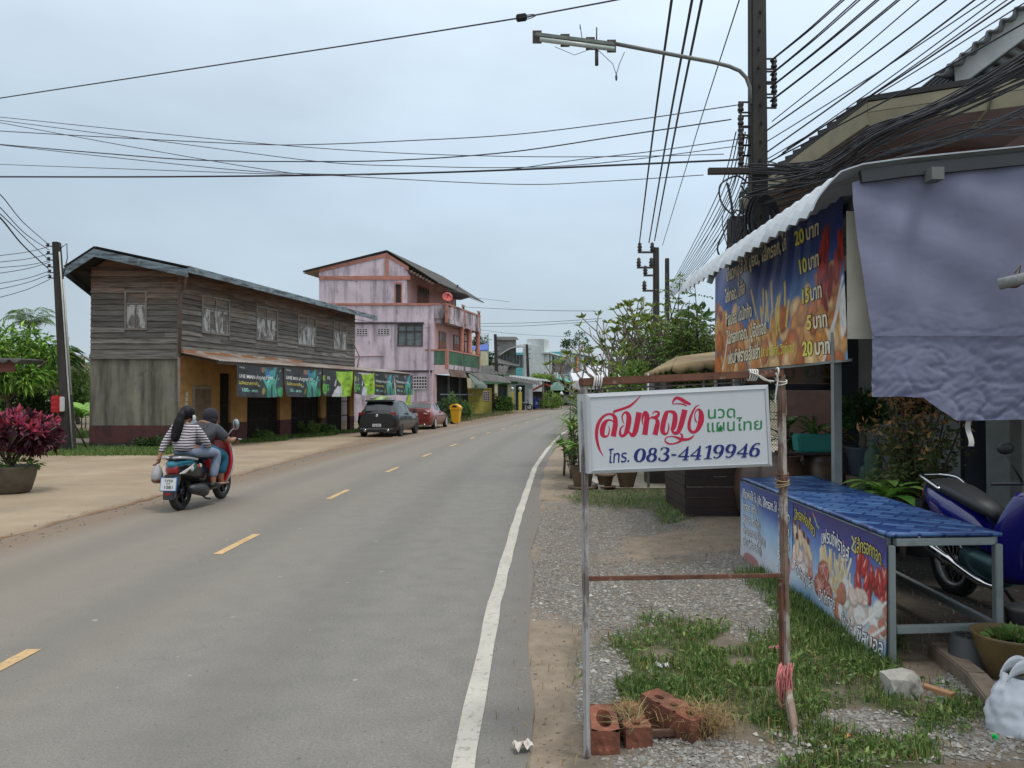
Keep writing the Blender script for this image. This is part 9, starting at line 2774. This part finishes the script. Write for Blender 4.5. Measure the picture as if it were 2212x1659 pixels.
# ------------------------------------------------------------------ grass, gravel, straw
def blades(name,label,xy,z,h,wd,m,seed,lean=.55,cat='grass'):
 rs=np.random.RandomState(seed);n=len(xy)
 a=rs.uniform(0,6.283,n);hh=h*rs.uniform(.45,1.25,n);ln=rs.uniform(.15,1,n)*lean
 dx,dy=np.cos(a),np.sin(a);b2=a+rs.uniform(-.6,.6,n)+1.57
 sx,sy=np.cos(b2)*wd/2,np.sin(b2)*wd/2
 x,y=xy[:,0],xy[:,1];zz=np.broadcast_to(z,(n,))
 v0=np.stack([x-sx,y-sy,zz],1);v1=np.stack([x+sx,y+sy,zz],1)
 mx_,my_=x+dx*hh*ln*.35,y+dy*hh*ln*.35
 v2=np.stack([mx_+sx*.8,my_+sy*.8,zz+hh*.6],1);v3=np.stack([mx_-sx*.8,my_-sy*.8,zz+hh*.6],1)
 tz=hh*np.where(ln>.35,.72,1.0)
 v4=np.stack([x+dx*hh*ln,y+dy*hh*ln,zz+tz],1)
 v=np.stack([v0,v1,v2,v3,v4],1).reshape(-1,3)
 o5=(np.arange(n)*5)[:,None]
 f=np.concatenate([o5+[0,1,2],o5+[0,2,3],o5+[3,2,4]],0)
 return tag(np_mesh(name,v,f,m),label,cat,kind='stuff')
g_grass=leaf_mat('grass_blade',P(96,124,60,.9),rnd=.4,two=(P(134,152,88,.9),.5,1.0),trans=.35)
g_dry=leaf_mat('dry_grass_blade',P(176,150,104,.8),rnd=.3)
VX,VY=vx,vy
ZC=np.array(cs).reshape(len(vy),len(vx),3)
ZH=np.array([p_[2] for p_ in vs_verge]).reshape(len(vy),len(vx))
def zone_at(x,y):
 i=np.clip(np.searchsorted(VX,x)-1,0,len(VX)-1);j=np.clip(np.searchsorted(VY,y)-1,0,len(VY)-1)
 return ZC[j,i]
def ground_z(xy):
 i=np.clip(np.searchsorted(VX,xy[:,0])-1,0,len(VX)-1);j=np.clip(np.searchsorted(VY,xy[:,1])-1,0,len(VY)-1)
 return ZH[j,i]
rs=np.random.RandomState(4)
def sample(n,fn,x0=-.1,x1=6.5,y0=2.4,y1=13,near=True):
 x=rs.uniform(x0,x1,n*8)
 y=1/rs.uniform(1/y1,1/y0,n*8) if near else rs.uniform(y0,y1,n*8)
 zc=zone_at(x,y);k=rs.rand(n*8)<fn(x,y,zc)
 return np.stack([x[k],y[k]],1)[:n]
notbrick=lambda x,y:1.0-((x>.28) & (x<1.0) & (y>3.25) & (y<3.9))*1.0
cl_=lambda x,y,f:.5+.5*np.sin(x*f+2*np.sin(y*f*.8))*np.sin(y*f*1.1+1.3*np.sin(x*f*.7))
xy=sample(46000,lambda x,y,z:np.clip(z[:,0]*1.3-.3,0,1)*np.clip(.08+1.2*cl_(x,y,7)*(.35+.65*cl_(x+1,y,17)),0,1)*notbrick(x,y))
blades('grass','short green grass on the verge round the sign frame',xy,ground_z(xy)-.003,.066,.0062,g_grass,5)
xy=sample(9000,lambda x,y,z:np.clip(z[:,0]*1.2-.2,0,1)*cl_(x+3,y,5)*notbrick(x,y))
o=leaves('verge_weed',g_grass,None,np.column_stack([xy,ground_z(xy)+.012+rs.rand(len(xy))*.025]),np.column_stack([rs.normal(0,1,(len(xy),2)),np.full(len(xy),.55)]),.042,.015,7)
tag(o,'small broad weeds mixed into the verge grass','weeds',kind='stuff')
xy=sample(5200,lambda x,y,z:np.clip(z[:,0]*.5+.06,0,1)*(x<4)*notbrick(x,y))
blades('dry_grass','dry straw-coloured blades scattered over the verge',xy,ground_z(xy)-.002,.06,.005,g_dry,6,lean=1.2)
# straw over the third brick and a tuft before the second
b3v=np.array([b3.x,b3.y]);q=b3v+np.array([.13,-.02])+rs.normal(0,.06,(900,2))*np.array([1.2,.8])
blades('straw','heap of dry straw over the end of the tilted brick',q,rs.uniform(.01,.11,900),.085,.0035,g_dry,8,lean=1.6)
q=np.array([b2.x,b2.y-.03])+rs.normal(0,.018,(60,2));blades('grass_tuft','long pale tuft of grass in front of the middle brick',q,.01,.2,.005,leaf_mat('pale_tuft',P(168,168,116,.75)),9,lean=1.3)
q=np.array([b2.x,b2.y+.08])+rs.normal(0,.04,(160,2));blades('straw','thin straw lying on the middle brick',q,.115,.05,.003,g_dry,10,lean=1.8)
# grass along the box and the table skirt
n_=2600;q=np.column_stack([2.22-rs.rand(n_)**2*.3,rs.uniform(4.5,7.0,n_)]);q[:,0]+=.02*(q[:,1]-4.6)
blades('skirt_grass','longer grass growing along the foot of the table skirts',q,ground_z(q)-.003,.09,.006,g_grass,11)
# stones
def stones(name,label,xy,s0,s1,m,seed,z=.008,flat=.6):
 rs=np.random.RandomState(seed);n=len(xy)
 base=np.array([[1,0,0],[0,1,0],[-1,0,0],[0,-1,0],[0,0,1],[0,0,-.6]],dtype=float)
 fc=np.array([[0,1,4],[1,2,4],[2,3,4],[3,0,4],[1,0,5],[2,1,5],[3,2,5],[0,3,5]])
 v=base[None]*(1+rs.uniform(-.35,.35,(n,6,1)))+rs.uniform(-.2,.2,(n,6,3))
 s_=(s0+(s1-s0)*rs.rand(n)**2.2)[:,None,None]
 v=v*s_*np.stack([rs.uniform(.8,1.3,n),rs.uniform(.7,1.0,n),rs.uniform(flat*.6,flat*1.2,n)],1)[:,None]
 a=rs.uniform(0,6.283,n);c_,s2=np.cos(a),np.sin(a)
 vx_=v[...,0]*c_[:,None]-v[...,1]*s2[:,None];vy_=v[...,0]*s2[:,None]+v[...,1]*c_[:,None]
 v=np.stack([vx_+xy[:,0,None],vy_+xy[:,1,None],v[...,2]+z],-1).reshape(-1,3)
 f=(fc[None]+(np.arange(n)*6)[:,None,None]).reshape(-1,3)
 return tag(np_mesh(name,v,f,m),label,'stones',kind='stuff')
m_stone=mat('grey_gravel_stone',P(152,148,140,.72),.9,rnd=.42,hue=.012,var=.1,vscale=60)
xy=sample(30000,lambda x,y,z:np.clip(z[:,1]*1.2-.1,0,1)*np.clip(1.2-z[:,0]*.8,.2,1)*(.35+.65*cl_(x,y,5)),y1=11.5)
stones('gravel','loose grey gravel on the verge',xy,.005,.019,m_stone,12,z=ground_z(xy)[:,None]+.002)
xy=sample(5000,lambda x,y,z:.5*(1-z[:,0]*.6)*(x<4.2)*(x-np.interp(y,[p_[0] for p_ in LINE_X],[p_[1] for p_ in LINE_X])>.24),x0=-.2,y1=12)
stones('pebbles','brownish pebbles scattered over the dirt at the road edge',xy,.004,.014,mat('brown_pebble',P(142,124,104,.75),.95,rnd=.35,var=.1),13,z=ground_z(xy)[:,None]+.002)
xy=sample(260,lambda x,y,z:np.clip(z[:,1]+z[:,0]*.35,0,1)*notbrick(x,y),y1=6.5)
stones('pale_stones','larger pale stones lying in the grass and gravel',xy,.009,.024,mat('pale_stone',P(196,192,182,.8),.9,[(P(140,134,122),30,.5,.7,.6)],rnd=.2),14,z=ground_z(xy)[:,None]+.005)
q=np.column_stack([rs.uniform(-5.9,-5.2,900),rs.uniform(3,30,900)]);q[:,0]+=np.interp(q[:,1],[p_[0] for p_ in LEFT_EDGE],[p_[1] for p_ in LEFT_EDGE])+5.6
stones('road_grit','grit along the broken edge of the lay-by',q,.006,.022,mat('brown_pebble',(.2,.15,.1)),15)
# grass round the wooden house
n_=32000;q=np.column_stack([rs.uniform(-16.5,-9.6,n_),23.98-rs.rand(n_)**1.1*(2.7+.25*rs.randn(n_))]);q=q[(q[:,1]>20.9+.25*np.sin(q[:,0]*2.3)) & ((q[:,0]<-10.2) | (q[:,1]<23.2))]
blades('house_grass','mown green grass in front of the shophouse gable',q,-.03,.14,.016,g_grass,16)
n_=9000;u_=rs.uniform(0,15.5,n_);w_=rs.rand(n_)**1.6*(.55+.35*np.sin(u_*1.7))+.02
q=np.array([tuple(fF(a,0,b2))[:2] for a,b2 in zip(u_,w_)]);blades('front_grass','weeds and grass along the foot of the shop fronts',q,-.01,.17,.016,g_mid,17)
n_=9000;q=np.column_stack([rs.uniform(-24,-13.6,n_),rs.uniform(23.2,26.2,n_)]);blades('house_grass','grass between the leaning pole and the back lane',q,-.02,.13,.018,g_grass,18)
n_=9000;q=np.column_stack([rs.uniform(-34,-13.8,n_),rs.uniform(29.8,36,n_)]);blades('garden_grass','rough grass of the garden beyond the lane',q,-.02,.22,.03,g_mid,19)
n_=5000;u_=rs.uniform(0,1,n_);yy_=43+u_*22;q=np.column_stack([np.interp(yy_,[p_[0] for p_ in LAY_L],[p_[1] for p_ in LAY_L])+rs.normal(.3,.45,n_),yy_]);blades('street_grass','dusty grass strip along the far lay-by',q,np.array([gz(v_) for v_ in yy_]),.2,.03,leaf_mat('dusty_grass',P(140,140,92,.7)),20)
p,d=clumps((-11.0,23.85,.12),(.9,.12,.22),22,30,(.14,.08,.12),210);t=thing('wall_weed','dark weeds against the foot of the maroon wall','weeds',(-11.0,23.8,0));leaves('weed_leaf',g_dark,t,p,d,.13,.06,210)
for i,(u,h_) in enumerate(((7.6,.6),(9.0,.45),(4.4,.35))):
 c_=fF(u,.0,.25);t=thing('gate_weed',('bushy weed before the second folding gate','bushy weed before the third folding gate','small weed before the first folding gate')[i],'weeds',tuple(c_));p,d=clumps((c_.x,c_.y,h_*.45),(.5,.25,h_*.5),16,30,(.13,.1,.12),220+i);leaves('weed_leaf',g_mid,t,p,d,.12,.05,220+i)
